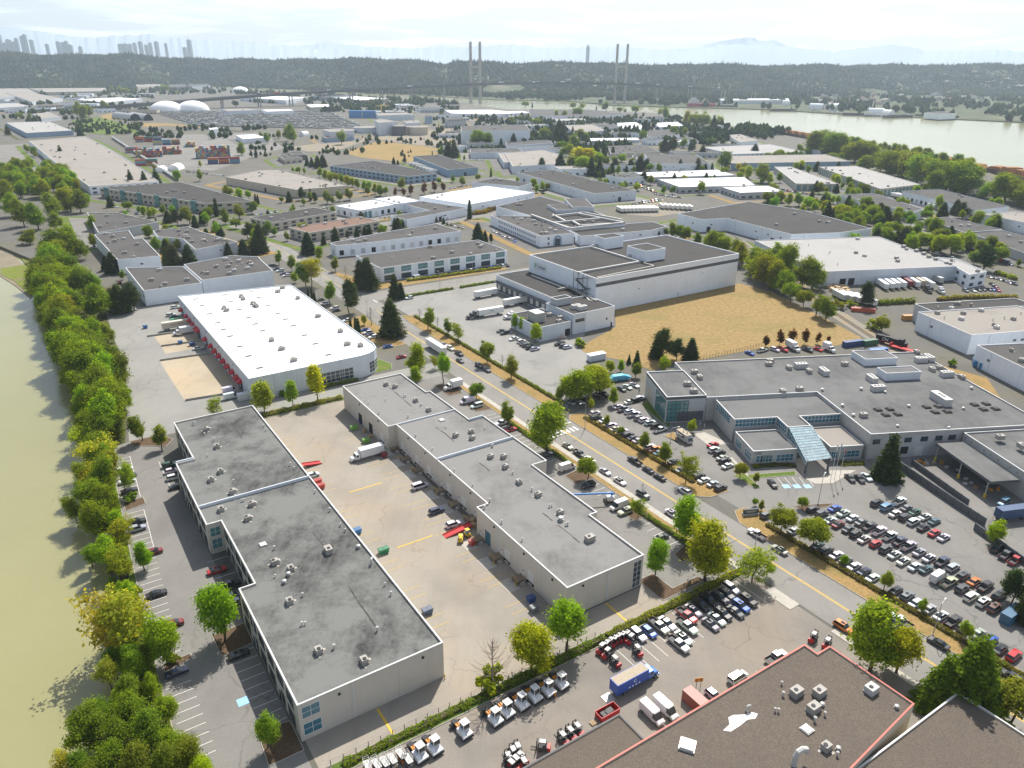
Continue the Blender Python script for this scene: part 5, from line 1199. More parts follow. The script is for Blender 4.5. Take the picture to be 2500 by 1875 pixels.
far('tiny white works hut on the yard',T(21,(330,372),(390,365),(400,375),(345,382)),9,'w_white','roof_white','plain',0,snapit=False)
far('long pale works hall at the left of the basins',T(21,(420,228),(620,225),(700,238),(470,245)),10,'w_pale','roof_tan','plain',1,snapit=False)
far('white long works roof behind the basins',T(21,(720,235),(930,230),(960,240),(760,248)),8,'w_white','roof_white','plain',0,snapit=False)
far('grey works block behind the round tanks',T(22,(560,315),(660,312),(680,328),(580,335)),12,'w_pale','roof_tan','plain',2,snapit=False)
far('dark blue works block right of the crane',T(22,(715,278),(765,275),(772,282),(722,286)),15,'w_blue','roof_mid','plain',0,snapit=False)
far('low pale hall among trees behind the works',T(22,(350,262),(590,258),(640,272),(400,280)),10,'w_pale','roof_tan','plain',0,snapit=False)
far('pale shed between conifers before the river',T(23,(770,330),(1010,322),(1030,335),(800,345)),6,'w_pale','roof_white','plain',0,snapit=False)
far('small brown shed by the long grey-roofed shed',T(23,(690,215),(820,212),(850,228),(710,235)),7,'w_cream','roof_mid','plain',1,snapit=False)
far('low mid-grey unit left of the conifer pair',T(23,(550,230),(700,225),(720,250),(570,258)),7,'w_pale','roof_tan','plain',1,snapit=False)
far('grey hall with white front among trees far centre',T(23,(100,365),(430,345),(455,360),(115,378)),9,'w_white','roof_mid','plain',1,snapit=False)
FILL=[]
for t,bx_,n in((2,(-50,1000,1900,1330),60),(1,(1560,970,2212,1330),18),(3,(-100,1290,1100,1600),16),(0,(-150,800,1250,960),16),(1,(1000,900,1700,970),10),(7,(60,0,2000,120),10),(2,(0,1390,1000,1600),10)):
 for _ in range(n*3):
  p=Q(t,random.uniform(bx_[0],bx_[2]),random.uniform(bx_[1],bx_[3]));w,l=random.uniform(9,17),random.uniform(13,32);a=GA+random.choice((0,-0.42,-0.42))
  c,s_=math.cos(a),math.sin(a);q=[(p[0]+x*c-y*s_,p[1]+x*s_+y*c)for x,y in((-l,-w),(l,-w),(l,w),(-l,w))]
  o=[(p[0]+x*c-y*s_,p[1]+x*s_+y*c)for x,y in((-l-7,-w-7),(l+7,-w-7),(l+7,w+7),(-l-7,w+7),(0,-w-7),(0,w+7),(l+7,0),(-l-7,0),(0,0))]
  if any(inside(z,f)for z in o for f in FOOT)or any(inside(v,o[:4])for f in FOOT for v in f)or not all(inside(z,left_bank+right_bank[::-1])for z in o):continue
  if toUV(p)[1]<640 and toUV(p)[0]<330:continue
  FOOT.append(q);FILL.append((p,q))
FILL.sort(key=lambda f:pr(f[0][0],f[0][1],0)[0])
for k,(p,q)in enumerate(FILL):
 FOOT.remove(q);h=random.uniform(5.5,9);b=building('small_unit',f'small flat-roofed unit between larger sheds of the estate, {ordw(k)} from left',q,h,random.choice(('w_white','w_pale','w_cream','w_grey','w_white')),random.choice(('roof_mid','roof_dark','roof_tan','roof_mid','roof_white')),'coping',0.4,0.3,group='small estate units');apron(b,k%40)
 for i in range(4):
  a,d,n,L=edge_frame(b,i)
  if edge_seen(b,i)>0.15:
   for g in range(int(L/8)):window(b,i,(g+0.5)*L/int(L/8),3.4,1,3.2,3,1,'glass','frame_dark',False)
 for _ in range(3):rtu(b,(p[0]+random.uniform(-7,7),p[1]+random.uniform(-7,7)),random.choice('smw'))
for b in[A,B,Wb,D2,D6,E1,F1,m13,m12,m18,m19]:
 for i in range(len(b.p)):
  a,d,n,L=edge_frame(b,i)
  if L<14 or edge_seen(b,i)<0.1:continue
  k_=max(2,int(L/8.5));m=MB()
  for q in range(1,k_):m.box(L*q/k_-0.03,L*q/k_+0.03,-0.004,0.02,0.05,b.h-0.3)
  m.build('panel_joint',M['kerb'],b.e,(a[0],a[1],0),math.atan2(d[1],d[0]))
  m=MB()
  for q in range(1,k_,3):m.box(L*q/k_+0.5,L*q/k_+0.62,-0.14,0.02,0.1,b.h-0.5)
  m.build('rain_pipe',M['w_pale'],b.e,(a[0],a[1],0),math.atan2(d[1],d[0]))
M['tar']=pm('roof_tar',(0.045,0.04,0.035),0.7,0.3,2)
for b,t,pts in((B,9,((1140,90),(1190,130),(1260,190),(1330,250))),(B,9,((1535,425),(1620,485),(1690,548))),(B,9,((1900,725),(1960,770),(1990,800))),(B,10,((295,1150),(375,1215))),(B,10,((420,1250),(500,1310),(605,1400))),(A,8,((1950,385),(2010,470),(2040,520))),(A,9,((500,1320),(590,1430))),(A,13,((800,130),(880,260),(960,370),(1040,490)))):
 P=[Q(t,*p,b.rz)for p in pts];m=MB()
 for p,q in zip(P,P[1:]):
  for k in range(4):
   s0,s1=k/4,(k+1)/4;w_=random.uniform(0.08,0.3);x0,y0=p[0]+(q[0]-p[0])*s0-b.c[0],p[1]+(q[1]-p[1])*s0-b.c[1];x1,y1=p[0]+(q[0]-p[0])*s1-b.c[0],p[1]+(q[1]-p[1])*s1-b.c[1]
   m.poly([(x0-w_,y0,b.rz+0.02),(x1-w_*0.8,y1,b.rz+0.02),(x1+w_,y1+0.1,b.rz+0.02),(x0+w_*0.9,y0+0.1,b.rz+0.02)][::-1])
 m.build('tar_repair',M['tar'],b.e)
# ------------------------------------------------------------------ vehicles
CC={'white':(0.72,0.73,0.74),'silver':(0.40,0.41,0.42),'grey':(0.17,0.175,0.185),'dark grey':(0.055,0.057,0.062),'black':(0.014,0.014,0.016),'red':(0.50,0.018,0.022),'dark red':(0.18,0.014,0.018),'blue':(0.02,0.09,0.42),'dark blue':(0.016,0.028,0.085),'light blue':(0.13,0.27,0.42),'green':(0.03,0.12,0.07),'teal':(0.05,0.12,0.135),'beige':(0.46,0.40,0.31),'orange':(0.60,0.19,0.02),'brown':(0.17,0.10,0.07),'yellow':(0.62,0.42,0.03)}
def loft(st):
 """rings across the car; faces are sorted into body, windscreen, rear window, side windows"""
 V=[]
 for x,w,zl,zb,zt,wt in st:
  zm=zl+(zb-zl)*0.55
  V.append([(x,-w*0.93,zl),(x,-w,zm),(x,-w*0.97,zb),(x,-wt,zt),(x,wt,zt),(x,w*0.97,zb),(x,w,zm),(x,w*0.93,zl)])
 return V
CARS={'sedan':dict(st=[(-2.35,.78,.48,.84,.90,.68),(-2.2,.87,.28,.96,1.02,.72),(-1.65,.90,.24,.97,1.05,.72),(-0.85,.90,.22,.96,1.43,.60),(0.25,.90,.22,.95,1.45,.60),(1.1,.90,.22,.93,1.0,.74),(2.05,.88,.24,.80,.87,.70),(2.36,.76,.36,.62,.70,.60)],rw=2,ws=4,sd=(2,5),wb=(-1.38,1.42),r=.33),'hatch':dict(st=[(-2.05,.80,.48,.95,1.0,.68),(-1.95,.87,.3,1.0,1.1,.70),(-1.45,.88,.26,1.0,1.47,.60),(0.2,.88,.24,.98,1.50,.60),(1.05,.88,.24,.97,1.05,.72),(1.8,.86,.26,.86,.93,.70),(2.08,.76,.36,.66,.74,.60)],rw=1,ws=3,sd=(1,4),wb=(-1.25,1.28),r=.32),'suv':dict(st=[(-2.36,.84,.5,1.05,1.10,.72),(-2.28,.92,.34,1.10,1.18,.74),(-1.9,.93,.3,1.10,1.70,.66),(0.25,.93,.3,1.08,1.72,.66),(1.05,.93,.3,1.06,1.14,.78),(2.1,.91,.32,.98,1.05,.76),(2.38,.82,.42,.80,.88,.66)],rw=1,ws=3,sd=(1,4),wb=(-1.42,1.46),r=.37),'pickup':dict(st=[(-2.9,.93,.5,1.12,1.14,.90),(-0.85,.95,.45,1.12,1.14,.90),(-0.80,.95,.45,1.12,1.20,.80),(-0.6,.95,.45,1.12,1.82,.70),(0.75,.95,.45,1.12,1.85,.70),(1.45,.95,.45,1.12,1.22,.82),(2.6,.93,.48,1.08,1.15,.80),(2.88,.86,.52,.92,1.0,.72)],rw=2,ws=4,sd=(2,5),wb=(-1.75,1.85),r=.41,bed=0),'van':dict(st=[(-2.9,.95,.42,1.25,2.45,.82),(-2.85,.98,.38,1.25,2.5,.84),(1.0,.98,.36,1.25,2.5,.84),(1.35,.98,.36,1.25,2.35,.80),(2.2,.97,.38,1.18,1.28,.78),(2.85,.90,.40,.98,1.05,.70)],rw=None,ws=3,sd=(2,4),wb=(-1.75,1.95),r=.37),'minivan':dict(st=[(-2.5,.88,.45,1.1,1.2,.74),(-2.4,.95,.34,1.12,1.85,.74),(-1.2,.96,.3,1.1,1.92,.74),(0.6,.96,.3,1.08,1.88,.72),(1.6,.95,.3,1.04,1.12,.76),(2.2,.92,.32,.92,.99,.74),(2.5,.84,.4,.76,.84,.64)],rw=0,ws=3,sd=(1,4),wb=(-1.5,1.55),r=.35),}
wheel_m={}
def wheel(r,w=0.24):
 if r not in wheel_m:
  m=MB();m.tube([(0,-w/2,0),(0,w/2,0)],r,12);k=len(m.f)
  for s in(-1,1):m.tube([(0,s*(w/2-0.02),0),(0,s*(w/2+0.012),0)],r*0.6,8,1)
  wheel_m[r]=m.mesh('wheel',[M['rubber'],M['rim']])
 return wheel_m[r]
HEAD=MB().box(-0.05,0.05,-0.2,0.2,-0.07,0.07).mesh('headlight',M['lamp']);TAIL=MB().box(-0.04,0.04,-0.16,0.16,-0.09,0.09).mesh('tail_light',M['tail'])
def car_parts(c):
 st=c['st'];V=loft(st);n=len(st);P={'body':MB(),'windscreen':MB(),'rear_window':MB(),'side_window':[MB(),MB()]}
 roof_seg=None
 for i in range(n-1):
  for k in range(8):
   q=[V[i][k],V[i+1][k],V[i+1][(k+1)%8],V[i][(k+1)%8]][::-1]
   if k==3 and i==c['ws']:P['windscreen'].poly(q)
   elif k==3 and i==c['rw']:P['rear_window'].poly(q)
   elif k in(2,4)and c['sd'][0]<=i<c['sd'][1]:P['side_window'][0 if k==2 else 1].poly(q)
   elif k==3 and c.get('bed')==i:continue
   else:P['body'].poly(q)
 P['body'].poly(V[0]);P['body'].poly(V[-1][::-1])
 out=[('body',P['body'].mesh('body',M['paint']),(0,0,0)),('windscreen',P['windscreen'].mesh('windscreen',M['cglass']),(0,0,0))]
 if P['rear_window'].f:out.append(('rear_window',P['rear_window'].mesh('rear_window',M['cglass']),(0,0,0)))
 for s in P['side_window']:out.append(('side_window',s.mesh('side_window',M['cglass']),(0,0,0)))
 if 'bed' in c:
  x0,x1=st[0][0]+0.05,st[1][0]-0.05;b=MB();w=.8
  b.poly([(x0,-w,.75),(x1,-w,.75),(x1,w,.75),(x0,w,.75)])
  for(a,d)in(((x0,-w),(x1,-w)),((x1,-w),(x1,w)),((x1,w),(x0,w)),((x0,w),(x0,-w))):b.poly([(*a,1.135),(*d,1.135),(*d,.75),(*a,.75)])
  b.poly([(x0-.05,-.9,1.138),(x1+.05,-.9,1.138),(x1+.05,-w,1.138),(x0-.05,-w,1.138)]);b.poly([(x0-.05,w,1.138),(x1+.05,w,1.138),(x1+.05,.9,1.138),(x0-.05,.9,1.138)])
  out.append(('truck_bed',b.mesh('truck_bed',M['steel_dark']),(0,0,0)))
 for x in c['wb']:
  for s in(-1,1):out.append(('wheel',wheel(c['r']),(x,s*(st[2][1]-0.10),c['r'])))
 for s in(-1,1):
  out.append(('headlight',HEAD,(st[-1][0]-0.02,s*st[-1][1]*0.75,st[-1][3]-0.04)));out.append(('tail_light',TAIL,(st[0][0]+0.02,s*st[0][1]*0.8,st[0][3]-0.06)))
 return out
PARTS={k:car_parts(c)for k,c in CARS.items()}
SKYROOF=MB().box(-0.55,0.45,-0.42,0.42,0,0.012).mesh('sunroof',M['cglass'])
def joined(parts):
 V,F,mi,mats=[],[],[],[]
 for nm,me,loc in parts:
  o=len(V);V+=[(v.co.x+loc[0],v.co.y+loc[1],v.co.z+loc[2])for v in me.vertices]
  for p in me.polygons:
   F.append(tuple(o+i for i in p.vertices));mt=me.materials[p.material_index]
   if mt not in mats:mats.append(mt)
   mi.append(mats.index(mt))
 r=bpy.data.meshes.new('car');r.from_pydata(V,[],F)
 for mt in mats:r.materials.append(mt)
 r.polygons.foreach_set('material_index',mi);r.update();return r
WHOLE={k:joined(v)for k,v in PARTS.items()}
KW={'sedan':('car','sedan'),'hatch':('car','hatchback'),'suv':('car','SUV'),'pickup':('pickup','pickup'),'van':('van','van'),'minivan':('van','minivan')}
NAME={'sedan':'parked_car','hatch':'parked_car','suv':'parked_car','pickup':'pickup_truck','van':'delivery_van','minivan':'delivery_van'}
def place_car(kind,col,p,ang,label,group=None):
 small=math.hypot(*p)>330
 c=tuple(min(1,max(0.008,x*random.uniform(0.88,1.08)))for x in CC[col])
 sc=random.uniform(0.97,1.03);rz=ang+random.uniform(-0.03,0.03)
 if small:
  o=put(NAME[kind],WHOLE[kind],None,(p[0],p[1],0.02),rz,c);tag(o,label,KW[kind][0],group);return o
 e=empty(NAME[kind],(p[0],p[1],0.02),rz);e.scale=(sc,1,sc);tag(e,label,KW[kind][0],group)
 for nm,me,loc in PARTS[kind]:put(nm,me,e,loc,0,c if nm=='body' else None)
 if kind in('suv','sedan')and random.random()<0.35:put('sunroof',SKYROOF,e,(-0.3,0,CARS[kind]['st'][2 if kind=='suv' else 3][4]+0.015))
 return e
DIRS={'u':GA,'U':GA+math.pi,'v':GA+math.pi/2,'V':GA-math.pi/2,'d':R(8.2)-math.pi/2,'D':R(8.2)+math.pi/2}
def row(phrase,end,default,data,t0=None,group=None):
 """tile x y kind colour [direction]; ... listed in order from the named end"""
 L=[e.split()for e in data.split(';')if e.strip()];n=len(L)
 for k,e in enumerate(L):
  t,x,y,kind,col=int(e[0]),float(e[1]),float(e[2]),e[3],e[4].replace('_',' ')
  dr=e[5]if len(e)>5 else default
  p=Q(t,x,y,0.75)
  ang=DIRS[dr]if dr in DIRS else R(float(dr))
  lab=f'{col} {KW[kind][1]} {phrase}, {ordw(k)} from {end}' if n>1 else f'{col} {KW[kind][1]} {phrase}'
  place_car(kind,col,p,ang,lab,group or('cars '+phrase if n>1 else None))
row('parked beside the river trees','far end','u','8 1050 785 suv white;8 1085 828 sedan dark_blue;8 1070 875 sedan white;8 1090 955 sedan black;8 1155 1222 suv black;8 1155 1278 suv silver;8 1300 1470 hatch dark_red;12 1320 185 sedan black;12 1470 435 hatch dark_red;12 1310 530 sedan black;12 1490 845 sedan dark_blue')
row('shaded by the river-side warehouse','far end','u','8 1430 740 suv green;8 1445 790 hatch white;8 1470 845 suv white;8 1495 922 sedan black;8 1830 1628 sedan red;12 1925 118 pickup black;12 1760 190 sedan black;12 1960 205 sedan grey;12 2010 245 sedan silver;12 2015 695 sedan black')
row('by the dock doors of the delivery court','far end','u','9 495 825 hatch white;9 1400 918 minivan white;9 1540 1128 suv dark_blue;9 1685 1242 suv white')
row('in the strip between warehouse and road','far end','U','9 1800 205 van white;9 1880 242 minivan white;9 2090 388 pickup white;10 25 440 sedan red u;10 330 655 suv dark_grey u;10 500 765 van white u;10 680 910 suv black;10 935 1090 van white;10 990 1135 suv beige;10 1295 1350 sedan black u')
row('parked along the near kerb of the road','far end','V','10 505 580 sedan beige;10 605 648 pickup black;10 690 695 sedan white;10 820 797 sedan silver;10 945 878 sedan white;10 1140 990 suv dark_grey;10 1385 1152 sedan white')
row('parked along the far kerb of the road','far end','v','10 1070 707 pickup black;10 1185 782 sedan black;10 1280 842 sedan black;10 1490 960 suv white;10 2100 1325 pickup white;11 150 1455 sedan silver;15 1172 415 pickup white;15 1490 600 sedan dark_grey;15 2100 885 suv black;15 2250 960 suv black')
row('stopped on the road under the large yellow-green tree','x','V','15 690 468 suv orange')
row('in the office front hedge row','far end','u','10 735 305 suv white;10 740 345 suv black;10 815 368 sedan white;10 875 410 suv white;10 905 437 sedan beige;10 968 460 suv white;10 1010 490 suv black;10 1055 515 sedan black;10 1100 535 sedan silver;10 1195 590 suv white;10 1235 612 pickup orange;10 1275 640 sedan teal;10 1400 715 sedan black;10 1465 783 sedan grey;10 1555 805 suv white;10 1610 835 suv black;10 1655 870 sedan white;10 1730 900 sedan silver;10 1795 935 suv black')
row('in the row below the glazed office corner','far end','u','10 1115 180 suv white;10 1080 195 suv black;10 1025 210 sedan white;10 930 250 sedan white;10 980 272 pickup grey;10 1030 292 suv white;10 1065 317 pickup white;10 1110 345 suv grey;10 1150 362 suv white;10 1200 385 suv white;10 1250 412 suv black;10 1285 445 pickup white')
row('in shade atop the office car park','left','V','10 530 212 sedan silver;10 595 197 sedan silver;10 650 187 suv dark_grey;10 760 160 suv black;10 810 142 suv black;10 960 100 sedan black;10 1010 82 sedan white;10 1070 67 sedan white')
row('in front of the glazed entrance wing','far end','u','10 1730 570 sedan red;10 1740 612 suv white;10 1785 642 suv black;10 1810 680 sedan silver;10 1830 708 suv black;10 1855 748 sedan white')
row('parked near the flagpoles','left','d','11 90 897 sedan black;11 745 852 sedan black;11 825 857 sedan black;11 885 842 sedan white;11 970 824 suv silver')
row('in the big lot beside the hedge','far end','u','11 40 1165 suv dark_grey;11 270 1295 sedan silver;11 470 1420 sedan teal;11 545 1460 suv dark_grey;11 630 1502 sedan white;11 710 1545 sedan grey;11 780 1597 sedan white;11 862 1640 sedan dark_blue;15 935 52 sedan white;15 1130 157 sedan black;15 1227 207 suv grey;15 1300 262 sedan white;15 1412 312 sedan silver;15 1512 372 sedan white;15 1612 420 pickup black;15 1710 470 suv grey;15 1825 520 sedan silver;15 1928 582 suv blue;15 2010 652 sedan dark_grey;15 2125 708 suv red')
row('in the near half of the double row','far end','u','11 430 1117 suv black;11 505 1152 suv dark_grey;11 580 1207 sedan white;11 645 1242 sedan dark_red;11 730 1282 sedan dark_grey;11 795 1322 suv black;11 865 1367 sedan white;11 960 1405 hatch red;11 1045 1450 suv dark_grey;11 1120 1497 sedan white;11 1195 1552 sedan white;11 1290 1597 sedan white;11 1385 1620 sedan teal;15 1490 50 van white;15 1580 92 pickup beige;15 1690 142 suv dark_grey;15 1765 212 suv white;15 1870 257 suv white;15 1965 305 suv brown')
row('in the far half of the double row','far end','u','11 615 1107 sedan blue;11 690 1147 sedan white;11 765 1187 sedan white;11 840 1222 sedan grey;11 905 1262 pickup dark_grey;11 990 1300 pickup white;11 1080 1342 pickup white;11 1160 1387 pickup dark_blue;11 1240 1427 pickup silver;11 1330 1477 sedan silver;11 1410 1525 sedan white;11 1520 1557 pickup dark_blue;11 1612 1605 suv silver;15 1700 35 suv dark_grey;15 1790 82 sedan orange;15 1885 125 pickup black;15 2000 202 suv black')
row('in the front row nearest the works','far end','u','11 970 1062 suv dark_grey;11 1055 1097 minivan light_blue;11 1125 1152 sedan white;11 1205 1182 suv black;11 1280 1220 suv white;11 1365 1267 sedan black;11 1455 1312 sedan red;11 1535 1352 sedan white')
row('in the back row nearest the works','far end','u','11 1160 1050 pickup white;11 1222 1102 sedan grey;11 1290 1137 sedan green;11 1378 1177 sedan white;11 1455 1217 sedan teal')
row('against the dark fence at right','far end','u','11 1990 1442 pickup black;11 2060 1500 pickup dark_grey;11 2140 1545 pickup red')
row('beside the open loading shed','x','U','11 2040 1057 minivan light_blue')
row('in the dealer yard row against the hedge','left','V','14 1100 530 suv white;14 1190 505 hatch blue;14 1275 460 pickup beige;14 1345 435 sedan white;14 1510 372 pickup red;14 1565 325 sedan silver;14 1628 278 suv black;14 1695 238 suv black;14 1792 222 suv dark_grey;14 1845 190 suv black;14 1882 140 suv white')
row('in the dealer yard front row','left','V','14 1440 612 pickup silver;14 1480 557 sedan white;14 1510 460 pickup white;14 1710 442 sedan grey;14 1762 397 sedan white;14 1815 357 suv black;14 1920 337 sedan dark_grey;14 1965 290 suv blue;14 2030 240 suv black')
row('close against the red roof edge','left','V','14 1215 1205 van white;14 1330 1162 van white;14 1740 1045 hatch white;14 1940 890 minivan white u;15 120 722 pickup white u')
row('beside the white-roofed warehouse and road','far end','U','5 150 645 sedan black;5 190 676 sedan dark_blue;5 222 692 suv white;5 250 716 sedan dark_blue;5 275 733 suv white;5 560 935 sedan grey;5 595 970 suv white;5 680 1008 suv white;5 695 1026 sedan dark_grey;5 785 1112 suv white;5 935 1190 sedan blue;5 960 1215 suv white;5 985 1232 sedan dark_blue;5 1005 1252 suv white;5 1130 1330 sedan blue u;5 1245 1417 sedan red u')
row('at the corner of the cold store yard by the green verge','x','U','5 1310 922 suv white')
row('in the corner of the cold store yard','left','U','5 2085 1200 sedan black;5 2115 1217 suv black;5 2190 1267 sedan white')
row('before the unit with teal windows','left','D','5 1362 755 van white U;5 1430 745 sedan black;5 1485 740 sedan blue;5 1620 712 sedan dark_grey;5 1660 702 sedan grey;5 1830 687 suv white;5 1875 682 sedan blue;5 1940 667 suv black;5 2000 657 sedan blue;5 2060 652 sedan black;5 2100 650 suv white;5 2140 647 sedan black')
row('parked along the verge of the cold store','far end','V','5 1610 1317 sedan white;5 1660 1347 suv white;5 1730 1390 pickup black;5 1740 1450 sedan dark_grey;5 1900 1492 suv black;5 1965 1527 suv grey')
row('outside the teal-trimmed unit','left','D','5 1070 240 sedan white;5 1105 243 suv white;5 1140 240 sedan silver')
row('in the row below the arched office','far end','d','5 2020 358 suv white;5 2045 369 sedan white;5 2068 381 sedan black;5 2090 393 suv silver;5 2115 404 sedan white;5 2140 415 suv dark_grey;5 2165 426 sedan black;5 2195 442 sedan blue;6 10 410 sedan white;6 60 441 suv blue')
row('at the front of the cold store office','left','u','6 55 1262 sedan white;6 115 1290 suv white;6 135 1310 sedan black;6 160 1322 suv dark_grey;6 187 1340 suv black;6 230 1352 suv white;6 430 1310 sedan black;6 470 1327 suv dark_grey;6 502 1337 suv white')
row('behind the office works beside the dry field','left','V','6 2040 1387 sedan blue;6 2145 1365 pickup white u;7 110 1358 suv white;7 175 1357 pickup red;7 385 1360 pickup dark_grey;7 475 1355 sedan red;7 855 1360 sedan black u')
row('before the two-storey wing by docked trailers','left','d','7 1720 860 suv silver;7 1785 860 sedan white;7 1830 852 sedan dark_grey;7 1870 850 sedan black;7 1920 850 sedan dark_blue;7 1950 850 sedan blue;7 1990 856 sedan red')
row('along the clipped hedge at the right edge','left','d','7 1925 745 sedan white;7 1965 752 sedan dark_grey;7 2010 765 sedan white;7 2050 776 sedan dark_blue;7 2090 792 sedan white;7 2130 802 suv dark_grey;7 1945 805 sedan black;7 1970 825 sedan dark_red')
row('in the yard of the white-roofed warehouse','far end','u','4 1480 1000 suv white;4 1442 1065 suv white;4 1470 1078 sedan dark_grey;4 1672 1345 sedan white;8 1940 115 van white;8 1950 168 van white')
row('among the small buildings near the river trees','far end','v','4 1265 417 suv grey;4 795 482 sedan blue;4 1010 790 suv dark_red')
row('in the car park left of the glass-tower block','left','d','4 930 150 sedan white;4 960 152 sedan silver;4 990 152 sedan white;4 1150 205 sedan blue;4 1180 210 sedan white;4 1215 215 sedan grey')
row('in the street-side park of the cream unit','left','d','5 20 220 sedan white;5 60 215 sedan blue;5 150 200 sedan white;5 180 195 suv black;5 200 190 sedan white;5 590 160 suv white;5 620 165 sedan dark_grey;5 660 178 sedan silver')
row('in the far car park beside the stacked trailers','left','d',';'.join(f'6 {1240 + 22 * k} {45 + 3 * k} {random.choice(["sedan", "suv"])} {random.choice(["black", "grey", "white", "dark_grey", "silver"])}' for k in range(11)))
row('beside the white shed with lorries','left','d',';'.join(f'1 {1830 + 24 * k} {1345 + 1 * k} {random.choice(["sedan", "suv"])} {random.choice(["light_blue", "white", "white", "silver"])}' for k in range(6)))
row('in the street before the very large white roof','left','d',';'.join(f'1 {1660 + 34 * k} {1588 - 6 * k} {random.choice(["sedan", "suv"])} {random.choice(["black", "grey", "white", "dark_grey", "silver"])}' for k in range(9)))
def far_cars(phrase,t,a,b,n):
 row(phrase,'left','d',';'.join(f'{t} {a[0] + (b[0] - a[0]) * k / (n - 1) + random.uniform(-3, 3)} {a[1] + (b[1] - a[1]) * k / (n - 1)} {random.choice(["sedan", "suv", "sedan", "pickup", "van"])} {random.choice(["white", "black", "grey", "silver", "dark_grey", "white", "red", "dark_blue"])}' for k in range(n)))
for ph,t,a,b,n in(('by the white arched tents',21,(170,690),(440,720),12),('in the upper left lot',20,(90,655),(290,650),11),('below the wide pale warehouse',21,(450,830),(620,855),7),('by the far central trees',23,(930,590),(990,660),8),('by the cream-roofed units',23,(1100,680),(1260,740),10),('before the bayed units',3,(150,1600),(420,1640),9),('on the far centre street',23,(820,540),(880,620),7),('by the works gate',22,(860,430),(940,440),6),('beside the low grey units',7,(1690,480),(2100,640),13),('below the conifers at right',7,(1300,500),(1650,600),10),('by the white trailer yard',6,(1060,130),(1300,95),10),('left of the brown-roofed unit',5,(250,230),(330,330),5),('near the white L-shaped unit',5,(1600,290),(1760,330),6)):far_cars(ph,t,a,b,n)
# --- lorries, trailers, machines
def thing(name,label,cat,p,rz=0.0,z=0.02,group=None):
 e=empty(name,(p[0],p[1],z),rz);tag(e,label,cat,group);return e
def boxbody(l,w,z0,z1,mat='tint',x0=None):
 x0=-l/2 if x0 is None else x0;m=MB();m.box(x0,x0+l,-w/2,w/2,z0,z1)
 for s in(-1,1):
  for k in range(int(l/1.2)):m.box(x0+0.1+k*1.2,x0+0.16+k*1.2,s*(w/2)-0.015,s*(w/2)+0.015,z0+0.1,z1-0.1)
 m.box(x0-0.02,x0+l+0.02,-w/2-0.03,w/2+0.03,z1-0.1,z1+0.01);return m.mesh('cargo_box',M[mat])
def trailer(label,p,rz,col=(0.72,0.72,0.7),L=15.5,group=None,wheels=True,text=None):
 e=thing('semi_trailer',label,'trailer',p,rz,group=group);k=('trl',L)
 if k not in pc:pc[k]=boxbody(L,2.55,1.2,4.1);pc[('trf',L)]=MB().box(-L/2,L/2,-0.5,0.5,0.85,1.19).box(L/2-3,L/2-2.8,-0.9,0.9,0,1.0).mesh('chassis',M['black'])
 put('cargo_box',pc[k],e,(0,0,0),0,col);put('chassis',pc[('trf',L)],e)
 for x in(-L/2+1.4,-L/2+2.7):
  for s in(-1,1):put('wheel',wheel(0.5,0.5),e,(x,s*1.0,0.5))
 if text:
  for s in(-1,1):
   o=put('lettering',text_mesh(*text),e,(0,s*1.3,2.4));o.rotation_euler=(math.pi/2,0,0 if s<0 else math.pi)
 return e
def tractor_parts(e,col,sleeper=True):
 m=MB();h=2.9
 m.side([(-0.9,0.9),(1.05,0.9),(1.05,1.9),(0.75,h-0.15),(0.5,h),(-0.9,h)],-1.15,1.15)
 if sleeper:m.side([(-2.3,0.9),(-0.9,0.9),(-0.9,3.5),(-1.3,3.75),(-2.3,3.75)],-1.15,1.15)
 m.side([(1.05,0.7),(2.9,0.7),(2.9,1.45),(2.6,1.75),(1.05,1.95)],-0.95,0.95);m.box(2.85,3.1,-1.15,1.15,0.4,0.85)
 put('cab',m.mesh('cab',M['paint']),e,(0,0,0),0,col)
 put('windscreen',MB().poly([(1.08,-1.0,1.98),(1.08,1.0,1.98),(0.79,0.95,h-0.2),(0.79,-0.95,h-0.2)]).mesh('windscreen',M['cglass']),e)
 for s in(-1,1):put('side_window',MB().box(-0.3,0.7,s*1.16-0.015,s*1.16+0.015,1.85,2.55).mesh('side_window',M['cglass']),e)
 put('chassis',MB().box(-4.2,2.6,-0.45,0.45,0.55,0.9).mesh('chassis',M['black']),e)
 for x in(2.1,-2.6,-3.8):
  for s in(-1,1):put('wheel',wheel(0.5,0.4),e,(x,s*0.95,0.5))
 for s in(-1,1):put('headlight',HEAD,e,(2.93,s*0.75,1.0))
 put('grille',MB().box(2.9,2.94,-0.55,0.55,0.9,1.5).mesh('grille',M['rim']),e)
def tractor(label,p,rz,col):e=thing('semi_tractor',label,'truck',p,rz);tractor_parts(e,col);return e
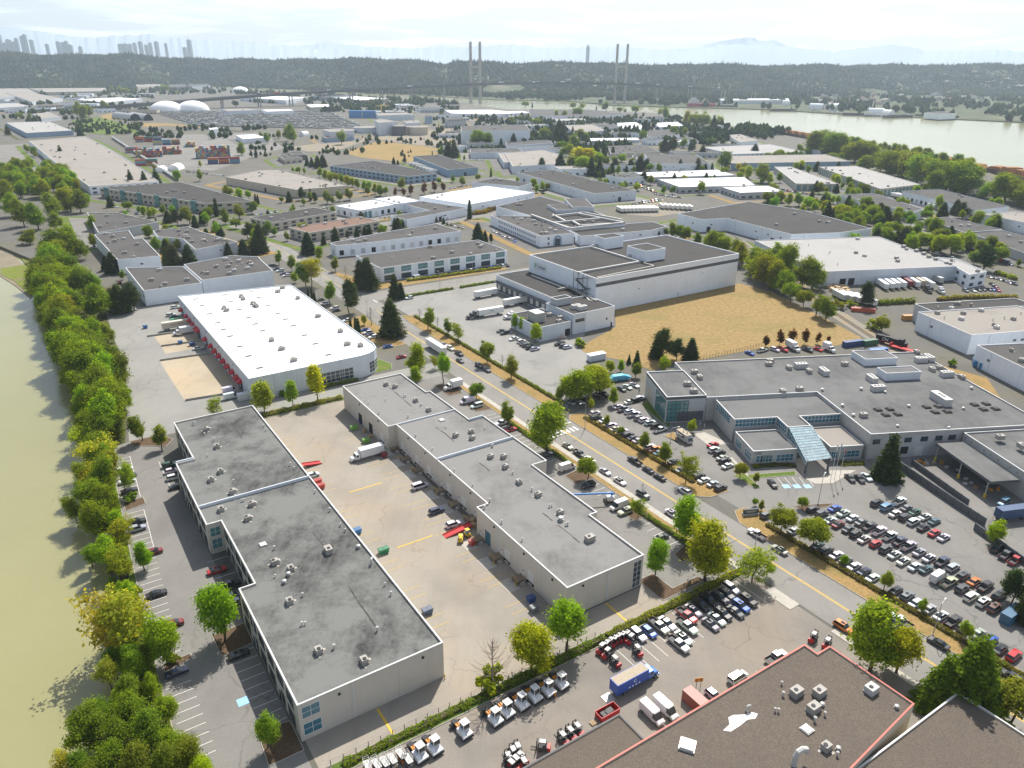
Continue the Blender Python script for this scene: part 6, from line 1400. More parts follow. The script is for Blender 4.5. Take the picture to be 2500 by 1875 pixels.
def box_truck(label,p,rz,col=(0.72,0.73,0.74),L=7.4,boxcol=None,text=None,tcol='blue_text'):
 e=thing('box_truck',label,'truck',p,rz);x1=1.5
 m=MB();m.side([(x1,0.75),(x1+1.6,0.75),(x1+1.6,1.6),(x1+1.3,2.55),(x1,2.6)],-1.1,1.1);m.side([(x1+1.6,0.65),(x1+2.9,0.65),(x1+2.9,1.25),(x1+2.6,1.5),(x1+1.6,1.65)],-0.95,0.95);m.box(x1+2.85,x1+3.05,-1.1,1.1,0.4,0.8)
 put('cab',m.mesh('cab',M['paint']),e,(0,0,0),0,col)
 put('windscreen',MB().poly([(x1+1.63,-1.0,1.66),(x1+1.63,1.0,1.66),(x1+1.34,0.95,2.5),(x1+1.34,-0.95,2.5)]).mesh('windscreen',M['cglass']),e)
 for s in(-1,1):put('side_window',MB().box(x1+0.45,x1+1.25,s*1.11-0.015,s*1.11+0.015,1.6,2.3).mesh('side_window',M['cglass']),e);put('headlight',HEAD,e,(x1+2.9,s*0.75,0.95))
 k=('bxt',L)
 if k not in pc:pc[k]=boxbody(L,2.5,1.05,3.75,'tint',x1-0.25-L)
 put('cargo_box',pc[k],e,(0,0,0),0,boxcol or col)
 put('chassis',MB().box(x1-L,x1+2.6,-0.42,0.42,0.6,1.04).mesh('chassis',M['black']),e)
 for x in(x1+2.0,x1-L+1.9):
  for s in(-1,1):put('wheel',wheel(0.46,0.4),e,(x,s*0.95,0.46))
 if text:
  for s in(-1,1):
   o=put('lettering',text_mesh(text,0.9,tcol),e,(x1-0.25-L/2,s*1.275,2.2));o.rotation_euler=(math.pi/2,0,0 if s<0 else math.pi)
 return e
def between(t,a,b):
 p,q=Q(t,*a),Q(t,*b);return((p[0]+q[0])/2,(p[1]+q[1])/2),math.atan2(q[1]-p[1],q[0]-p[0])
box_truck('white box truck backed to the dock of the delivery court',Q(9,925,690),GA+math.pi,text=None,L=8.2)
box_truck('white box truck with a black oval mark in the strip car park',Q(9,1690,100),GA+math.pi,L=4.6)
bt=box_truck('blue box truck with lowered tail lift in the dealer yard',Q(14,1110,930),GA,(0.02,0.14,0.55),8.6,(0.016,0.075,0.42))
put('roof_panel',MB().box(-7.2,1.1,-1.15,1.15,3.765,3.79).mesh('roof_panel',M['apron']),bt)
put('tail_lift',MB().box(-9.6,-7.4,-1.2,1.2,0.02,0.12).mesh('tail_lift',M['metal']),bt)
for s in(-1,1):o=put('lettering',text_mesh('C',1.2,'white_text'),bt,(-2.6,s*1.275,2.3));o.rotation_euler=(math.pi/2,0,0 if s<0 else math.pi)
for s in(-1,1):
 for k in range(4):put('white_mark',MB().box(-4.2+k*0.9,-3.8+k*0.9,s*1.275-0.01,s*1.275+0.01,1.4,1.75).mesh('white_mark',M['white_text']),bt)
trailer('white container trailer with red lettering docked at the white-roofed warehouse',Q(4,1490,1185),GA,(0.60,0.55,0.45),12.5,text=('YANG MING',1.1,'red_text'))
box_truck('white delivery lorry docked beside the lettered container trailer',Q(4,1545,1232),GA+math.pi,L=8.4)
p,a=between(5,(1890,1090),(2100,1055));trailer('white trailer with dark lettering coupled to a black tractor in the cold store yard',p,a,text=('CPX',1.3,'grey_text'),L=14.5)
tractor('black semi tractor pulling the lettered white trailer',(p[0]-math.cos(a)*10.8,p[1]-math.sin(a)*10.8),a+math.pi,(0.02,0.021,0.025))
p,a=between(5,(1850,935),(2060,895));trailer('white trailer docked at the far end of the cold store',p,a,L=14.5)
p,a=between(5,(2090,1005),(2300,965));trailer('white trailer with a square mark docked beside the black tractor',p,a,L=13.5)
tractor('white lorry cab parked behind the saplings at the cold store office',Q(6,10,1100),GA+math.pi,(0.7,0.7,0.7))
p,a=between(5,(1470,1330),(1610,1420));trailer('long white trailer parked along the road under the trees',p,GA+math.pi/2)
box_truck('white box truck behind the office works beside red trees',Q(7,258,1360),GA-math.pi/2-0.3,L=5.6)
box_truck('small white flat-fronted truck near the blue containers',Q(7,548,1365),GA-math.pi/2-0.2,L=3.2)
for k,(a_,b_,c_)in enumerate((((955,800),(1070,880),'white'),((1005,797),(1120,873),'white'),((1055,793),(1165,868),'white'),((1105,790),(1215,862),'white'),((1165,785),(1262,850),'dark red'),((1225,790),(1325,855),'white'),((1265,785),(1360,840),'beige'))):
 p,a=between(7,a_,b_);trailer(f'{c_} trailer docked at the pale grey roofed warehouse, {ordw(k)} from the left',p,a,CC[c_],13.5,'trailers docked at the pale grey roof')
p,a=between(7,(1330,795),(1455,865));trailer('white trailer coupled to a white tractor beside the docked row',p,a+math.pi,L=13);tractor('white semi tractor at the right end of the docked trailers',Q(7,1510,888),a,(0.72,0.73,0.74))
tractor('dark semi tractor standing between docked trailers',Q(7,1400,880),a,(0.03,0.03,0.035))
p,a=between(7,(1420,770),(1530,820));trailer('pale trailer behind the white semi tractor',p,a,(0.5,0.5,0.48),9)
for k in range(5):
 p,a=between(7,(600+k*62,905+k*11),(700+k*62,960+k*11));trailer(f'white trailer parked in line behind the conifers, {ordw(k)} from the left',p,a,(0.66,0.65,0.60),13,'trailers parked by the rail hedge')
for k in range(10):
 p,a=between(6,(880+k*33,165-k*0.5),(1010+k*33,230-k*0.5));trailer(f'white trailer in the packed yard row, {ordw(k)} from the left',p,a,(0.70,0.69,0.66),14,'white trailers packed in a yard')
for k in range(7):
 p,a=between(6,(1265+k*40,150+k*2),(1330+k*40,190+k*2));trailer(f'white trailer in the second packed yard row, {ordw(k)} from the left',p,a,(0.70,0.69,0.66),12,'white trailers packed in a yard')
for k in range(7):
 p,a=between(1,(1310+k*28,1400+k*11),(1390+k*28,1395+k*11));trailer(f'white trailer between the two blue-grey buildings, {ordw(k)} from the back',p,a,(0.72,0.72,0.7),12,'trailers between the blue-grey buildings')
for k in range(6):
 p=Q(7,1120+k*38,72+k*7);trailer(f'white trailer at the green-eaved shed, {ordw(k)} from the left',p,GA-0.6,(0.7,0.7,0.7),9,'trailers at the green-eaved shed')
for k,(x,y)in enumerate(((1425,170),(1515,185))):trailer(f'white trailer standing in the yard of the green-eaved shed, {["left", "right"][k]} one',Q(7,x,y),GA+math.pi/2-0.5,(0.72,0.72,0.72),11)
p=Q(11,2110,1200);trailer('blue trailer with white roof near the open shed',p,R(12),(0.015,0.06,0.16),11)
fd=thing('food_truck','cream food truck with open hatch on the office forecourt','truck',Q(10,1490,540),GA-math.pi/2-0.15)
put('body',MB().box(-3.6,2.2,-1.15,1.15,0.5,3.0).side([(2.2,0.5),(3.3,0.5),(3.3,1.3),(2.7,2.4),(2.2,2.6)],-1.1,1.1).mesh('body',M['rtu_white']),fd)
put('roof',MB().box(-3.65,2.25,-1.2,1.2,3.0,3.12).mesh('roof',M['apron']),fd);put('windscreen',MB().poly([(3.33,-0.95,1.36),(3.33,0.95,1.36),(2.76,0.9,2.34),(2.76,-0.9,2.34)]).mesh('windscreen',M['cglass']),fd)
put('serving_hatch',MB().box(-2.4,0.8,-1.19,-1.14,1.5,2.5).box(-2.4,0.8,-2.1,-1.15,2.55,2.6).mesh('serving_hatch',M['steel_dark']),fd);put('roof_vent',VENT,fd,(-1,0,3.1));put('roof_vent',VENT,fd,(0.6,0.3,3.1))
for x in(-2.4,2.3):
 for s in(-1,1):put('wheel',wheel(0.42,0.3),fd,(x,s*1.0,0.42))
TT=[('frame',MB().box(-2.9,1.2,-0.5,0.5,0.55,0.85).box(-2.4,-1.6,-0.55,0.55,0.85,1.15).mesh('frame',M['black'])),('cab',MB().side([(-0.1,0.9),(1.0,0.9),(1.3,1.7),(1.2,2.95),(-0.1,2.95)],-0.35,1.1).box(1.0,2.3,-1.15,1.15,0.45,1.15).side([(-0.1,0.8),(2.2,0.8),(2.2,1.2),(1.4,1.75),(-0.1,1.75)],-1.1,-0.36).mesh('cab',M['tint'])),('roof',MB().box(-0.2,1.35,-0.42,1.17,2.96,3.05).mesh('roof',M['door_white'])),('windscreen',MB().poly([(1.335,-0.25,1.75),(1.335,1.0,1.75),(1.24,1.0,2.85),(1.24,-0.25,2.85)]).mesh('windscreen',M['cglass'])),('side_window',MB().box(0.1,1.05,1.1,1.13,1.8,2.8).mesh('side_window',M['cglass'])),('side_window',MB().box(0.1,1.05,-0.38,-0.35,1.85,2.8).mesh('side_window',M['cglass'])),('lift_arm',MB().box(-1.5,-0.3,-0.45,-0.1,0.85,1.25).box(-1.5,-0.3,0.1,0.45,0.85,1.25).box(-0.5,-0.25,-0.4,0.5,0.85,1.9).mesh('lift_arm',M['orange'])),('bumper',MB().box(2.25,2.45,-1.2,1.2,0.35,0.75).mesh('bumper',M['black']))]
for k,(t,x,y)in enumerate([(13,1375,1525),(13,1500,1465),(13,1750,1330),(13,2010,1225),(13,2110,1160),(14,90,1095),(14,200,1035),(14,315,985),(14,425,925)]):
 e=thing('terminal_tractor',f'white yard tractor with orange lift arm parked along the hedge, {ordw(k)} from the bottom left','truck',Q(t,x,y,0.9),GA-math.pi/2+0.12,group='white yard tractors')
 for nm,me in TT:put(nm,me,e,color=(0.72,0.73,0.74)if nm=='cab' else None)
 for x_ in(1.5,-2.0):
  for s in(-1,1):put('wheel',wheel(0.5,0.4),e,(x_,s*0.9,0.5))
FL=[('body',MB().side([(-1.5,0.35),(0.6,0.35),(0.6,0.75),(-0.3,0.95),(-0.4,1.15),(-1.45,1.2)],-0.6,0.6).mesh('body',M['steel_dark'])),('counterweight',MB().side([(-1.85,0.4),(-1.25,0.3),(-1.2,1.22),(-1.75,1.15)],-0.62,0.62).mesh('counterweight',M['red_paint'])),('overhead_guard',MB().box(-1.0,0.45,-0.55,0.55,2.15,2.22).box(-1.0,-0.92,-0.55,-0.47,1.1,2.15).box(-1.0,-0.92,0.47,0.55,1.1,2.15).box(0.4,0.48,-0.55,-0.47,0.7,2.15).box(0.4,0.48,0.47,0.55,0.7,2.15).mesh('overhead_guard',M['black'])),('mast',MB().box(0.75,0.9,-0.45,-0.3,0.1,2.4).box(0.75,0.9,0.3,0.45,0.1,2.4).box(0.78,0.88,-0.3,0.3,2.25,2.38).box(0.78,0.88,-0.3,0.3,1.1,1.25).mesh('mast',M['black'])),('fork',MB().box(0.92,2.0,-0.4,-0.27,0.12,0.18).box(0.92,2.0,0.27,0.4,0.12,0.18).box(0.9,0.97,-0.5,0.5,0.12,0.7).mesh('fork',M['steel_dark'])),('seat',MB().box(-0.85,-0.35,-0.28,0.28,1.0,1.2).box(-0.95,-0.82,-0.28,0.28,1.2,1.6).mesh('seat',M['black'])),('guard_panel',MB().box(-0.9,0.35,-0.45,0.45,2.225,2.25).mesh('guard_panel',M['rtu_white']))]
def forklift(p,rz,label,group):
 e=thing('forklift',label,'forklift',p,rz,group=group)
 for nm,me in FL:put(nm,me,e)
 for x_,r_ in((0.35,0.36),(-1.2,0.28)):
  for s in(-1,1):put('wheel',wheel(r_),e,(x_,s*0.55,r_))
FK=[(14,800,650),(14,835,630),(14,870,605),(14,905,590),(14,940,570),(14,975,555),(14,1010,545),(14,1045,570),(14,895,755),(14,1085,665),(14,845,690)]
for k,(t,x,y)in enumerate(FK):forklift(Q(t,x,y,0.8),GA+(math.pi/2 if k in(8,9)else 0.3)+random.uniform(-0.2,0.2),f'black and red forklift in the cluster beside the hedge, {ordw(k)} of the cluster','forklifts beside the hedge')
for k,(t,x,y)in enumerate([(14,455,1405),(14,520,1365),(14,580,1330)]):forklift(Q(t,x,y,0.8),GA+math.pi/2,f'forklift in the short row beside the annex wall, {ordw(k)} from the left','forklifts beside the annex')
forklift(Q(14,280,1475,0.8),GA+2.4,'single red and white forklift standing apart in the dealer yard',None)
for k,(t,x,y)in enumerate([(14,20,1640),(14,60,1605),(14,100,1575),(14,40,1530),(14,80,1500),(14,130,1625),(14,0,1580)]):forklift(Q(t,x,y,0.8),GA+math.pi/2+random.uniform(-0.3,0.3),f'forklift in the bottom cluster of the dealer yard, {ordw(k)} of the cluster','forklifts at the bottom edge')
for k,(t,x,y)in enumerate([(15,440,555),(15,555,605)]):forklift(Q(t,x,y,0.8),GA+0.2,f'red forklift on the pad at the corner of the red-edged building, {["left", "right"][k]} one','forklifts on the corner pad')
for k,(t,x,y,c)in enumerate([(13,1240,1560,'orange'),(13,1300,1600,'grey'),(13,1170,1600,'beige'),(13,1105,1625,'grey'),(13,1035,1645,'orange'),(13,960,1660,'beige')]):
 e=thing('scissor_lift',f'{c} scissor lift with railed platform at the bottom of the hedge, {ordw(k)} from the right','lift',Q(t,x,y,0.8),GA-math.pi/2+random.uniform(-0.2,0.2),group='scissor lifts')
 put('chassis',MB().box(-1.2,1.2,-0.55,0.55,0.2,0.7).mesh('chassis',M['tint']),e,color=CC[c])
 m=MB()
 for z in(0.8,1.05,1.3):m.box(-1.1,1.1,-0.45,-0.38,z,z+0.08);m.box(-1.1,1.1,0.38,0.45,z,z+0.08)
 put('scissor_stack',m.mesh('scissor_stack',M['steel_dark']),e)
 m=MB().box(-1.2,1.2,-0.55,0.55,1.45,1.52)
 for z in(2.0,2.5):m.box(-1.2,1.2,-0.55,-0.51,z,z+0.05).box(-1.2,1.2,0.51,0.55,z,z+0.05).box(-1.2,-1.16,-0.55,0.55,z,z+0.05).box(1.16,1.2,-0.55,0.55,z,z+0.05)
 for x_ in(-1.18,0,1.18):
  for y_ in(-0.53,0.53):m.box(x_-0.03,x_+0.03,y_-0.03,y_+0.03,1.5,2.55)
 put('platform',m.mesh('platform',M['metal']),e)
 for x_ in(-0.8,0.8):
  for s in(-1,1):put('wheel',wheel(0.28),e,(x_,s*0.55,0.28))
bl=thing('boom_lift','blue boom lift with long arm in the strip car park','lift',Q(10,850,1060),GA+math.pi*0.86)
put('chassis',MB().box(-1.2,1.2,-0.9,0.9,0.5,0.95).mesh('chassis',M['black']),bl);put('turret',MB().box(-1.5,0.7,-1.0,1.0,1.0,2.1).mesh('turret',M['rtu_white']),bl)
put('boom',MB().tube([(-0.6,0,2.4),(-1.4,0,3.1)],0.3,6).tube([(-1.4,0,3.1),(11.5,0,3.6)],0.28,6).mesh('boom',M['tint']),bl,color=(0.02,0.20,0.55));put('basket',MB().box(11.4,12.3,-1.0,1.0,3.0,3.1).box(11.4,12.3,-1.0,-0.95,3.1,4.1).box(11.4,12.3,0.95,1.0,3.1,4.1).mesh('basket',M['metal']),bl)
for x_ in(-1.0,1.0):
 for s in(-1,1):put('wheel',wheel(0.46,0.4),bl,(x_,s*1.0,0.46))
ld=thing('mini_loader','small yellow loader beside the red loading ramp','loader',Q(9,1745,1385),GA+1.0)
put('body',MB().side([(-1.3,0.4),(1.0,0.4),(1.0,0.8),(0.3,1.0),(-1.3,1.2)],-0.6,0.6).mesh('body',M['yellow']),ld);put('canopy',MB().box(-0.8,0.5,-0.55,0.55,2.0,2.08).box(-0.8,-0.74,-0.5,-0.44,1.1,2.0).box(-0.8,-0.74,0.44,0.5,1.1,2.0).box(0.42,0.48,-0.5,-0.44,0.9,2.0).box(0.42,0.48,0.44,0.5,0.9,2.0).mesh('canopy',M['yellow']),ld);put('bucket',MB().side([(1.2,0.1),(1.9,0.1),(1.3,0.7),(1.2,0.7)],-0.7,0.7).mesh('bucket',M['steel_dark']),ld)
for x_ in(-0.8,0.7):
 for s in(-1,1):put('wheel',wheel(0.36),ld,(x_,s*0.65,0.36))
e=thing('yard_machine','blue and yellow yard machine next to stacked timber pallets','loader',Q(9,1800,1345),GA+1.6)
put('body',MB().box(-0.9,0.9,-0.6,0.6,0.4,1.2).mesh('body',M['yellow']),e);put('cab',MB().box(-0.5,0.5,-0.55,0.55,1.2,2.2).mesh('cab',M['w_blue']),e);put('roof',MB().box(-0.6,0.6,-0.6,0.6,2.2,2.28).mesh('roof',M['yellow']),e)
for x_ in(-0.6,0.6):
 for s in(-1,1):put('wheel',wheel(0.36),e,(x_,s*0.65,0.36))
def ramp(label,p,rz,L=8.5):
 e=thing('loading_ramp',label,'ramp',p,rz);m=MB().side([(-L/2,0.05),(L/2,1.1),(L/2,0.95),(-L/2,0.0)],-1.0,1.0)
 put('deck',m.mesh('deck',M['red_paint']),e);m=MB()
 for s in(-1,1):m.side([(-L/2,0.05),(L/2,1.1),(L/2,1.35),(-L/2,0.3)],s*1.0-0.05,s*1.0+0.05)
 put('side_rail',m.mesh('side_rail',M['red_paint']),e);put('support',MB().box(L/4,L/4+0.2,-0.9,0.9,0,0.75).mesh('support',M['steel_dark']),e)
ramp('red steel loading ramp behind the white car in the court',Q(9,1720,1310),GA);ramp('red steel ramp sticking out from behind the stained roof',Q(9,490,745),GA+math.pi+0.05,6)
# ------------------------------------------------------------------ trees and shrubs
def leaf_quads(C,N,size,rng,flat=0.6):
 """one quad per point, turned roughly along N with scatter"""
 n=len(C);D=N+rng.normal(0,flat,(n,3));D/=np.linalg.norm(D,axis=1)[:,None]+1e-9
 A=np.cross(D,rng.normal(0,1,(n,3)));A/=np.linalg.norm(A,axis=1)[:,None]+1e-9;Bv=np.cross(D,A)
 s=(size*rng.uniform(0.6,1.35,n))[:,None];A=A*s;Bv=Bv*s*0.72
 V=np.stack([C-A-Bv*0.3,C-Bv,C+A+Bv*0.2,C+Bv],1).reshape(-1,3)
 return V,np.arange(4*n).reshape(-1,4)
def trunk_mesh(h,r,top,limbs,rng,name='trunk',bend=0.02):
 m=MB();P=[(0,0,-0.3)];x=y=0
 for k in range(1,5):x+=rng.normal(0,bend*h);y+=rng.normal(0,bend*h);P.append((x,y,top*k/4))
 m.tube(P,[r*1.25,r,r*0.8,r*0.55,r*0.25],7)
 for _ in range(limbs):
  t=rng.uniform(0.35,0.9);i=min(3,int(t*4));f=t*4-i
  b=Vector(P[i])*(1-f)+Vector(P[i+1])*f;a=rng.uniform(0,6.28);l=h*rng.uniform(0.15,0.28)
  e1=b+Vector((math.cos(a)*l*0.6,math.sin(a)*l*0.6,l*0.5));e2=e1+Vector((math.cos(a+0.3)*l*0.5,math.sin(a+0.3)*l*0.5,l*0.5))
  m.tube([b,e1,e2],[r*0.4,r*0.25,r*0.08],5)
 return m.mesh(name,M['bark'],True)
def broad(seed,rx=0.28,zc=0.56,rz=0.44,clumps=76,per=110,size=0.019,mat='leaf',gap=0.0,taper=0.0):
 """unit-height broadleaf crown: overlapping leaf clumps, open between"""
 r=np.random.default_rng(seed);Cs,Ns=[],[]
 lobes=[]
 for k in range(7):
  d=r.normal(0,1,3);d/=np.linalg.norm(d);lobes.append((d*r.uniform(0.3,0.68),r.uniform(0.36,0.62)))
 for k in range(clumps):
  lc,lr=lobes[k%7];d=r.normal(0,1,3);d/=np.linalg.norm(d);q=r.uniform(0.3,1.0)**0.6
  d=lc+d*lr*q;q=np.linalg.norm(d)+1e-6;c=d*np.array([rx,rx,rz]);d=d/q;tz=1-taper*(c[2]/rz+0.2);c[0]*=tz;c[1]*=tz
  c+=np.array([0,0,zc]);cr=r.uniform(0.055,0.115)*(1.15 if q<0.6 else 1)
  n=int(per*r.uniform(0.5,1.4));e=r.normal(0,1,(n,3));e/=np.linalg.norm(e,axis=1)[:,None]
  p=c+e*(cr*(r.uniform(0.3,1.15,n)+(r.uniform(0,1,n)>0.93)*0.5))[:,None]*np.array([1.25,1.25,0.85]);Cs.append(p);Ns.append(e*0.7+d*0.5+np.array([0,0,0.35]))
 C=np.concatenate(Cs);N=np.concatenate(Ns);k=C[:,2]>0.06;V,F=leaf_quads(C[k],N[k],size,r)
 sc=1.0/V[:,2].max();return npmesh('crown',V*sc,F,M[mat])
def conifer(seed,rw=0.20,layers=26,size=0.026,mat='leaf_dark',base=0.06,droop=0.25,n0=150,power=0.9):
 r=np.random.default_rng(seed);Cs,Ns=[],[]
 for k in range(layers):
  t=k/(layers-1);z=base+(0.97-base)*t;w=rw*(1-t)**power+0.012
  nb=max(4,int(11*(1-t)+4));a0=r.uniform(0,6.28)
  for q in range(nb):
   a=a0+q*6.283/nb+r.normal(0,0.12);L=w*r.uniform(0.72,1.12);n=max(5,int(n0*L))
   s=r.uniform(0.1,1,n)**0.8;sp=0.03*(1-s*0.5)+0.008
   x=math.cos(a)*L*s+r.normal(0,1,n)*sp;y=math.sin(a)*L*s+r.normal(0,1,n)*sp;zz_=z-droop*L*s*s+r.normal(0,0.007,n)
   Cs.append(np.stack([x,y,zz_],1));Ns.append(np.tile([math.cos(a)*0.5,math.sin(a)*0.5,0.9],(n,1)))
 C=np.concatenate(Cs);V,F=leaf_quads(C,np.concatenate(Ns),size,r,0.5);return npmesh('crown',V/V[:,2].max(),F,M[mat])
rr=np.random.default_rng(3)
TR={}
def kind(key,crowns,trunk,name,desc,cols,wr):TR[key]=dict(c=crowns,t=trunk,name=name,desc=desc,cols=cols,wr=wr)
tA=[trunk_mesh(1,0.017,0.72,7,rr)for _ in range(3)];tB=[trunk_mesh(1,0.014,0.8,6,rr,bend=0.03)for _ in range(2)];tC=[trunk_mesh(1,0.013,0.93,0,rr,bend=0.004)]
kind('b',[broad(s)for s in(1,2,3)],tA,'street_tree','green broadleaf tree',[(0.95,1.0,0.9),(0.8,0.95,0.8),(1.05,1.0,0.85)],1.0)
kind('k',[broad(s,0.29,0.51,0.50,130,105,0.0150)for s in(11,12,13,14)],tA,'cottonwood_tree','tall leafy riverside tree',[(0.95,1.02,0.8),(0.8,0.92,0.75),(1.05,1.02,0.72),(0.72,0.8,0.7),(0.9,1.0,0.8)],1.0)
kind('y',[broad(s,0.23,0.54,0.45,80,150,0.0155,taper=0.3)for s in(21,22,23)],tA,'maple_tree','bright yellow-green tree',[(1.3,1.38,0.62),(1.15,1.35,0.68),(1.45,1.42,0.58)],1.0)
kind('g',[broad(s,0.22,0.54,0.45,80,130,0.016,taper=0.3)for s in(31,32)],tA,'leafy_tree','vivid green tree',[(1.15,1.4,0.7),(1.1,1.35,0.8)],1.0)
kind('n',[broad(s,0.15,0.53,0.46,52,90,0.021,taper=0.45)for s in(41,42)],tC,'narrow_tree','slim pale green tree',[(1.5,1.55,0.95),(1.4,1.5,1.0)],1.0)
kind('Y',[broad(s,0.17,0.54,0.46,52,90,0.022,taper=0.4)for s in(51,)],tC,'golden_tree','golden yellow tree',[(2.2,1.75,0.55)],1.0)
kind('s',[broad(s,0.34,0.58,0.38,60,60,0.018)for s in(61,62)],tB,'open_tree','thin-crowned olive tree',[(1.35,1.25,1.0),(1.15,1.1,0.95)],1.0)
kind('o',[broad(s,0.34,0.52,0.44,60,46,0.020)for s in(66,67)],tB,'willow_tree','grey-green willow',[(1.75,1.45,1.35),(1.55,1.3,1.2)],1.0)
kind('p',[conifer(s,0.27,20,0.021,'leaf_dark',0.10,0.12,330,0.62)for s in(71,72)]+[broad(73,0.24,0.52,0.48,84,120,0.016,'leaf_dark',taper=0.6)],tB,'pine_tree','dark green pine',[(1.0,1.0,1.0),(0.85,0.9,0.9),(1.15,1.1,1.0)],1.0)
kind('f',[conifer(s,0.24)for s in(81,82)],tC,'fir_tree','dark conical fir',[(1.0,1.1,0.9),(0.85,1.0,0.85)],1.0)
kind('F',[conifer(85,0.34,30,0.020,'leaf',0.05,0.55,230)],tC,'spruce_tree','large drooping spruce',[(0.72,0.85,0.62)],1.0)
kind('c',[conifer(s,0.10,30,0.026,'leaf_dark',0.03,-0.4,210,0.55)for s in(91,92)],tC,'cypress_tree','slender dark cypress',[(0.9,1.0,0.9),(1.0,1.1,0.9)],1.0)
kind('r',[broad(95,0.24,0.55,0.42,34,50,0.036,taper=0.3)],tC,'plum_tree','dark purple-leaved tree',[(0.72,0.28,0.75),(0.62,0.24,0.7)],1.0)
def bare(seed):
 r=np.random.default_rng(seed);m=MB();m.tube([(0,0,-0.02),(0.01,0,0.5),(0,0.01,1)],[0.012,0.008,0.002],6)
 for _ in range(60):
  z=r.uniform(0.3,0.95);a=r.uniform(0,6.28);l=(1.1-z)*r.uniform(0.15,0.4);d=Vector((math.cos(a),math.sin(a),0.7));b=Vector((0,0,z));e1=b+d*l
  m.tube([b,e1,e1+Vector((d.x,d.y,1.2))*l*0.5],[0.004,0.0025,0.001],4)
 return m.mesh('crown',M['bare'])
M['bare']=pm('bare_twigs',(0.22,0.18,0.145),0.95,0.2,3)
kind('d',[bare(5),bare(6)],[trunk_mesh(1,0.013,0.5,0,rr)],'bare_tree','bare leafless tree',[(1,1,1)],1.0)
def shrub_crown(seed):return broad(seed,0.62,0.45,0.42,26,60,0.07)
kind('S',[shrub_crown(101),shrub_crown(102)],[trunk_mesh(1,0.03,0.4,4,rr)],'shrub','rounded green shrub',[(0.9,1.0,0.8),(1.2,1.15,0.7)],1.0)
_used={}
def tree(k,p,h,label,group=None,w=1.0,z=0.0):
 d=TR[k];i=random.randrange(len(d['c']));e=empty(d['name'],(p[0],p[1],z),random.uniform(0,6.28));ws=w*random.uniform(0.92,1.08)
 e.scale=(h*ws,h*ws,h);tag(e,label,'shrub' if k=='S' else 'tree',group)
 c=random.choice(d['cols']);c=tuple(x*random.uniform(0.88,1.12)for x in c)
 put('trunk',random.choice(d['t']),e);put('crown',d['c'][i],e,(0,0,0),random.uniform(0,6.28),c);return e
def trees(phrase,end,data,group=None,w=1.0):
 """tile base_x base_y top_y kind [width]; ..."""
 L=[q.split()for q in data.split(';')if q.strip()]
 for n_,q in enumerate(L):
  t,x,y,top,k=int(q[0]),float(q[1]),float(q[2]),float(q[3]),q[4];p=Q(t,x,y);h=max(1.5,height_of(p,t,top))
  tree(k,p,h,f'{TR[k]["desc"]} {phrase}, {ordw(n_)} from {end}',group or 'trees '+phrase,float(q[5])if len(q)>5 else w)
trees('on the left river bank','top','4 60 150 -80 k 1.2;4 100 240 30 k 1.2;4 210 320 70 k 1.2;4 330 345 100 k 1.2;4 470 250 20 k 1.2;4 600 195 -30 k 1.2;4 690 205 0 k 1.2;4 250 470 335 k 1.5;4 480 345 190 k 1.2;4 560 560 290 k 1.2;4 450 565 330 k 1.2;4 650 600 340 k 1.2;4 500 735 480 k 1.2;4 650 790 520 k 1.2;4 420 810 560 k 1.4;4 560 885 640 k 1.2;4 700 905 620 k 1.2;4 800 905 700 k 1.2;4 500 1030 815 s 1.2;4 640 1065 820 k 1.2;4 790 1085 870 k 1.2;4 880 1085 780 k 1.2;4 480 1270 1040 k 1.2;4 620 1340 1080 k 1.2;4 780 1360 1080 k 1.2;4 900 1310 1130 k 1.2;4 560 1490 1180 k 1.2;4 720 1530 1210 k 1.2;4 880 1510 1270 k 1.2;4 960 1500 1330 k 1.2;4 700 1660 1390 k 1.2;4 860 1690 1430 k 1.2;4 1000 1690 1370 k 1.2')
trees('lower on the left river bank','top','8 660 150 -70 k;8 800 190 -10 k;8 960 230 -40 k;8 1050 290 40 k;8 920 520 100 g 1.1;8 720 360 130 k;8 1000 540 300 k;8 720 610 375 o;8 890 620 430 d;8 810 820 570 k;8 890 990 640 k;8 740 960 700 k;8 790 1170 850 k;8 930 1210 890 k;8 640 1180 990 k 1.2;8 850 1360 1000 k;8 980 1330 1180 k;8 900 1600 1340 g 1.3;8 770 1560 1400 k 1.2;8 1020 1590 1450 k;12 960 130 40 k;12 1000 640 160 o;12 1090 670 110 o;12 920 560 330 d;12 980 850 640 k;12 1180 880 590 k;12 1250 800 590 k;12 950 980 720 o;12 1080 1200 880 k;12 1290 1080 860 g;12 900 1340 1050 k;12 1120 1370 1030 k;12 1440 1330 1040 g;12 800 1500 1130 k;12 1010 1600 1270 k;12 1260 1610 1190 k;12 1480 1600 1290 k;12 740 1760 1490 k;12 950 1800 1460 k;12 1160 1830 1450 k;12 1400 1810 1440 k;12 1600 1700 1390 k;12 1720 1800 1550 y;12 560 1780 1500 o 0.8;12 1270 1900 1620 k')
trees('in the river car park','far end','8 1195 548 310 b;8 1360 618 405 b;8 1085 1000 690 s 0.7;8 1230 1630 1380 y;12 1405 770 345 y;12 1875 600 105 y;13 130 1500 1180 g;12 1480 760 690 S 1.3;8 1110 1050 990 S 1.3')
trees('in the delivery court area','left','8 1830 330 180 s 1.2;9 90 300 15 n 1.2;9 330 245 15 n 1.1;9 540 210 -115 Y 1.0;9 250 165 118 S;9 440 90 -60 c 1.4;13 2010 1030 585 d;13 2010 1010 850 S 0.9;14 190 860 405 y 1.0;14 490 695 225 g 1.15')
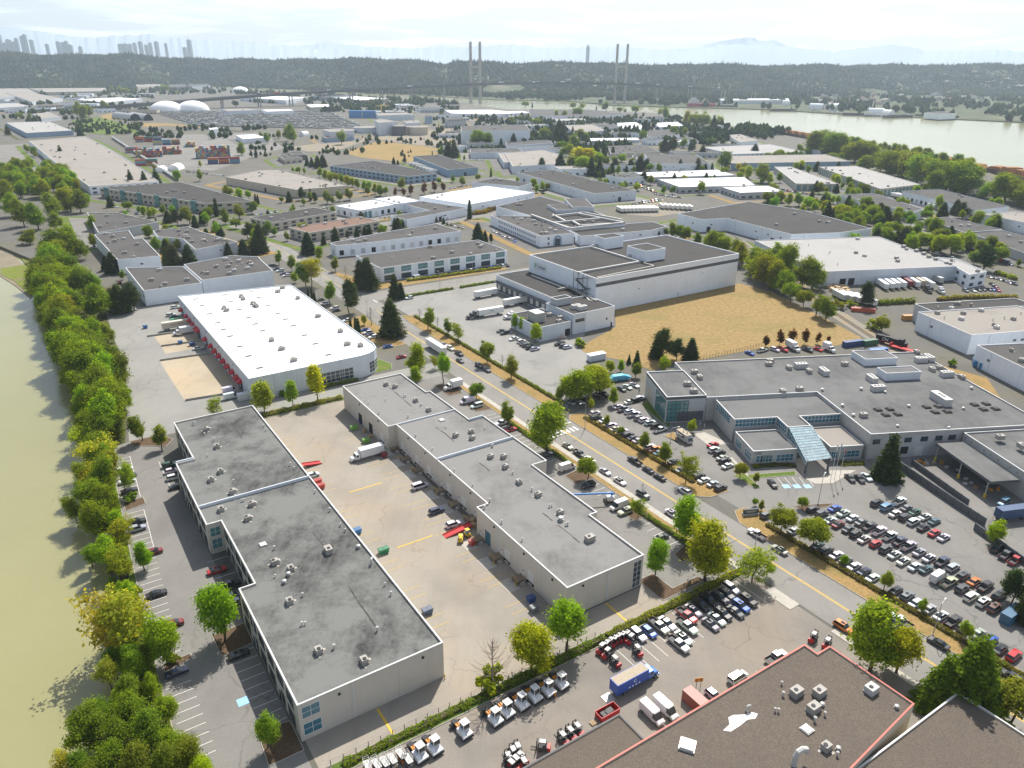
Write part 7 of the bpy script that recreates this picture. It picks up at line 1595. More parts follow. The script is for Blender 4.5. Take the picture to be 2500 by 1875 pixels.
trees('in the strip beside the road','far end','5 1370 1580 1290 y 1.15;5 1370 1655 1490 y;5 1530 1520 1400 s;5 1610 1640 1370 g 0.9;9 1880 190 40 b 1.1;9 2130 415 190 b;10 335 640 205 y 1.35;10 665 870 665 b 1.0;10 1090 1200 1020 s;10 1130 1010 900 d;10 1500 1410 985 y 1.0;10 1250 1670 1365 y;10 1670 1720 1195 y 1.2;10 2060 1740 1470 s 1.3;10 2190 1690 1560 s')
trees('along the office front verge','far end','10 430 215 70 b;10 600 195 -75 y 1.9;10 745 155 -95 y 1.9;10 520 200 -20 y 1.5;10 690 285 170 s;10 885 240 80 y;10 830 420 315 b;10 950 495 415 b;10 1140 620 445 b;10 1330 745 555 b 1.2;10 1500 905 640 s;10 1550 470 355 y;10 1960 855 715 b;10 2085 905 805 b;10 2135 1130 1035 b;10 2090 770 725 S;11 160 1320 1085 b 1.2;11 420 1450 1180 b 1.2;11 340 1115 1005 b;11 -60 1090 1020 b;11 690 1595 1505 g 1.3;15 1030 155 -10 g 1.1;15 1340 350 225 g;15 1700 580 420 g 1.2;11 1040 860 480 f 1.2;11 1960 1410 1205 y 1.0;15 2095 270 -30 p 1.2;15 2200 420 130 p')
trees('beside the red-edged building','left','15 900 840 225 y 1.25;15 1130 860 480 y 1.2;15 1690 1180 540 F 1.2;15 1470 1150 700 F 1.1;15 2080 1270 920 b 1.2;15 1830 1050 700 F 1.0')
trees('along the road towards the side street','near end','5 1160 1250 925 p 1.15;5 1260 1280 1130 d;5 1190 935 715 p;5 1240 930 790 p;5 1165 940 840 d;5 820 1060 745 p 1.1;5 990 1155 1000 d;5 930 1155 1065 y;5 650 970 770 b;5 960 850 575 p 1.2;5 900 830 600 p;5 480 830 555 s 1.1;5 440 830 600 b;5 345 800 695 y;5 320 700 555 b;5 215 645 515 b;5 690 700 570 b;5 775 740 650 d;5 555 610 485 y;5 460 555 365 p 1.2;5 590 475 385 p;5 690 455 320 p;5 280 445 355 b 1.2;5 910 545 465 p 1.2;5 870 415 315 p;5 975 395 300 p;5 790 430 350 p;5 1190 345 245 p;5 1255 315 255 p;5 1440 265 200 p;5 1530 285 205 p;5 1600 300 240 p;5 1820 255 95 c;5 1890 460 285 p 1.2;5 2000 465 375 p;5 1950 450 350 p;5 60 545 285 p;5 20 560 380 p;5 760 215 162 p;5 880 235 185 p;5 1060 360 320 p')
trees('at the cold store yard edge','far end','5 1470 1190 990 b 1.1;5 1635 1240 1085 b;5 1725 1290 1125 s;5 1400 1120 1010 d;5 1550 1190 1080 d;5 1965 1480 1275 b;5 2095 1500 1400 d;5 2170 1610 1395 b;6 60 1195 1050 n 1.2;6 120 1215 1080 n 1.2;6 235 1305 1130 n 1.3;6 620 1330 1270 S 1.2')
trees('as trimmed spires by the white-roofed warehouse','far end','5 460 915 838 c;5 490 925 840 c;5 515 985 868 c;5 815 1175 1078 c;5 860 1205 1085 c;5 885 1265 1095 c;4 1630 892 808 c 1.4;4 1780 872 793 c 1.4;4 1885 862 783 c 1.4')
trees('on the dry field edge','left','6 1310 1450 1165 p 1.3;6 1250 1430 1250 p 1.2;6 1430 1450 1255 p 1.3;6 1540 1450 1255 p 1.3;6 1020 1480 1400 f;6 1085 1500 1365 f 1.1;6 1320 1545 1405 y 1.2;6 860 1560 1450 y 1.3;6 950 1550 1440 y 1.2;6 1080 1600 1470 b 1.3;6 2170 1345 1235 r;7 30 1335 1238 r;7 145 1325 1183 r;7 250 1315 1178 r;7 360 1315 1176 r;7 470 1315 1208 r;7 560 1305 1240 r')
trees('along the rail line','far end','6 1290 400 325 b 1.1;6 1340 405 330 b 1.1;6 1390 410 275 k 1.1;6 1450 420 300 k 1.1;6 1500 435 315 k 1.1;6 1600 480 365 k 1.1;6 1680 500 370 k 1.1;6 1740 530 345 k 1.3;6 1820 550 395 k 1.1;6 1920 615 415 k 1.1;6 1970 650 440 k 1.1;6 2040 710 470 k 1.1;6 2100 770 495 k 1.2;6 2160 820 540 k 1.1;6 2210 850 570 k 1.1;7 100 700 450 k 1.1;7 165 760 435 k 1.1;7 190 690 470 k 1.1;7 340 840 555 k 1.1;7 430 850 590 k 1.2;7 110 870 635 k 1.1;7 180 900 680 k 1.1;7 240 960 780 b 1.4;7 350 1000 845 b 1.4;7 450 1075 880 b 1.3;7 530 1120 905 b 1.3;7 870 1010 775 p 1.3;7 1000 1210 1065 b 1.3;7 960 1190 1110 S 1.1;7 1610 1500 1440 S 1.3;7 640 1010 930 S 1.7;7 760 1000 940 S 1.7')
trees('by the buildings near the river','left','4 960 715 530 p 1.3;4 900 690 560 p 1.1;4 1040 770 680 b 1.1;4 960 1030 830 p 1.1;4 1020 1050 800 p 1.4;4 1130 1030 775 p 1.4;4 1470 660 465 p 1.4;4 1410 640 490 p 1.1;4 1600 650 465 p 1.4;4 1930 575 450 p 1.1;4 1820 365 270 p 1.4;4 1110 400 345 y 1.1;4 970 360 335 y 1.1;4 1080 190 100 b 1.4;4 1170 215 140 b 1.1;4 1250 200 150 b 1.1;4 1300 240 150 y 1.4;4 1370 225 130 b 1.4;4 1420 290 180 p 1.4;4 1500 310 165 p 1.4;4 1600 300 145 b 1.4;4 1560 230 150 b 1.1;4 1650 330 220 p 1.1;4 1760 250 148 b 1.4;4 1890 250 158 b 1.4;4 2020 255 125 b 1.4;4 2130 215 100 b 1.4;4 1990 340 245 b 1.4;4 2100 430 275 p 1.4;4 2180 470 320 p 1.1;4 2060 570 425 p 1.4;4 2150 560 440 p 1.1;4 1830 235 78 c 1.1;4 1930 155 72 c 1.1;4 1960 155 78 c 1.1;4 2030 145 68 c 1.1;4 2055 145 68 c 1.1;4 2160 135 45 c 1.1;4 2180 135 50 c 1.1;4 1320 305 240 c 1.1')
trees('at the upper right among the units','left','7 300 150 30 b 1.6;7 380 170 60 n 1.8;7 430 160 70 b 1.3;7 470 170 90 b 1.3;7 40 120 20 b 1.6;7 150 110 10 b 1.6;7 560 110 40 n 1.3;7 600 130 50 n 1.3;7 740 160 80 n 1.3;7 845 190 108 n 1.3;7 550 240 108 f 1.6;7 620 230 140 y 1.4;7 700 270 130 y 1.6;7 760 290 170 b 1.6;7 820 300 190 b 1.6;7 920 215 105 f 1.3;7 880 310 210 b 1.6;7 1030 300 145 p 1.7;7 950 400 325 y 1.4;7 1190 480 325 p 1.8;7 1130 470 350 p 1.3;7 1120 300 190 b 1.6;7 1230 280 180 b 1.6;7 1080 390 270 b 1.7;7 1290 410 290 b 1.7;7 1160 380 300 b 1.6;7 1350 510 355 y 1.6;7 1490 555 385 y 1.7;7 1600 555 385 y 1.7;7 1380 280 170 b 1.4;7 1510 240 180 b 1.4;7 1680 255 108 p 1.7;7 1810 300 225 b 1.6;7 1560 440 335 b 1.7;7 1460 430 350 b 1.6;7 1730 520 405 b 1.6;7 1850 690 465 p 1.8;7 1780 640 520 b 1.3;7 2000 620 475 b 1.4;7 2160 660 590 b 1.3;7 690 410 350 f 1.3;7 745 410 350 f 1.3')
trees('in the right river bank belt','left','3 440 1310 1180 k 1.6;3 490 1310 1080 k 1.8;3 560 1320 1090 k 1.8;3 620 1325 1110 k 1.6;3 320 1290 1210 k 1.6;3 720 1365 1215 k 1.6;3 790 1370 1170 k 1.8;3 880 1370 1170 k 1.8;3 930 1380 1200 k 1.5;3 880 1440 1300 k 1.6;3 990 1450 1255 k 1.6;3 1080 1480 1260 k 1.5;3 1150 1490 1255 k 1.5;3 1230 1510 1270 k 1.5;3 1310 1550 1285 k 1.5;3 1400 1570 1320 k 1.5;3 1470 1600 1330 k 1.5;3 1550 1610 1325 k 1.5;3 1630 1630 1330 k 1.5;3 1700 1640 1370 k 1.5;3 1480 1640 1420 k 1.4;3 1850 1680 1560 k 1.6;3 1960 1680 1450 k 1.6;3 2060 1700 1440 k 1.6;3 2150 1730 1500 k 1.6;3 2230 1750 1530 k 1.6;3 820 1415 1335 y 1.4;3 325 1440 1345 Y 1.4;3 1375 1610 1540 y 1.4;3 1270 1620 1550 y 1.4')
trees('far up the island','left','2 30 1190 1100 p 1.4;2 100 1200 1095 p 1.4;2 150 1190 1120 p 1.1;2 235 1190 1105 p 1.4;2 285 1450 1325 p 1.5;2 440 1440 1290 p 1.5;2 90 1450 1390 b 1.1;2 460 1210 1050 p 1.1;2 430 1090 1000 p 1.1;2 470 1090 1010 p 1.1;2 545 1150 1065 f 1.1;2 600 1180 1080 b 1.4;2 660 1180 1110 b 1.1;2 560 1250 1130 b 1.5;2 450 1270 1180 b 1.4;2 520 1320 1210 y 1.4;2 600 1400 1230 Y 1.4;2 690 1400 1240 Y 1.4;2 640 1440 1310 y 1.4;2 540 1440 1320 b 1.4;2 760 1400 1270 y 1.3;2 700 1480 1320 f 1.5;2 770 1490 1330 f 1.4;2 740 1300 1190 p 1.4;2 810 1340 1210 c 1.6;2 885 1320 1235 c 1.8;2 905 1440 1330 p 1.5;2 830 1400 1310 b 1.1;2 960 1370 1290 y 1.4;2 1030 1440 1340 p 1.4;2 1110 1440 1310 p 1.5;2 1170 1440 1330 p 1.4;2 1130 1350 1300 y 1.1;2 1450 1440 1340 f 1.6;2 1600 1440 1330 f 1.8;2 1315 1440 1400 b 1.6;2 1720 1440 1370 f 1.1;2 1800 1430 1260 b 1.6;2 1940 1450 1375 Y 1.4;2 1980 1490 1400 n 1.1;2 2030 1510 1385 n 1.1;2 2140 1540 1370 b 1.7;2 1625 1640 1520 g 1.5;2 1400 1550 1455 f 1.5;2 1150 1550 1440 p 1.4;2 1200 1560 1470 b 1.4;2 1090 1610 1535 y 1.6;2 1310 1640 1560 b 1.4;2 1390 1640 1560 b 1.4;2 890 1550 1460 c 1.1;2 840 1540 1430 c 1.1;2 2080 1310 1210 p 1.6;2 1390 1290 1150 p 1.7;2 1320 1280 1150 p 1.4;2 1550 1290 1190 p 1.5;2 1640 1320 1220 p 1.5;2 1480 1250 1160 b 1.5;2 1280 1250 1190 b 1.4')
trees('near the river bend','left','2 20 1000 960 b 1.5;2 100 1030 965 b 1.5;2 190 1050 985 b 1.4;2 260 1070 1000 b 1.4;2 145 910 845 b 1.5;2 205 910 860 c 1.1;2 410 1000 920 n 1.1;2 470 1000 925 b 1.4;2 550 925 855 b 1.4;2 630 930 860 s 1.3;2 590 990 895 b 1.4;2 820 940 850 b 1.5;2 745 940 890 c 1.1;2 940 955 895 b 1.3;2 985 955 915 b 1.4;2 1070 965 880 b 1.3;2 1275 985 905 s 1.3;2 1335 1020 890 b 1.2;2 1520 1070 925 b 1.3;2 1570 1080 940 b 1.4;2 1640 1090 940 b 1.4;2 1730 1110 970 f 1.4;2 1790 1060 965 s 1.3;2 865 1070 980 c 1.5;2 945 1030 980 c 1.5;2 975 1030 970 c 1.5;2 1050 1030 980 c 1.8;2 1090 1030 985 c 1.1;2 950 1150 1055 c 1.4;2 990 1130 1050 c 1.1;2 1020 1150 1050 c 1.8;2 1060 1140 1045 c 1.3;2 1155 1140 1010 c 2;2 1215 1100 1030 c 1.1;2 1140 1190 1090 b 1.1;2 815 1140 1080 c 1.1;2 838 1140 1075 c 1.1;2 1410 1150 1055 b 1.7;2 1490 1150 1070 b 1.5')
trees('beyond the dry waste ground','left','1 330 1210 1030 k 1.0;1 290 1190 1060 k;1 120 1215 1110 b 1.2;1 270 1290 1210 p;1 210 1170 1090 b 1.3;1 60 1170 1105 b 1.3;1 740 1220 1090 b 1.1;1 380 1470 1400 g 1.6;1 330 1460 1405 g 1.4;1 430 1470 1410 g 1.2;1 450 1400 1310 f 1.2;1 490 1410 1325 f 1.3;1 540 1420 1310 p 1.2;1 585 1410 1300 p 1.2;1 1180 1390 1325 p;1 1215 1390 1345 p;1 1270 1380 1320 p 1.2;1 1580 1320 1230 b 1.3;1 1640 1320 1195 p 1.3;1 1690 1330 1190 p 1.3;1 1890 1240 1085 k 1.2;1 1965 1245 1110 k 1.3;1 2085 1250 1165 c 1.6;1 1505 1310 1270 c;1 1775 1360 1305 n;1 2190 1230 1120 p 1.2')
trees('in front of the blue-grey building','left',';'.join(f'1 {560 + 46 * k} {1500 + 13 * k + (k % 3) * 8} {1410 + 13 * k} {"gyyb"[k % 4]} 1.2' for k in range(13))+';1 1250 1600 1490 b 1.3;1 1560 1560 1490 b;1 1680 1540 1470 b 1.2;1 1760 1570 1480 b 1.3;1 1890 1530 1460 b;1 2000 1490 1415 c;1 1440 1640 1530 r;1 1520 1620 1520 r;1 1595 1620 1530 r;1 1325 1650 1550 r;1 1262 1660 1580 r;1 1195 1660 1575 r;1 410 1690 1570 p 1.2;1 480 1690 1590 c;1 620 1720 1600 b 1.3;1 720 1700 1600 b 1.3;1 800 1690 1580 b 1.3;1 565 1640 1560 c;1 590 1640 1555 c;1 610 1650 1565 c;1 740 1620 1545 c;1 765 1620 1550 c;1 960 1650 1560 b 1.2;1 1070 1650 1550 b 1.2')
trees('at the upper left warehouses','left','0 515 1325 1225 f 1.5;0 1110 1580 1430 f 1.3;0 1225 1580 1440 f 1.3;0 1325 1560 1420 f 1.3;0 1310 1450 1380 b 1.2;0 680 1145 1050 f 1.3;0 660 990 850 k 1.2;0 750 990 870 k 1.2;0 700 1000 880 k 1.2;0 890 930 835 k 1.2;0 170 1010 940 b 1.4;0 250 1010 950 b 1.2;0 320 1030 990 b 1.2;0 230 1290 1210 b 1.3;0 280 1320 1230 b 1.3;0 310 1330 1270 b 1.3;0 70 1140 1050 p;0 990 1580 1500 b;0 880 1620 1560 y;0 1500 1540 1430 y 1.2;0 1690 1530 1420 b;0 1690 1410 1350 y;0 2040 1310 1190 k;0 2120 1330 1265 p;0 2160 1330 1260 p;0 1370 780 705 b 1.2;0 1400 785 710 b 1.2;0 1010 790 720 b 1.2;0 1060 800 735 b 1.4;0 940 780 720 b 1.4;0 400 700 655 b;0 340 710 640 b;0 480 720 650 b;0 590 700 640 b;0 640 830 770 b;0 1500 800 765 b 1.5;0 1700 890 830 b 1.2;0 1990 910 840 b 1.2')
MASS=[]
def cluster(phrase,kinds,t,box,n,hmin,hmax,w=1.2):
 pts=[];far_=math.hypot(*Q(t,box[0],(box[1]+box[3])/2))>1150
 for _ in range(n*4):
  x,y=random.uniform(box[0],box[2]),random.uniform(box[1],box[3]);p=Q(t,x,y)
  if any(inside(p,f)for f in FOOT):continue
  pts.append((x,p))
  if len(pts)==n:break
 pts.sort(key=lambda q:q[0])
 if far_:
  for x,p in pts*3:MASS.append(((p[0]+random.uniform(-14,14),p[1]+random.uniform(-14,14)),random.uniform(hmin,hmax)*0.85,random.choice(kinds)in 'cpf'))
  return
 for i,(x,p)in enumerate(pts):
  k=random.choice(kinds);tree(k,p,random.uniform(hmin,hmax),f'{TR[k]["desc"]} {phrase}, {ordw(i)} from left','trees '+phrase,w)
cluster('in the belt before the right bank','bbkkp',2,(1500,1110,2212,1200),40,10,17,1.4)
cluster('along the right river bend','kkb',2,(1800,1080,2300,1140),20,12,19,1.4)
cluster('among the middle units','bbpyc',2,(400,1100,1000,1300),34,8,15,1.2)
cluster('around the cream-roofed units','bbpy',2,(1000,1340,2212,1560),30,7,13,1.2)
cluster('between the far sheds','bbpc',2,(0,1010,800,1090),28,9,16,1.3)
cluster('around the bayed units','bbyp',3,(0,1440,900,1640),30,7,13,1.3)
cluster('around the right-hand units','gkyp',7,(700,130,2000,560),64,9,15,1.3)
cluster('along the right-hand verges','gykp',7,(0,60,1300,330),40,8,14,1.3)
cluster('by the left units','gkpy',4,(700,60,2200,560),34,8,13,1.2)
cluster('below the viaduct','bk',1,(620,850,1200,950),34,12,20,1.4)
cluster('behind the treatment works','bbk',1,(1180,800,2020,890),60,11,20,1.4)
cluster('beside the tall white shed','bbpf',1,(1850,990,2212,1060),18,10,17,1.3)
cluster('on the far left edge','kkkg',0,(-100,1440,640,1680),60,13,19,1.3)
cluster('on the green patch','S',0,(620,1010,1150,1120),70,4,7,1.3)
cluster('below the far left hills','kb',0,(-100,660,1500,740),60,14,24,1.5)
cluster('by the far left road','bk',0,(0,930,640,1040),14,8,14,1.2)
def along(phrase,pts,n,kinds,hmin,hmax,side,w=1.1):
 P=[Vector(p)for p in pts];L=[0]
 for a,b in zip(P,P[1:]):L.append(L[-1]+(b-a).length)
 for i in range(n):
  d=L[-1]*(i+random.uniform(0.2,0.8))/n;j=max(k for k in range(len(P)-1)if L[k]<=d);t=(d-L[j])/(L[j+1]-L[j]);q=P[j].lerp(P[j+1],t);s=random.uniform(*side)
  k=random.choice(kinds);tree(k,(q.x+s*0.85,q.y+s*0.5),random.uniform(hmin,hmax),f'{TR[k]["desc"]} {phrase}, {ordw(i)} from near end','trees '+phrase,w)
along('at the left water edge',left_bank[7:14],56,'kkkkog',9,14,(1,5))
along('low on the near water edge',left_bank[1:8],26,'kogs',5,9.5,(0.5,4))
along('behind the left water edge',left_bank[8:15],60,'kkkg',13,19,(3,13),1.2)
along('in the right bank thicket',[(604,1010),(600,1100),(585,1220),(565,1340)],30,'kkk',11,17,(-24,-8),1.4)
trees('in the central belt','left','23 640 520 390 Y 2.2;23 700 530 390 Y 2.2;23 750 520 420 Y 2;23 680 580 450 y 2;23 590 560 450 b 1.6;23 560 440 350 b 1.5;23 530 460 380 b 1.6;23 600 380 300 b 1.6;23 640 330 260 b 1.5;23 690 330 280 b 1.5;23 330 240 170 b 1.6;23 390 320 240 b 1.6;23 150 230 165 b 1.6;23 270 190 140 b 1.6;23 840 530 460 b 1.7;23 520 400 250 p 1.5;23 500 360 190 p 1.3;23 195 580 520 y 1.3;23 1010 440 400 b 1.4')
along('as low bank growth',left_bank[1:14],60,'S',2.5,4.5,(0.3,3),1.3)
cluster('on the middle estate streets','bbbyp',2,(0,1380,1000,1640),30,7,12,1.2)
cluster('around the left units','bbbp',5,(0,100,1300,420),26,6,11,1.2)
cluster('beyond the container yard','bbk',0,(900,1090,2212,1180),26,7,13,1.4)
cluster('on the waste ground','bbSp',1,(0,1150,1700,1330),40,3,9,1.4)
cluster('among the far sheds by the bend','bbkp',2,(0,985,1500,1040),30,8,13,1.4)
cluster('far left of the island','kkb',0,(-200,640,2300,800),260,10,20)
cluster('left of the works','kkb',0,(-200,800,1300,940),60,7,14)
cluster('under the approach viaduct','kkb',1,(0,760,1200,880),110,9,17)
cluster('round the works','kb',1,(600,880,1700,960),60,7,13)
cluster('over the far estate','bbbkp',2,(0,1000,1900,1230),170,7,14)
cluster('over the middle estate','bbp',1,(1500,960,2212,1300),60,6,12)
cluster('behind the far right units','bkkb',3,(0,1290,700,1420),24,9,15,1.4)
MASS=[q for q in MASS if not any(inside(q[0],f)for f in FOOT)and inside(q[0],left_bank+right_bank[::-1])]
tag(far_wood('island_woods',[(*q[0],-0.3)for q in MASS],[q[1]for q in MASS],[q[2]for q in MASS],M['leaf_far']),'scattered trees and belts over the far end of the island','trees',kind='stuff').color=(1.2,1.3,0.9,1)
def hedge(label,pts,w,h,col=(0.9,1.0,0.8),dens=34,size=0.22,cat='hedge',lump=0.25,base=0.13):
 r=RNG;C,N=[],[];c0=pts[0]
 for a,b in zip(pts,pts[1:]):
  L=math.hypot(b[0]-a[0],b[1]-a[1]);n=int(L*dens*(w+h)/2.2);t=r.uniform(0,1,n);ang=r.uniform(0,math.pi,n)
  nx,ny=-(b[1]-a[1])/L,(b[0]-a[0])/L
  lm_=1+lump*np.sin(t*L*1.1+a[0])*np.sin(t*L*0.37+1)+r.normal(0,lump*0.25,n)
  o=np.cos(ang)*w/2*lm_*r.uniform(0.75,1.0,n);z=(np.sin(ang)**0.6)*h*lm_*r.uniform(0.8,1.05,n)
  C.append(np.stack([a[0]-c0[0]+(b[0]-a[0])*t+nx*o,a[1]-c0[1]+(b[1]-a[1])*t+ny*o,z],1))
  N.append(np.stack([nx*np.cos(ang),ny*np.cos(ang),np.sin(ang)+0.2],1))
 V,F=leaf_quads(np.concatenate(C),np.concatenate(N),size,np.random.default_rng(4));e=empty('hedge',(c0[0],c0[1],base));tag(e,label,cat)
 put('foliage',npmesh('foliage',V,F,M['leaf']),e,color=col)
 m=MB()
 for a,b in zip(pts,pts[1:]):
  L=math.hypot(b[0]-a[0],b[1]-a[1]);nx,ny=-(b[1]-a[1])/L*w*0.3,(b[0]-a[0])/L*w*0.3
  m.prism([(a[0]-c0[0]+nx,a[1]-c0[1]+ny),(a[0]-c0[0]-nx,a[1]-c0[1]-ny),(b[0]-c0[0]-nx,b[1]-c0[1]-ny),(b[0]-c0[0]+nx,b[1]-c0[1]+ny)],0,h*0.6)
 put('stems',m.mesh('stems',M['bark']),e)
def UL(*p):return[UV(*q)for q in p]
hedge('rough green hedge between the delivery court and the dealer yard, lower part',UL((30,100.6),(62,100.6)),2.0,1.0,(0.95,1.05,0.7))
hedge('rough green hedge behind the white yard tractors and forklifts',UL((62,100.4),(92,100.4)),2.0,1.2,(0.8,0.95,0.7))
hedge('mixed green and gold hedge behind the dealer yard cars',UL((93,100.4),(137,100.4)),2.2,1.3,(1.25,1.15,0.6))
hedge('low shrub bed at the far end of the delivery court',UL((61.5,258),(92,258)),3.0,1.3,(1.2,1.05,0.6))
hedge('clipped green hedge beside the strip car park, near end',UL((134.8,113.5),(134.8,140)),1.7,1.2,(0.9,1.05,0.7))
hedge('clipped green hedge beside the strip car park, far end',UL((134.8,168),(134.8,206)),1.6,1.1,(0.85,1.0,0.7))
hedge('dark reddish shrub row on the office front verge',UL((160.3,139),(160.6,194)),1.8,0.9,(0.85,0.62,0.75))
hedge('dark reddish shrub row before the big car park',UL((160.3,28),(160.5,111)),1.9,0.9,(0.8,0.6,0.7))
hedge('low green hedge along the cold store yard',UL((161.2,208),(161.4,250),(161.6,335)),1.8,1.1,(0.95,0.95,0.65))
hedge('yellow-green shrub row before the teal-windowed unit',UL((188,398.2),(206,396.6),(252,395)),2.0,1.5,(1.5,1.3,0.6),26,0.3)
hedge('long clipped hedge on the near side of the cross street, left part',UL((166,369.4),(203,369.4)),2.0,1.2,(0.9,1.0,0.7),24,0.3)
hedge('long clipped hedge on the near side of the cross street, right part',UL((208,369.4),(240,369.4)),2.0,1.2,(0.9,1.0,0.7),24,0.3)
hedge('clipped hedge under the window band of the white-roofed warehouse',UL((84,271.2),(104,271.2)),1.8,1.5,(0.8,0.95,0.7))
hedge('bright clipped hedge at the far right car park',TP(7,[(1965,720),(2145,775)]),3.0,2.4,(1.3,1.35,0.6),16,0.4)
hedge('scrub and bushes between the river car park and the bank, near part',UL((3.4,110),(3.8,145),(4.6,178)),3.4,1.8,(1.0,1.1,0.6))
hedge('scrub and bushes between the river car park and the bank, far part',UL((4.6,182),(6.4,215),(8.2,250)),3.4,2.0,(0.95,1.1,0.6))
hedge('low flower and shrub bed below the glazed entrance wing',TP(11,[(-80,760),(200,745),(290,760)]),2.2,0.6,(0.7,0.6,0.5))
hedge('shrub bed beside the entrance canopy',TP(11,[(650,740),(860,735)]),2.6,0.7,(0.8,0.75,0.75))
hedge('bushy green hedge before the line of white trailers',TP(7,[(930,985),(1280,965)]),4.0,2.6,(0.9,0.95,0.6),14,0.4)
hedge('rusty shrub row along the white-trailer yard wall',TP(7,[(1480,950),(1700,930),(2150,930)]),3.0,2.2,(1.3,0.95,0.6),12,0.4)
hedge('autumn-brown bush row beside the very large white roof',TP(5,[(1850,225),(1950,210),(2040,175)]),4.0,3.0,(1.5,0.85,0.5),10,0.5)
# ------------------------------------------------------------------ small things
def one(name,label,cat,parts,p,rz=0.0,z=0.02,group=None):
 e=thing(name,label,cat,p,rz,z,group)
 for q in parts:put(q[0],q[1],e,q[3]if len(q)>3 else(0,0,0),0,q[2]if len(q)>2 else None)
 return e
def skip_parts(l,w,h):
 k=('skip',l,w,h)
 if k not in pc:
  m=MB().side([(-l/2,h),(-l/2+0.25,0.15),(l/2-0.25,0.15),(l/2,h)],-w/2,w/2)
  m.box(-l/2-0.06,l/2+0.06,-w/2-0.06,w/2+0.06,h-0.12,h)
  pc[k]=[('bin',m.mesh('bin',M['tint'])),('lid',MB().box(-l/2,-0.03,-w/2,w/2,h,h+0.08).box(0.03,l/2,-w/2,w/2,h,h+0.08).mesh('lid',M['tint'])),('side_pocket',MB().box(-l*0.3,l*0.3,-w/2-0.16,-w/2,0.5,0.7).box(-l*0.3,l*0.3,w/2,w/2+0.16,0.5,0.7).mesh('side_pocket',M['tint']))]
 return pc[k]
def dumpster(label,p,c,l=2.2,w=1.6,h=1.4,rz=GA,lid=None):
 one('dumpster',label,'dumpster',[(n,me,(lid or tuple(x*0.6 for x in c))if n=='lid' else c)for n,me in skip_parts(l,w,h)],p,rz)
GRN,BLU,RD=(0.10,0.36,0.05),(0.03,0.15,0.42),(0.55,0.05,0.03)
for lab,t,x,y,c,a in(('light green dumpster nearest the far dock doors of the court',9,845,430,(0.18,0.42,0.05),2.6),('light green dumpster beside the timber pallets of the court',9,945,540,(0.18,0.42,0.05),2.4),('small dark blue bin beside the open dock door',9,900,378,(0.02,0.06,0.22),1.2),('dark red dumpster behind the white box truck',9,1097,660,(0.25,0.02,0.03),2.0),('red-orange dumpster at the stained roof edge, farther one',9,540,885,RD,2.2),('red-orange dumpster at the stained roof edge, nearer one',9,565,925,RD,2.2),('blue dumpster half hidden by the stained roof',9,865,1305,(0.04,0.20,0.48),2.6),('green dumpster standing alone in the court',9,1093,1468,(0.02,0.26,0.11),2.8),('grey-blue lidded dumpster near the court corner',13,1462,335,(0.10,0.14,0.22),2.5),('orange-red dumpster beside the yellow loader',9,1838,1400,RD,1.6),('blue bin in the shade of the middle warehouse',14,195,235,(0.02,0.08,0.28),2.0),('grey bin below the blue bin in the shade',14,223,315,(0.16,0.18,0.2),2.0),('blue bin on the dock wall of the white-roofed warehouse',4,1225,1170,BLU,2.2),('blue bin between the loading bays',4,1520,1300,BLU,2.0),('large dark blue bin by the loading dock',4,1620,1315,(0.02,0.07,0.26),2.6)):
 dumpster(lab,Q(t,x,y,0.6),c,a)
rd=one('scrap_skip','long red open skip full of scrap beside the annex','skip',[('bin',MB().side([(-2.4,1.5),(-2.2,0.1),(2.2,0.1),(2.4,1.5),(2.3,1.5),(2.1,0.25),(-2.1,0.25),(-2.3,1.5)],-1.1,1.1).box(-2.3,2.3,-1.12,-1.0,0.1,1.5).box(-2.3,2.3,1.0,1.12,0.1,1.5).mesh('bin',M['red_paint'])),('scrap',MB().box(-1.6,-0.4,-0.7,0.5,0.3,1.2).box(0,1.4,-0.4,0.8,0.3,1.0).box(-0.6,0.6,-0.8,0.2,0.6,1.4).mesh('scrap',M['steel_dark']))],Q(14,838,1215),GA)
def container(label,p,c,rz=GA,L=6.1,z=0.05,group=None,h=2.6):
 k=('ctn',L,h)
 if k not in pc:
  m=MB().box(-L/2,L/2,-1.2,1.2,0,h)
  for s in(-1,1):
   for q in range(int(L/0.6)):m.box(-L/2+0.1+q*0.6,-L/2+0.35+q*0.6,s*1.2-0.03,s*1.2+0.03,0.15,h-0.15)
  pc[k]=(m.mesh('shell',M['tint']),MB().box(L/2-0.02,L/2+0.04,-1.15,-0.03,0.1,h-0.1).box(L/2-0.02,L/2+0.04,0.03,1.15,0.1,h-0.1).mesh('door',M['tint']))
 e=thing('shipping_container',label,'container',p,rz,z,group);put('shell',pc[k][0],e,color=c);put('door',pc[k][1],e,color=tuple(x*0.85 for x in c))
container('rust red container against the red roof edge',Q(14,1595,1105,1.2),(0.30,0.07,0.05),GA+math.pi/2)
container('blue container behind the dry field trees',Q(7,760,1330),(0.015,0.05,0.17),R(20),10);container('dark green container beside the blue one',Q(7,905,1320),(0.03,0.12,0.06),R(20),8)
container('low blue covered load beside the locomotive',Q(7,980,1375),(0.03,0.14,0.45),R(15),9,h=1.4)
container('blue container parked under a pine in the big car park',Q(15,2100,400),(0.03,0.12,0.22),GA,7)
container('blue container between the two white buildings, left one',Q(7,1800,1490),(0.05,0.20,0.40),R(65),6);container('blue container between the two white buildings, right one',Q(7,1850,1510),(0.05,0.22,0.42),R(65),6)
container('orange container near the white warehouse corner',Q(7,1230,1110),(0.50,0.25,0.05),R(5),6);container('green flat container at the dock of the white-roofed warehouse',Q(4,1505,1118),(0.03,0.25,0.10),GA,7,h=1.5)
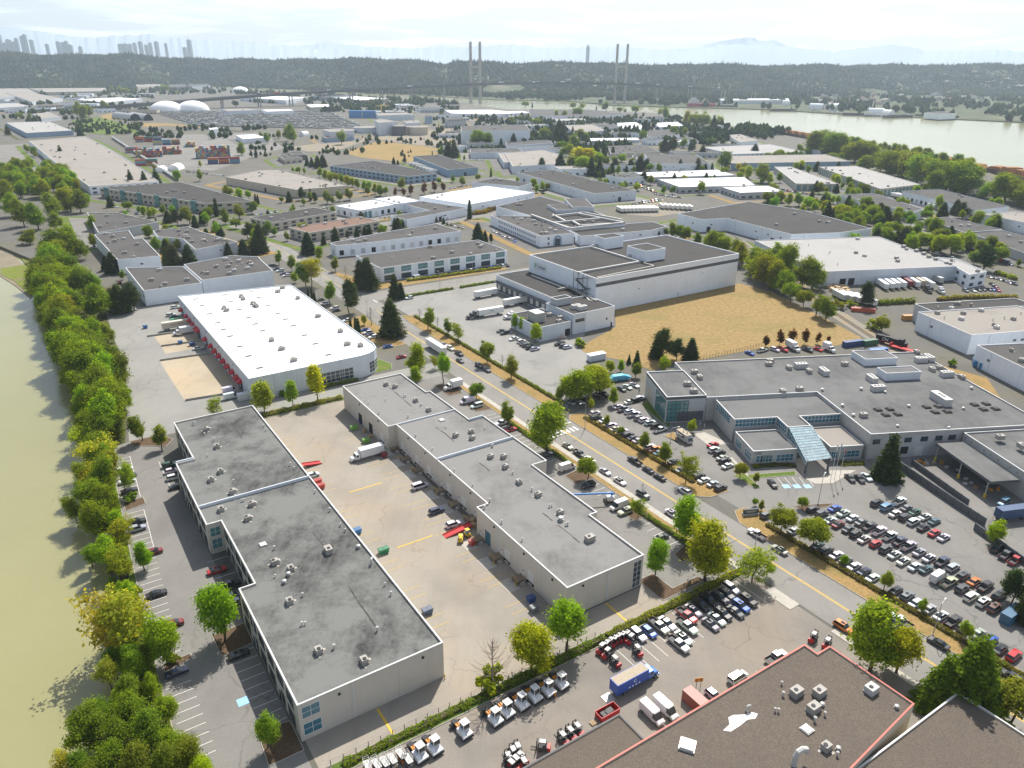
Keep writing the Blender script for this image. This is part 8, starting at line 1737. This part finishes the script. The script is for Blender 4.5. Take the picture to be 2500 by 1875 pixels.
container('white site cabin at the corner of the white-roofed warehouse',Q(8,2055,190),(0.66,0.68,0.7),GA,4.2)
container('orange-red flatbed load behind the rail line bushes',Q(7,850,1040),(0.50,0.10,0.05),R(-10),12,h=2.0)
CY=[(0.30,0.03,0.03),(0.45,0.13,0.03),(0.03,0.06,0.17),(0.10,0.22,0.32),(0.25,0.04,0.05),(0.45,0.32,0.05),(0.20,0.25,0.28),(0.04,0.16,0.10),(0.28,0.07,0.05)]
CN_=['red','orange','blue','light blue','crimson','yellow','grey','green','brown']
NB=['left front','left middle','central','low central','right tall','right front','far left','far right','rear','far rear']
for bi,(x,y,nu,nv,nz)in enumerate([(1100,1290,2,3,3),(1160,1325,12,1,5),(1385,1300,9,1,4),(1190,1400,2,3,3),(1665,1335,16,1,6),(1800,1385,3,2,3),(1180,1200,3,2,3),(1560,1240,6,1,3),(1330,1225,3,2,3),(1230,1165,4,2,2)]):
 p0=Q(0,x,y);a=R(22);n=0;sd=bi in(0,3,5,6,8,9);lu,lv=(12.9,2.8)if sd else(2.7,12.9)
 for iu in range(nu):
  for iv in range(nv):
   for iz in range(max(1,nz-random.choice((0,0,1,2)))):
    p=(p0[0]+math.cos(a)*iu*lu-math.sin(a)*iv*lv,p0[1]+math.sin(a)*iu*lu+math.cos(a)*iv*lv);c=random.randrange(9)
    container(f'{CN_[c]} container in the {NB[bi]} block of the container yard, {ordw(n)} of the block',p,CY[c],a if sd else a+math.pi/2,12.2,0.1+iz*2.62,'stacked shipping containers');n+=1
TW=[('tank',MB().tube([(-7.5,0,2.6),(-7.2,0,2.6),(7.2,0,2.6),(7.5,0,2.6)],[0.9,1.5,1.5,0.9],10).mesh('tank',M['coping'])),('bogie',MB().box(-6.5,-4.5,-1.1,1.1,0.2,1.1).box(4.5,6.5,-1.1,1.1,0.2,1.1).mesh('bogie',M['black'])),('walkway',MB().box(-1.5,1.5,-0.9,0.9,4.1,4.25).mesh('walkway',M['steel_dark']))]
T0,T1=Q(0,950,1170),Q(0,1500,1530);TL=math.hypot(T1[0]-T0[0],T1[1]-T0[1]);nT=int(TL/16.5)
for k in range(nT):one('tank_wagon',f'pale tank wagon in the siding beside the container yard, {ordw(k)} from far end','wagon',TW,(T0[0]+(T1[0]-T0[0])*(k+0.5)/nT,T0[1]+(T1[1]-T0[1])*(k+0.5)/nT),math.atan2(T1[1]-T0[1],T1[0]-T0[0]),0.1,'tank wagons')
lo=one('locomotive','black diesel locomotive with white letters on the siding','locomotive',[('hood',MB().box(-7,3.6,-1.0,1.0,1.3,3.6).box(5.6,7.2,-1.0,1.0,1.3,2.8).mesh('hood',M['black'])),('cab',MB().side([(3.6,1.3),(5.7,1.3),(5.7,3.2),(5.4,4.2),(3.6,4.2)],-1.45,1.45).mesh('cab',M['black'])),('walkway',MB().box(-8,8,-1.5,1.5,1.05,1.3).mesh('walkway',M['red_paint'])),('roof_fan',MB().tube([(-4,0,3.6),(-4,0,3.8)],0.8,10).tube([(-1.5,0,3.6),(-1.5,0,3.8)],0.8,10).mesh('roof_fan',M['steel_dark'])),('bogie',MB().box(-6.5,-3,-1.1,1.1,0.25,1.0).box(3,6.5,-1.1,1.1,0.25,1.0).mesh('bogie',M['rust'])),('cab_window',MB().box(4.0,5.2,-1.48,1.48,2.7,3.6).mesh('cab_window',M['cglass']))],Q(7,1085,1325),R(-50),0.25)
for s in(-1,1):o=put('lettering',text_mesh('CN',2.0,'white_text'),lo,(-2.5,s*1.06,1.7));o.rotation_euler=(math.pi/2,0,0 if s<0 else math.pi)
one('flat_wagon','red flat wagon coupled behind the locomotive','wagon',[('deck',MB().box(-6,6,-1.4,1.4,1.0,1.3).box(-6,-5.7,-1.4,1.4,1.3,2.4).box(5.7,6,-1.4,1.4,1.3,2.4).mesh('deck',M['red_paint'])),('bogie',MB().box(-5,-3,-1,1,0.25,1).box(3,5,-1,1,0.25,1).mesh('bogie',M['rust']))],Q(7,1190,1375),R(-50),0.25)
land=[('deck',MB().box(-1.6,1.6,-1.3,1.3,0.95,1.1).mesh('deck',M['wood'])),('post',MB().box(-1.5,-1.35,-1.2,-1.05,0,0.95).box(1.35,1.5,-1.2,-1.05,0,0.95).box(-1.5,-1.35,1.05,1.2,0,0.95).box(1.35,1.5,1.05,1.2,0,0.95).mesh('post',M['wood'])),('steps',MB().box(-0.6,0.6,-1.7,-1.3,0,0.7).box(-0.6,0.6,-2.1,-1.7,0,0.35).mesh('steps',M['concrete'])),('handrail',MB().tube([(-1.55,-1.25,1.1),(-1.55,-1.25,2.05),(-1.55,1.25,2.05),(-1.55,1.25,1.1)],0.04,5).mesh('handrail',M['yellow']))]
for k,(t,x,y)in enumerate([(9,1185,600),(9,1265,690),(9,1345,790),(9,1540,960),(9,1665,1075),(9,1810,1195),(9,1890,1360),(9,2020,1525),(14,60,70)]):
 u,v=toUV(Q(t,x,y,1.0));u=(92.3 if 151<v<209 else 88.9)-1.35 if v<209 else 87.9
 one('dock_landing',f'timber dock landing with steps along the middle warehouse, {ordw(k)} from far end','landing',land,UV(u,v),GA,group='dock landings');struct('dock_pad',uvrect(u-4.5,u-1.4,v-2.5,v+2.5),0.024,M['concrete'])
pal=MB()
for k in range(5):pal.box(-0.6,0.6,-0.5+k*0.22,-0.38+k*0.22,0.1,0.14)
for x_ in(-0.55,0,0.5):pal.box(x_,x_+0.1,-0.5,0.5,0,0.1)
palm=pal.mesh('pallet',M['pale_wood'])
for k,(t,x,y,nn)in enumerate([(14,718,1285,2),(9,1845,1240,12),(9,1855,1270,9),(9,935,470,10),(9,985,515,8)]):
 for q in range(nn):tag(put('pallet',palm,None,(*Q(t,x,y),0.02+q*0.15),GA+q*0.05),f'timber pallet of the {["annex", "dark court", "lower court", "far court", "green-bin court"][k]} pile, {ordw(q)} from ground','pallet','timber pallets')
for k in range(9):tag(put('bundle_of_timber',MB().box(-2.2,2.2,-1,1,0,1.4+0.3*(k%3)).mesh('bundle_of_timber',M['pale_wood']),None,(*Q(7,545+22*k,815+(k%3)*22+k*3),0.02),k*0.5),f'stack of timber beside the pale grey roofed warehouse, {ordw(k)} from left','timber','timber stacks')
def lamp(label,p,h,rz,arm=2.2,mat='metal'):
 one('street_lamp',label,'lamp',[('pole',MB().tube([(0,0,0),(0,0,h-0.6),(0.3,0,h-0.15),(arm,0,h)],[0.12,0.08,0.07,0.05],6).mesh('pole',M[mat])),('lamp_head',MB().box(arm-0.1,arm+0.7,-0.15,0.15,h-0.08,h+0.08).mesh('lamp_head',M['metal'])),('base',MB().tube([(0,0,0),(0,0,0.5)],0.25,8).mesh('base',M['concrete']))],p,rz)
for lab,t,x,y,top,rz in(('street lamp by the cross street',5,1570,858,705,GA+1.5),('street lamp near the side street corner',5,958,1070,940,0.3),('lamp post with signals at the office car park entrance',10,648,440,215,GA+math.pi),('dark lamp post at the planted bed near the flagpoles',11,472,1080,840,1.0),('lamp post leaning over the big car park hedge',15,1440,545,275,0.8),('street lamp opposite the office sign',11,-60,1450,1375,GA+math.pi),('thin lamp post in the red-tree car park',10,1370,560,440,0.2),('lamp post at the far right car park',7,1735,250,180,2)):p=Q(t,x,y);lamp(lab,p,max(6,height_of(p,t,top)),rz)
for k,(x,tp)in enumerate(((578,570),(612,560),(655,600))):
 p=Q(11,x,880-k*15);h=height_of(p,11,tp);one('flagpole',f'white flagpole at the entrance canopy, {ordw(k)} from left','flagpole',[('pole',MB().tube([(0,0,0),(0,0,h)],[0.09,0.05],6).mesh('pole',M['frame'])),('flag',MB().poly([(0,0,h-0.2),(0.5,0.15,h-0.5),(0.55,0.2,h-2.4),(0,0,h-2.0)]).poly([(0,0.01,h-2.0),(0.55,0.21,h-2.4),(0.5,0.16,h-0.5),(0,0.01,h-0.2)]).mesh('flag',M[['door_white','w_blue','red'][k]]))],p,0.2,group='flagpoles')
one('monument_sign','low concrete sign wall on the dry verge corner','sign',[('plinth',MB().box(-2.4,2.4,-0.6,0.6,0,0.5).mesh('plinth',M['w_grey'])),('sign_panel',MB().box(-2.3,2.3,-0.3,0.3,0.5,1.9).mesh('sign_panel',M['w_dark'])),('name_plate',MB().box(-1.5,1.5,-0.34,0.34,0.9,1.5).mesh('name_plate',M['metal']))],Q(10,2045,1165),R(10),0.13)
one('yard_sign','orange board on posts behind the rust red container','sign',[('post',MB().box(-0.5,-0.42,0,0.08,0,3.4).box(0.42,0.5,0,0.08,0,3.4).mesh('post',M['steel_dark'])),('board',MB().box(-0.9,0.9,-0.06,0.0,2.5,3.5).mesh('board',M['orange']))],Q(14,1600,1010),GA+2.7)
for k,(t,x,y)in enumerate(((13,1610,905),(14,62,120),(9,1330,790),(9,1215,695),(9,1540,995),(9,1660,1100),(9,2022,1590),(9,1865,1420))):one('bollard',f'yellow bollard guarding the warehouse walls, {ordw(k)} of its kind','bollard',[('post',MB().tube([(0,0,0),(0,0,1.1),(0,0,1.2)],[0.12,0.12,0.04],8).mesh('post',M['yellow'])),('footing',MB().tube([(0,0,0),(0,0,0.06)],0.25,8).mesh('footing',M['concrete']))],Q(t,x,y),group='yellow bollards')
e=thing('field_fence','wire fence with dark posts along the dry field edge','fence',Q(6,1600,1452));pst=MB().box(-0.06,0.06,-0.06,0.06,0,1.8).mesh('post',M['steel_dark'])
F0,F1_=Q(6,1600,1452),Q(6,2140,1335);NF=22
for k in range(NF+1):put('post',pst,e,((F1_[0]-F0[0])*k/NF,(F1_[1]-F0[1])*k/NF,0))
for z in(0.6,1.2,1.7):MB().tube([(0,0,z),(F1_[0]-F0[0],F1_[1]-F0[1],z)],0.02,4).build('wire',M['steel_dark'],e)
e=thing('chain_link_fence','wire fence behind the dealer yard hedge','fence',UV(28,101.6));D0=UV(64.5,0)
for k in range(26):put('post',pst,e,(UV(k*2.5,0)[0],UV(k*2.5,0)[1],0))
for z in(0.5,1.1,1.7):MB().tube([(0,0,z),(UV(62.5,0)[0],UV(62.5,0)[1],z)],0.02,4).build('wire',M['steel_dark'],e)
one('covered_boat','blue-wrapped load on a trailer beneath the bright green trees','boat',[('hull',MB().side([(-4.5,0.5),(3.5,0.5),(4.8,1.6),(-4.5,1.6)],-1.3,1.3).mesh('hull',M['tint']),(0.05,0.32,0.55)),('cover',MB().side([(-4.3,1.6),(4.2,1.6),(1.5,2.6),(-3,2.5)],-1.2,1.2).mesh('cover',M['tint']),(0.08,0.45,0.62)),('wheel',wheel(0.35),None,(-1,1.2,0.35)),('wheel',wheel(0.35),None,(-1,-1.2,0.35))],Q(6,940,1620),0.3)
one('gazebo','small dark gazebo beside the cold store office cars','shelter',[('roof',MB().tube([(0,0,2.3),(0,0,3.3)],[2.3,0.1],6).mesh('roof',M['roof_mid'])),('post',MB().box(-1.4,-1.28,-1.4,-1.28,0,2.4).box(1.28,1.4,-1.4,-1.28,0,2.4).box(-1.4,-1.28,1.28,1.4,0,2.4).box(1.28,1.4,1.28,1.4,0,2.4).mesh('post',M['wood']))],Q(6,455,1290))
one('site_hut','pale flat-roofed hut behind the bright green trees','hut',[('wall',MB().box(-4,4,-1.5,1.5,0,2.8).mesh('wall',M['w_pale'])),('roof',MB().box(-4.2,4.2,-1.7,1.7,2.8,2.95).mesh('roof',M['roof_white']))],Q(6,745,1445),0.5)
for k in range(26):
 x,y=random.choice(((1350,720),(1480,725),(1530,750),(1640,800),(1700,860),(1740,900),(1800,940),(1880,910),(1970,960),(1830,880),(1560,770),(1900,960),(1420,735)))
 one('machine_pallet',f'pallet of machine parts under the open shed, {ordw(k)} of them','machine',[('casting',MB().tube([(-0.6,0,0.5),(0.6,0,0.5)],random.uniform(0.25,0.45),8).box(-0.4,0.4,-0.5,0.5,0.14,0.6).mesh('casting',M[random.choice(('steel_dark','metal','wood','orange','rtu_white'))])),('pallet',palm)],Q(11,x+random.uniform(-50,50),y+random.uniform(-12,12)),k,group='machine parts under the shed')
def person(label,p,rz,shirt,legs,z=0.02):
 m=MB();me=bpy.data.meshes.new('person')
 V=[(0,0,0.92),(0,0,1.18),(0,0,1.42),(0,0,1.52),(0.02,0,1.62),(0.02,0,1.76),(0,0.1,0.88),(0.06,0.11,0.48),(0,0.11,0.08),(0.16,0.12,0.03),(0,-0.1,0.88),(-0.03,-0.11,0.48),(-0.12,-0.11,0.08),(0.03,-0.12,0.03),(0,0.2,1.4),(0.02,0.27,1.13),(0.14,0.25,0.9),(0,-0.2,1.4),(0.02,-0.27,1.13),(0.12,-0.25,0.9)]
 E_=[(0,1),(1,2),(2,3),(3,4),(4,5),(0,6),(6,7),(7,8),(8,9),(0,10),(10,11),(11,12),(12,13),(2,14),(14,15),(15,16),(2,17),(17,18),(18,19)]
 Rr=[.15,.14,.15,.06,.085,.08,.1,.07,.05,.05,.1,.07,.05,.05,.065,.05,.04,.065,.05,.04]
 me.from_pydata(V,E_,[]);o=bpy.data.objects.new('person',me);COL.objects.link(o);me.materials.append(shirt);me.materials.append(legs)
 md=o.modifiers.new('skin','SKIN');sv=me.skin_vertices[0].data if me.skin_vertices else None
 if sv is None:me.skin_vertices.new()if hasattr(me.skin_vertices,'new')else None
 o.location=(p[0],p[1],z);o.rotation_euler=(0,0,rz);tag(o,label,'person')
 bpy.context.view_layer.update();sv=me.skin_vertices[0].data if len(me.skin_vertices)else[]
 for i,s in enumerate(sv):s.radius=(Rr[i],Rr[i])
 if len(sv):sv[0].use_root=True
 o.modifiers.new('sub','SUBSURF').render_levels=1
CLW,CLD,CLO=pm('white_shirt',(0.6,0.6,0.6)),pm('dark_clothes',(0.03,0.03,0.04)),pm('work_vest',(0.55,0.25,0.05))
for lab,t,x,y,c in(('person in a white top standing near the office doors, left of two',10,1622,415,CLW),('person in a white top walking near the office doors, right of two',10,1657,430,CLW),('person in dark clothes standing at the top of the office car park',10,1107,135,CLD),('person in dark clothes beside the open tail lift of the blue truck',14,945,1015,CLD),('worker in an orange vest in front of the white yard tractors',14,398,1070,CLO)):person(lab,Q(t,x,y),random.uniform(0,6),c,CLD)
BAS=asphalt('basin_concrete',(0.33,0.315,0.30),(0.2,0.2,0.2),0.1);BWAT=pm('basin_water',(0.06,0.065,0.06),0.2,0.2,0.05)
def basin(label,t,a,b,w):
 p,q=Q(t,*a),Q(t,*b);L=math.hypot(q[0]-p[0],q[1]-p[1]);n=max(2,int(L/26));m=MB().box(0,L,-w/2,w/2,0,1.2);g=MB()
 for k in range(n):g.box(L*k/n+2,L*(k+1)/n-2,-w/2+2,w/2-2,1.2,1.22)
 r=MB()
 for k in range(n+1):r.box(L*k/n-0.6,L*k/n+0.6,-w/2,w/2,1.2,2.4)
 r.box(0,L,-w/2-0.5,-w/2+0.5,1.2,2.6)
 for k in range(n*2):x_=random.uniform(4,L-4);y_=random.uniform(-w/2,w/2);s_=random.uniform(1.5,4);r.box(x_-s_,x_+s_,y_-2,y_+2,1.2,random.uniform(2.5,5.5))
 one('settling_basin',label,'basin',[('concrete_wall',m.mesh('concrete_wall',BAS)),('water',g.mesh('water',BWAT)),('walkway',r.mesh('walkway',M['metal']))],p,math.atan2(q[1]-p[1],q[0]-p[0]),group='settling basins')
for k in range(11):basin(f'long concrete settling basin of the treatment works, {ordw(k)} from the back',0,(1290+k*38,950+k*11),(2760+k*36,940+k*15),20)
def dome(label,p,rx,h,name='dome'):
 V,F,n,r=[],[],24,7
 for j in range(r+1):
  a=math.pi/2*j/r
  for i in range(n):V.append((math.cos(6.283*i/n)*rx*math.cos(a),math.sin(6.283*i/n)*rx*math.cos(a),h*math.sin(a)))
 for j in range(r):
  for i in range(n):F.append((j*n+i,j*n+(i+1)%n,(j+1)*n+(i+1)%n,(j+1)*n+i))
 me=bpy.data.meshes.new('shell');me.from_pydata(V,[],F);me.materials.append(M['roof_white']);me.polygons.foreach_set('use_smooth',[True]*len(F));one('storage_dome',label,'dome',[('shell',me),('ring_wall',MB().tube([(0,0,0),(0,0,2.5)],rx*1.03,24).mesh('ring_wall',M['w_pale']))],p)
p=Q(0,1410,935);dome('large white storage dome, left of two',p,41,height_of(p,0,851));p=Q(0,1632,932);dome('large white storage dome, right of two',p,40,height_of(p,0,848));p=Q(0,2030,778);dome('small white dome by the far river strip',p,34,22)
def tank(label,t,x,y,w,top,mat='w_pale'):
 p=Q(t,x,y);r_=w/3.456/2*math.hypot(*p)/FPX;h=height_of(p,t,top);one('round_tank',label,'tank',[('shell',MB().tube([(0,0,0),(0,0,h)],r_,24).mesh('shell',M[mat])),('lid',MB().tube([(0,0,h),(0,0,h+1.5)],[r_*0.95,r_*0.1],24).mesh('lid',M['roof_tan'])),('rim',MB().tube([(0,0,h-1),(0,0,h-0.2)],r_*1.02,24).mesh('rim',M['metal']))],p)
tank('wide grey concrete tank in the treatment works',1,955,1115,200,1072);tank('second wide concrete tank with railing behind the workshop',1,720,1120,240,1095);tank('tall concrete digester tank, left one',1,1075,1075,100,1010);tank('tall concrete digester tank, right one',1,1165,1075,90,1025);tank('dark latticed tank amid scaffolding',1,1230,1140,110,1060,'w_dark');tank('broad pale tank right of the scaffolding',1,1380,1135,170,1068,'w_cream')
def hangar(label,t,a,b,w,h,mat,mouth=None):
 p,q=Q(t,*a),Q(t,*b);L=math.hypot(q[0]-p[0],q[1]-p[1]);pr_=[(math.cos(math.pi*k/10)*w/2,math.sin(math.pi*k/10)*h)for k in range(11)]
 m=MB()
 for k in range(10):(y0,z0),(y1,z1)=pr_[k],pr_[k+1];m.poly([(0,y0,z0),(L,y0,z0),(L,y1,z1),(0,y1,z1)])
 e=[MB().poly([(x_,y,z)for y,z in pr_]).mesh('end_wall',M[mouth or mat])for x_ in(0.3,L-0.3)]
 one('arched_shed',label,'shed',[('shell',m.mesh('shell',M[mat],True)),('end_wall',e[0]),('end_wall',e[1])],p,math.atan2(q[1]-p[1],q[0]-p[0]))
hangar('grey arched shed with open mouth, left of two',0,(1145,1018),(990,1000),24,14,'metal','door_dark');hangar('grey arched shed with open mouth, right of two',0,(1255,1018),(1120,995),20,13,'metal','door_dark')
hangar('white arched tent in the yard, left of two',0,(1345,1455),(1375,1440),13,6,'roof_white');hangar('white arched tent in the yard, right of two',0,(1460,1440),(1510,1420),14,6.5,'roof_white');hangar('small white arched tent near the poplar',1,(400,1150),(450,1145),12,8,'roof_white')
one('blue_tarpaulin_hall','bright blue wrapped scaffold in the treatment works','scaffold',[('wrapping',MB().box(-30,30,-8,8,0,16).mesh('wrapping',M['tint']),(0.02,0.20,0.50)),('frame',MB().box(-31,-30.2,-8.5,8.5,0,18).box(30.2,31,-8.5,8.5,0,18).box(-1,1,-8.6,-8.2,0,18).mesh('frame',M['metal']))],Q(1,920,995),0.05)
p=Q(1,1077,985);h=height_of(p,1,880);one('yellow_crane','yellow tower crane over the treatment works','crane',[('mast',MB().box(-1,1,-1,1,0,h).mesh('mast',M['yellow'])),('jib',MB().box(-12,20,-0.8,0.8,h-4,h-2.5).mesh('jib',M['yellow'])),('cab',MB().box(-1.6,1.6,-1.6,1.6,h-8,h-5).mesh('cab',M['yellow']))],p,0.3)
def hullpoly(L,w):return[(-L/2,-w/2),(L*0.36,-w/2),(L/2,0),(L*0.36,w/2),(-L/2,w/2)]
def barge(label,t,a,b,w,pile,heap=True,mat='rust'):
 p,q=Q(t,*a,-2),Q(t,*b,-2);L=math.hypot(q[0]-p[0],q[1]-p[1]);parts=[('hull',MB().box(0,L,-w/2,w/2,-0.4,5).mesh('hull',M[mat])),('rail',MB().box(0,L,-w/2-0.1,-w/2+0.3,5,6.5).box(0,L,w/2-0.3,w/2+0.1,5,6.5).mesh('rail',M['steel_dark']))]
 n=max(1,int(L/22));hp=MB()
 for k in range(n):hp.side([(L*k/n+1,5),(L*(k+1)/n-1,5),(L*(k+0.72)/n,5+pile),(L*(k+0.3)/n,5+pile)],-w/2+1,w/2-1)
 if pile:parts.append(('sawdust_heap',hp.mesh('sawdust_heap',M['sawdust'])))
 one('barge',label,'barge',parts,p,math.atan2(q[1]-p[1],q[0]-p[0]),-2.2)
barge('rusty barge with orange wood-chip heaps at the right edge, far one',3,(1730,1440),(2060,1480),18,5);barge('barge heaped with bright orange sawdust cut by the right edge',3,(2040,1490),(2500,1600),20,8);barge('dark barge with brown and orange heaps left of the big bank tree',3,(130,1130),(400,1180),16,6);barge('low barge with a brown load behind the bank trees',3,(1440,1340),(1720,1420),16,3)
for k,(t,a,b)in enumerate([(3,(680,972),(860,976)),(3,(1035,995),(1255,990)),(3,(75,938),(280,938)),(3,(1290,985),(1660,1000)),(2,(1750,905),(1935,908))]):barge(f'dark barge moored along the far bank, {["under tall sheds", "right of the white hall", "left of the green dock", "below the white block", "right of the red ship"][k]}',t,a,b,14,0,False,'steel_dark')
def ship(label,t,x,y,L,col,sup,top,h=6):
 p=Q(t,x,y,-2);one('ship',label,'ship',[('hull',MB().prism(hullpoly(L,L*0.17),-0.5,h).mesh('hull',M['tint']),col),('superstructure',MB().box(-L*0.42,-L*0.1,-L*0.06,L*0.06,h,h+top).box(-L*0.36,-L*0.2,-L*0.05,L*0.05,h+top,h+top*1.6).mesh('superstructure',M['tint']),sup),('deck_house',MB().box(L*0.05,L*0.25,-L*0.05,L*0.05,h,h+top*0.6).mesh('deck_house',M['door_white'])),('mast',MB().tube([(-L*0.28,0,h+top),(-L*0.28,0,h+top*2.6)],0.5,6).mesh('mast',M['steel_dark']))],p,0.06 if t==2 else-0.12,-2.2)
ship('red and white working ship moored below the bridge',2,1630,905,90,(0.42,0.02,0.04),(0.6,0.6,0.6),10,12)
for k,(x,y,L,c)in enumerate([(590,950,24,'white'),(635,955,30,'white'),(945,982,60,'dark_blue'),(1220,985,26,'white'),(460,943,30,'green')]):ship(f'{c.replace("_", " ")} work boat moored at the far bank, {ordw(k)} in the row',3,x,y,L,CC[c.replace('_',' ')],(0.6,0.6,0.58),5,3)
for k,(a,b)in enumerate((((405,920),(515,925)),((555,925),(650,920)),((890,965),(1025,968)),((1030,980),(1095,985)),((170,890),(230,892)))):hangar(f'white arched boat shed on the far bank, {ordw(k)} from left',3,a,b,24,17,'roof_white')
HW=[pm('house_wall_pale',(0.5,0.48,0.45)),pm('house_wall_tan',(0.36,0.3,0.24))];HR=[M['roof_mid'],M['roof_tan'],M['roof_brown']]
def houses(phrase,t,box,n,z,s=1.0):
 L=sorted(((random.uniform(box[0],box[2]),random.uniform(box[1],box[3]))for _ in range(n)),key=lambda q:q[0])
 for i,(x,y)in enumerate(L):
  p=Q(t,x,y,z);d=math.hypot(*p);px=Qp(t,x,y)[0]
  zz_=max(0.0,hill_z(px,d));w=random.uniform(9,15)*s;l=random.uniform(12,20)*s
  one('house',f'small house {phrase}, {ordw(i)} from left','house',[('wall',MB().box(-l/2,l/2,-w/2,w/2,-3,8).mesh('wall',random.choice(HW))),('roof',MB().side([(-w/2-0.6,8),(w/2+0.6,8),(0,12.5)],-l/2-0.5,l/2+0.5).mesh('roof',random.choice(HR)))],p,random.uniform(0,3),zz_+1,'far houses')
houses('below the wooded hill left of the bridge',1,(690,640,1000,700),16,20);houses('on the slope behind the right bridge tower',2,(1050,570,1480,660),22,40);houses('along the far shore right of the bridge',3,(450,800,1250,900),30,0,1.5);houses('on the flats at the far right',3,(1350,770,2200,860),24,0,2.2);houses('under the bridge deck',2,(0,720,900,800),20,5,1.2);houses('along the foot of the left hills',0,(200,630,2000,670),22,5,1.4)
for k,(i,c)in enumerate(((62,'white'),(64,'white'),(66,'white'),(68,'grey'),(72,'white'),(75,'white'),(80,'silver'),(84,'white'),(40,'dark grey'),(36,'white'),(28,'red'),(25,'dark blue'),(50,'white'),(47,'grey'))):
 p=bp[i];d=bp[i+1]-p;L=14 if k%2==0 else 8;tag(put('lorry',MB().box(-L/2,L/2,-1.3,1.3,0.9,4).box(L/2+0.3,L/2+2.4,-1.2,1.2,0.6,3).box(-L/2,L/2+2,-0.9,0.9,0,0.9).mesh('lorry',M['tint']),None,(p.x+(8 if k%2 else-8)*0.3,p.y-7,p.z+0.1),math.atan2(d.y,d.x),CC[c]),f'{c} lorry crossing the bridge, {ordw(k)} of those on the deck','truck','lorries on the bridge')
hz=MB().box(-12400,12400,-800,14600,-4,900).build('haze',[]);hm_=bpy.data.materials.new('haze_air');hm_.use_nodes=True;hn=hm_.node_tree;hn.nodes.clear()
pv=hn.nodes.new('ShaderNodeVolumePrincipled');pv.inputs['Color'].default_value=(0.72,0.86,1.0,1);pv.inputs['Density'].default_value=6.2e-5;pv.inputs['Anisotropy'].default_value=0.35
ho=hn.nodes.new('ShaderNodeOutputMaterial');hn.links.new(pv.outputs[0],ho.inputs['Volume']);hz.data.materials.append(hm_);tag(hz,kind='stuff')
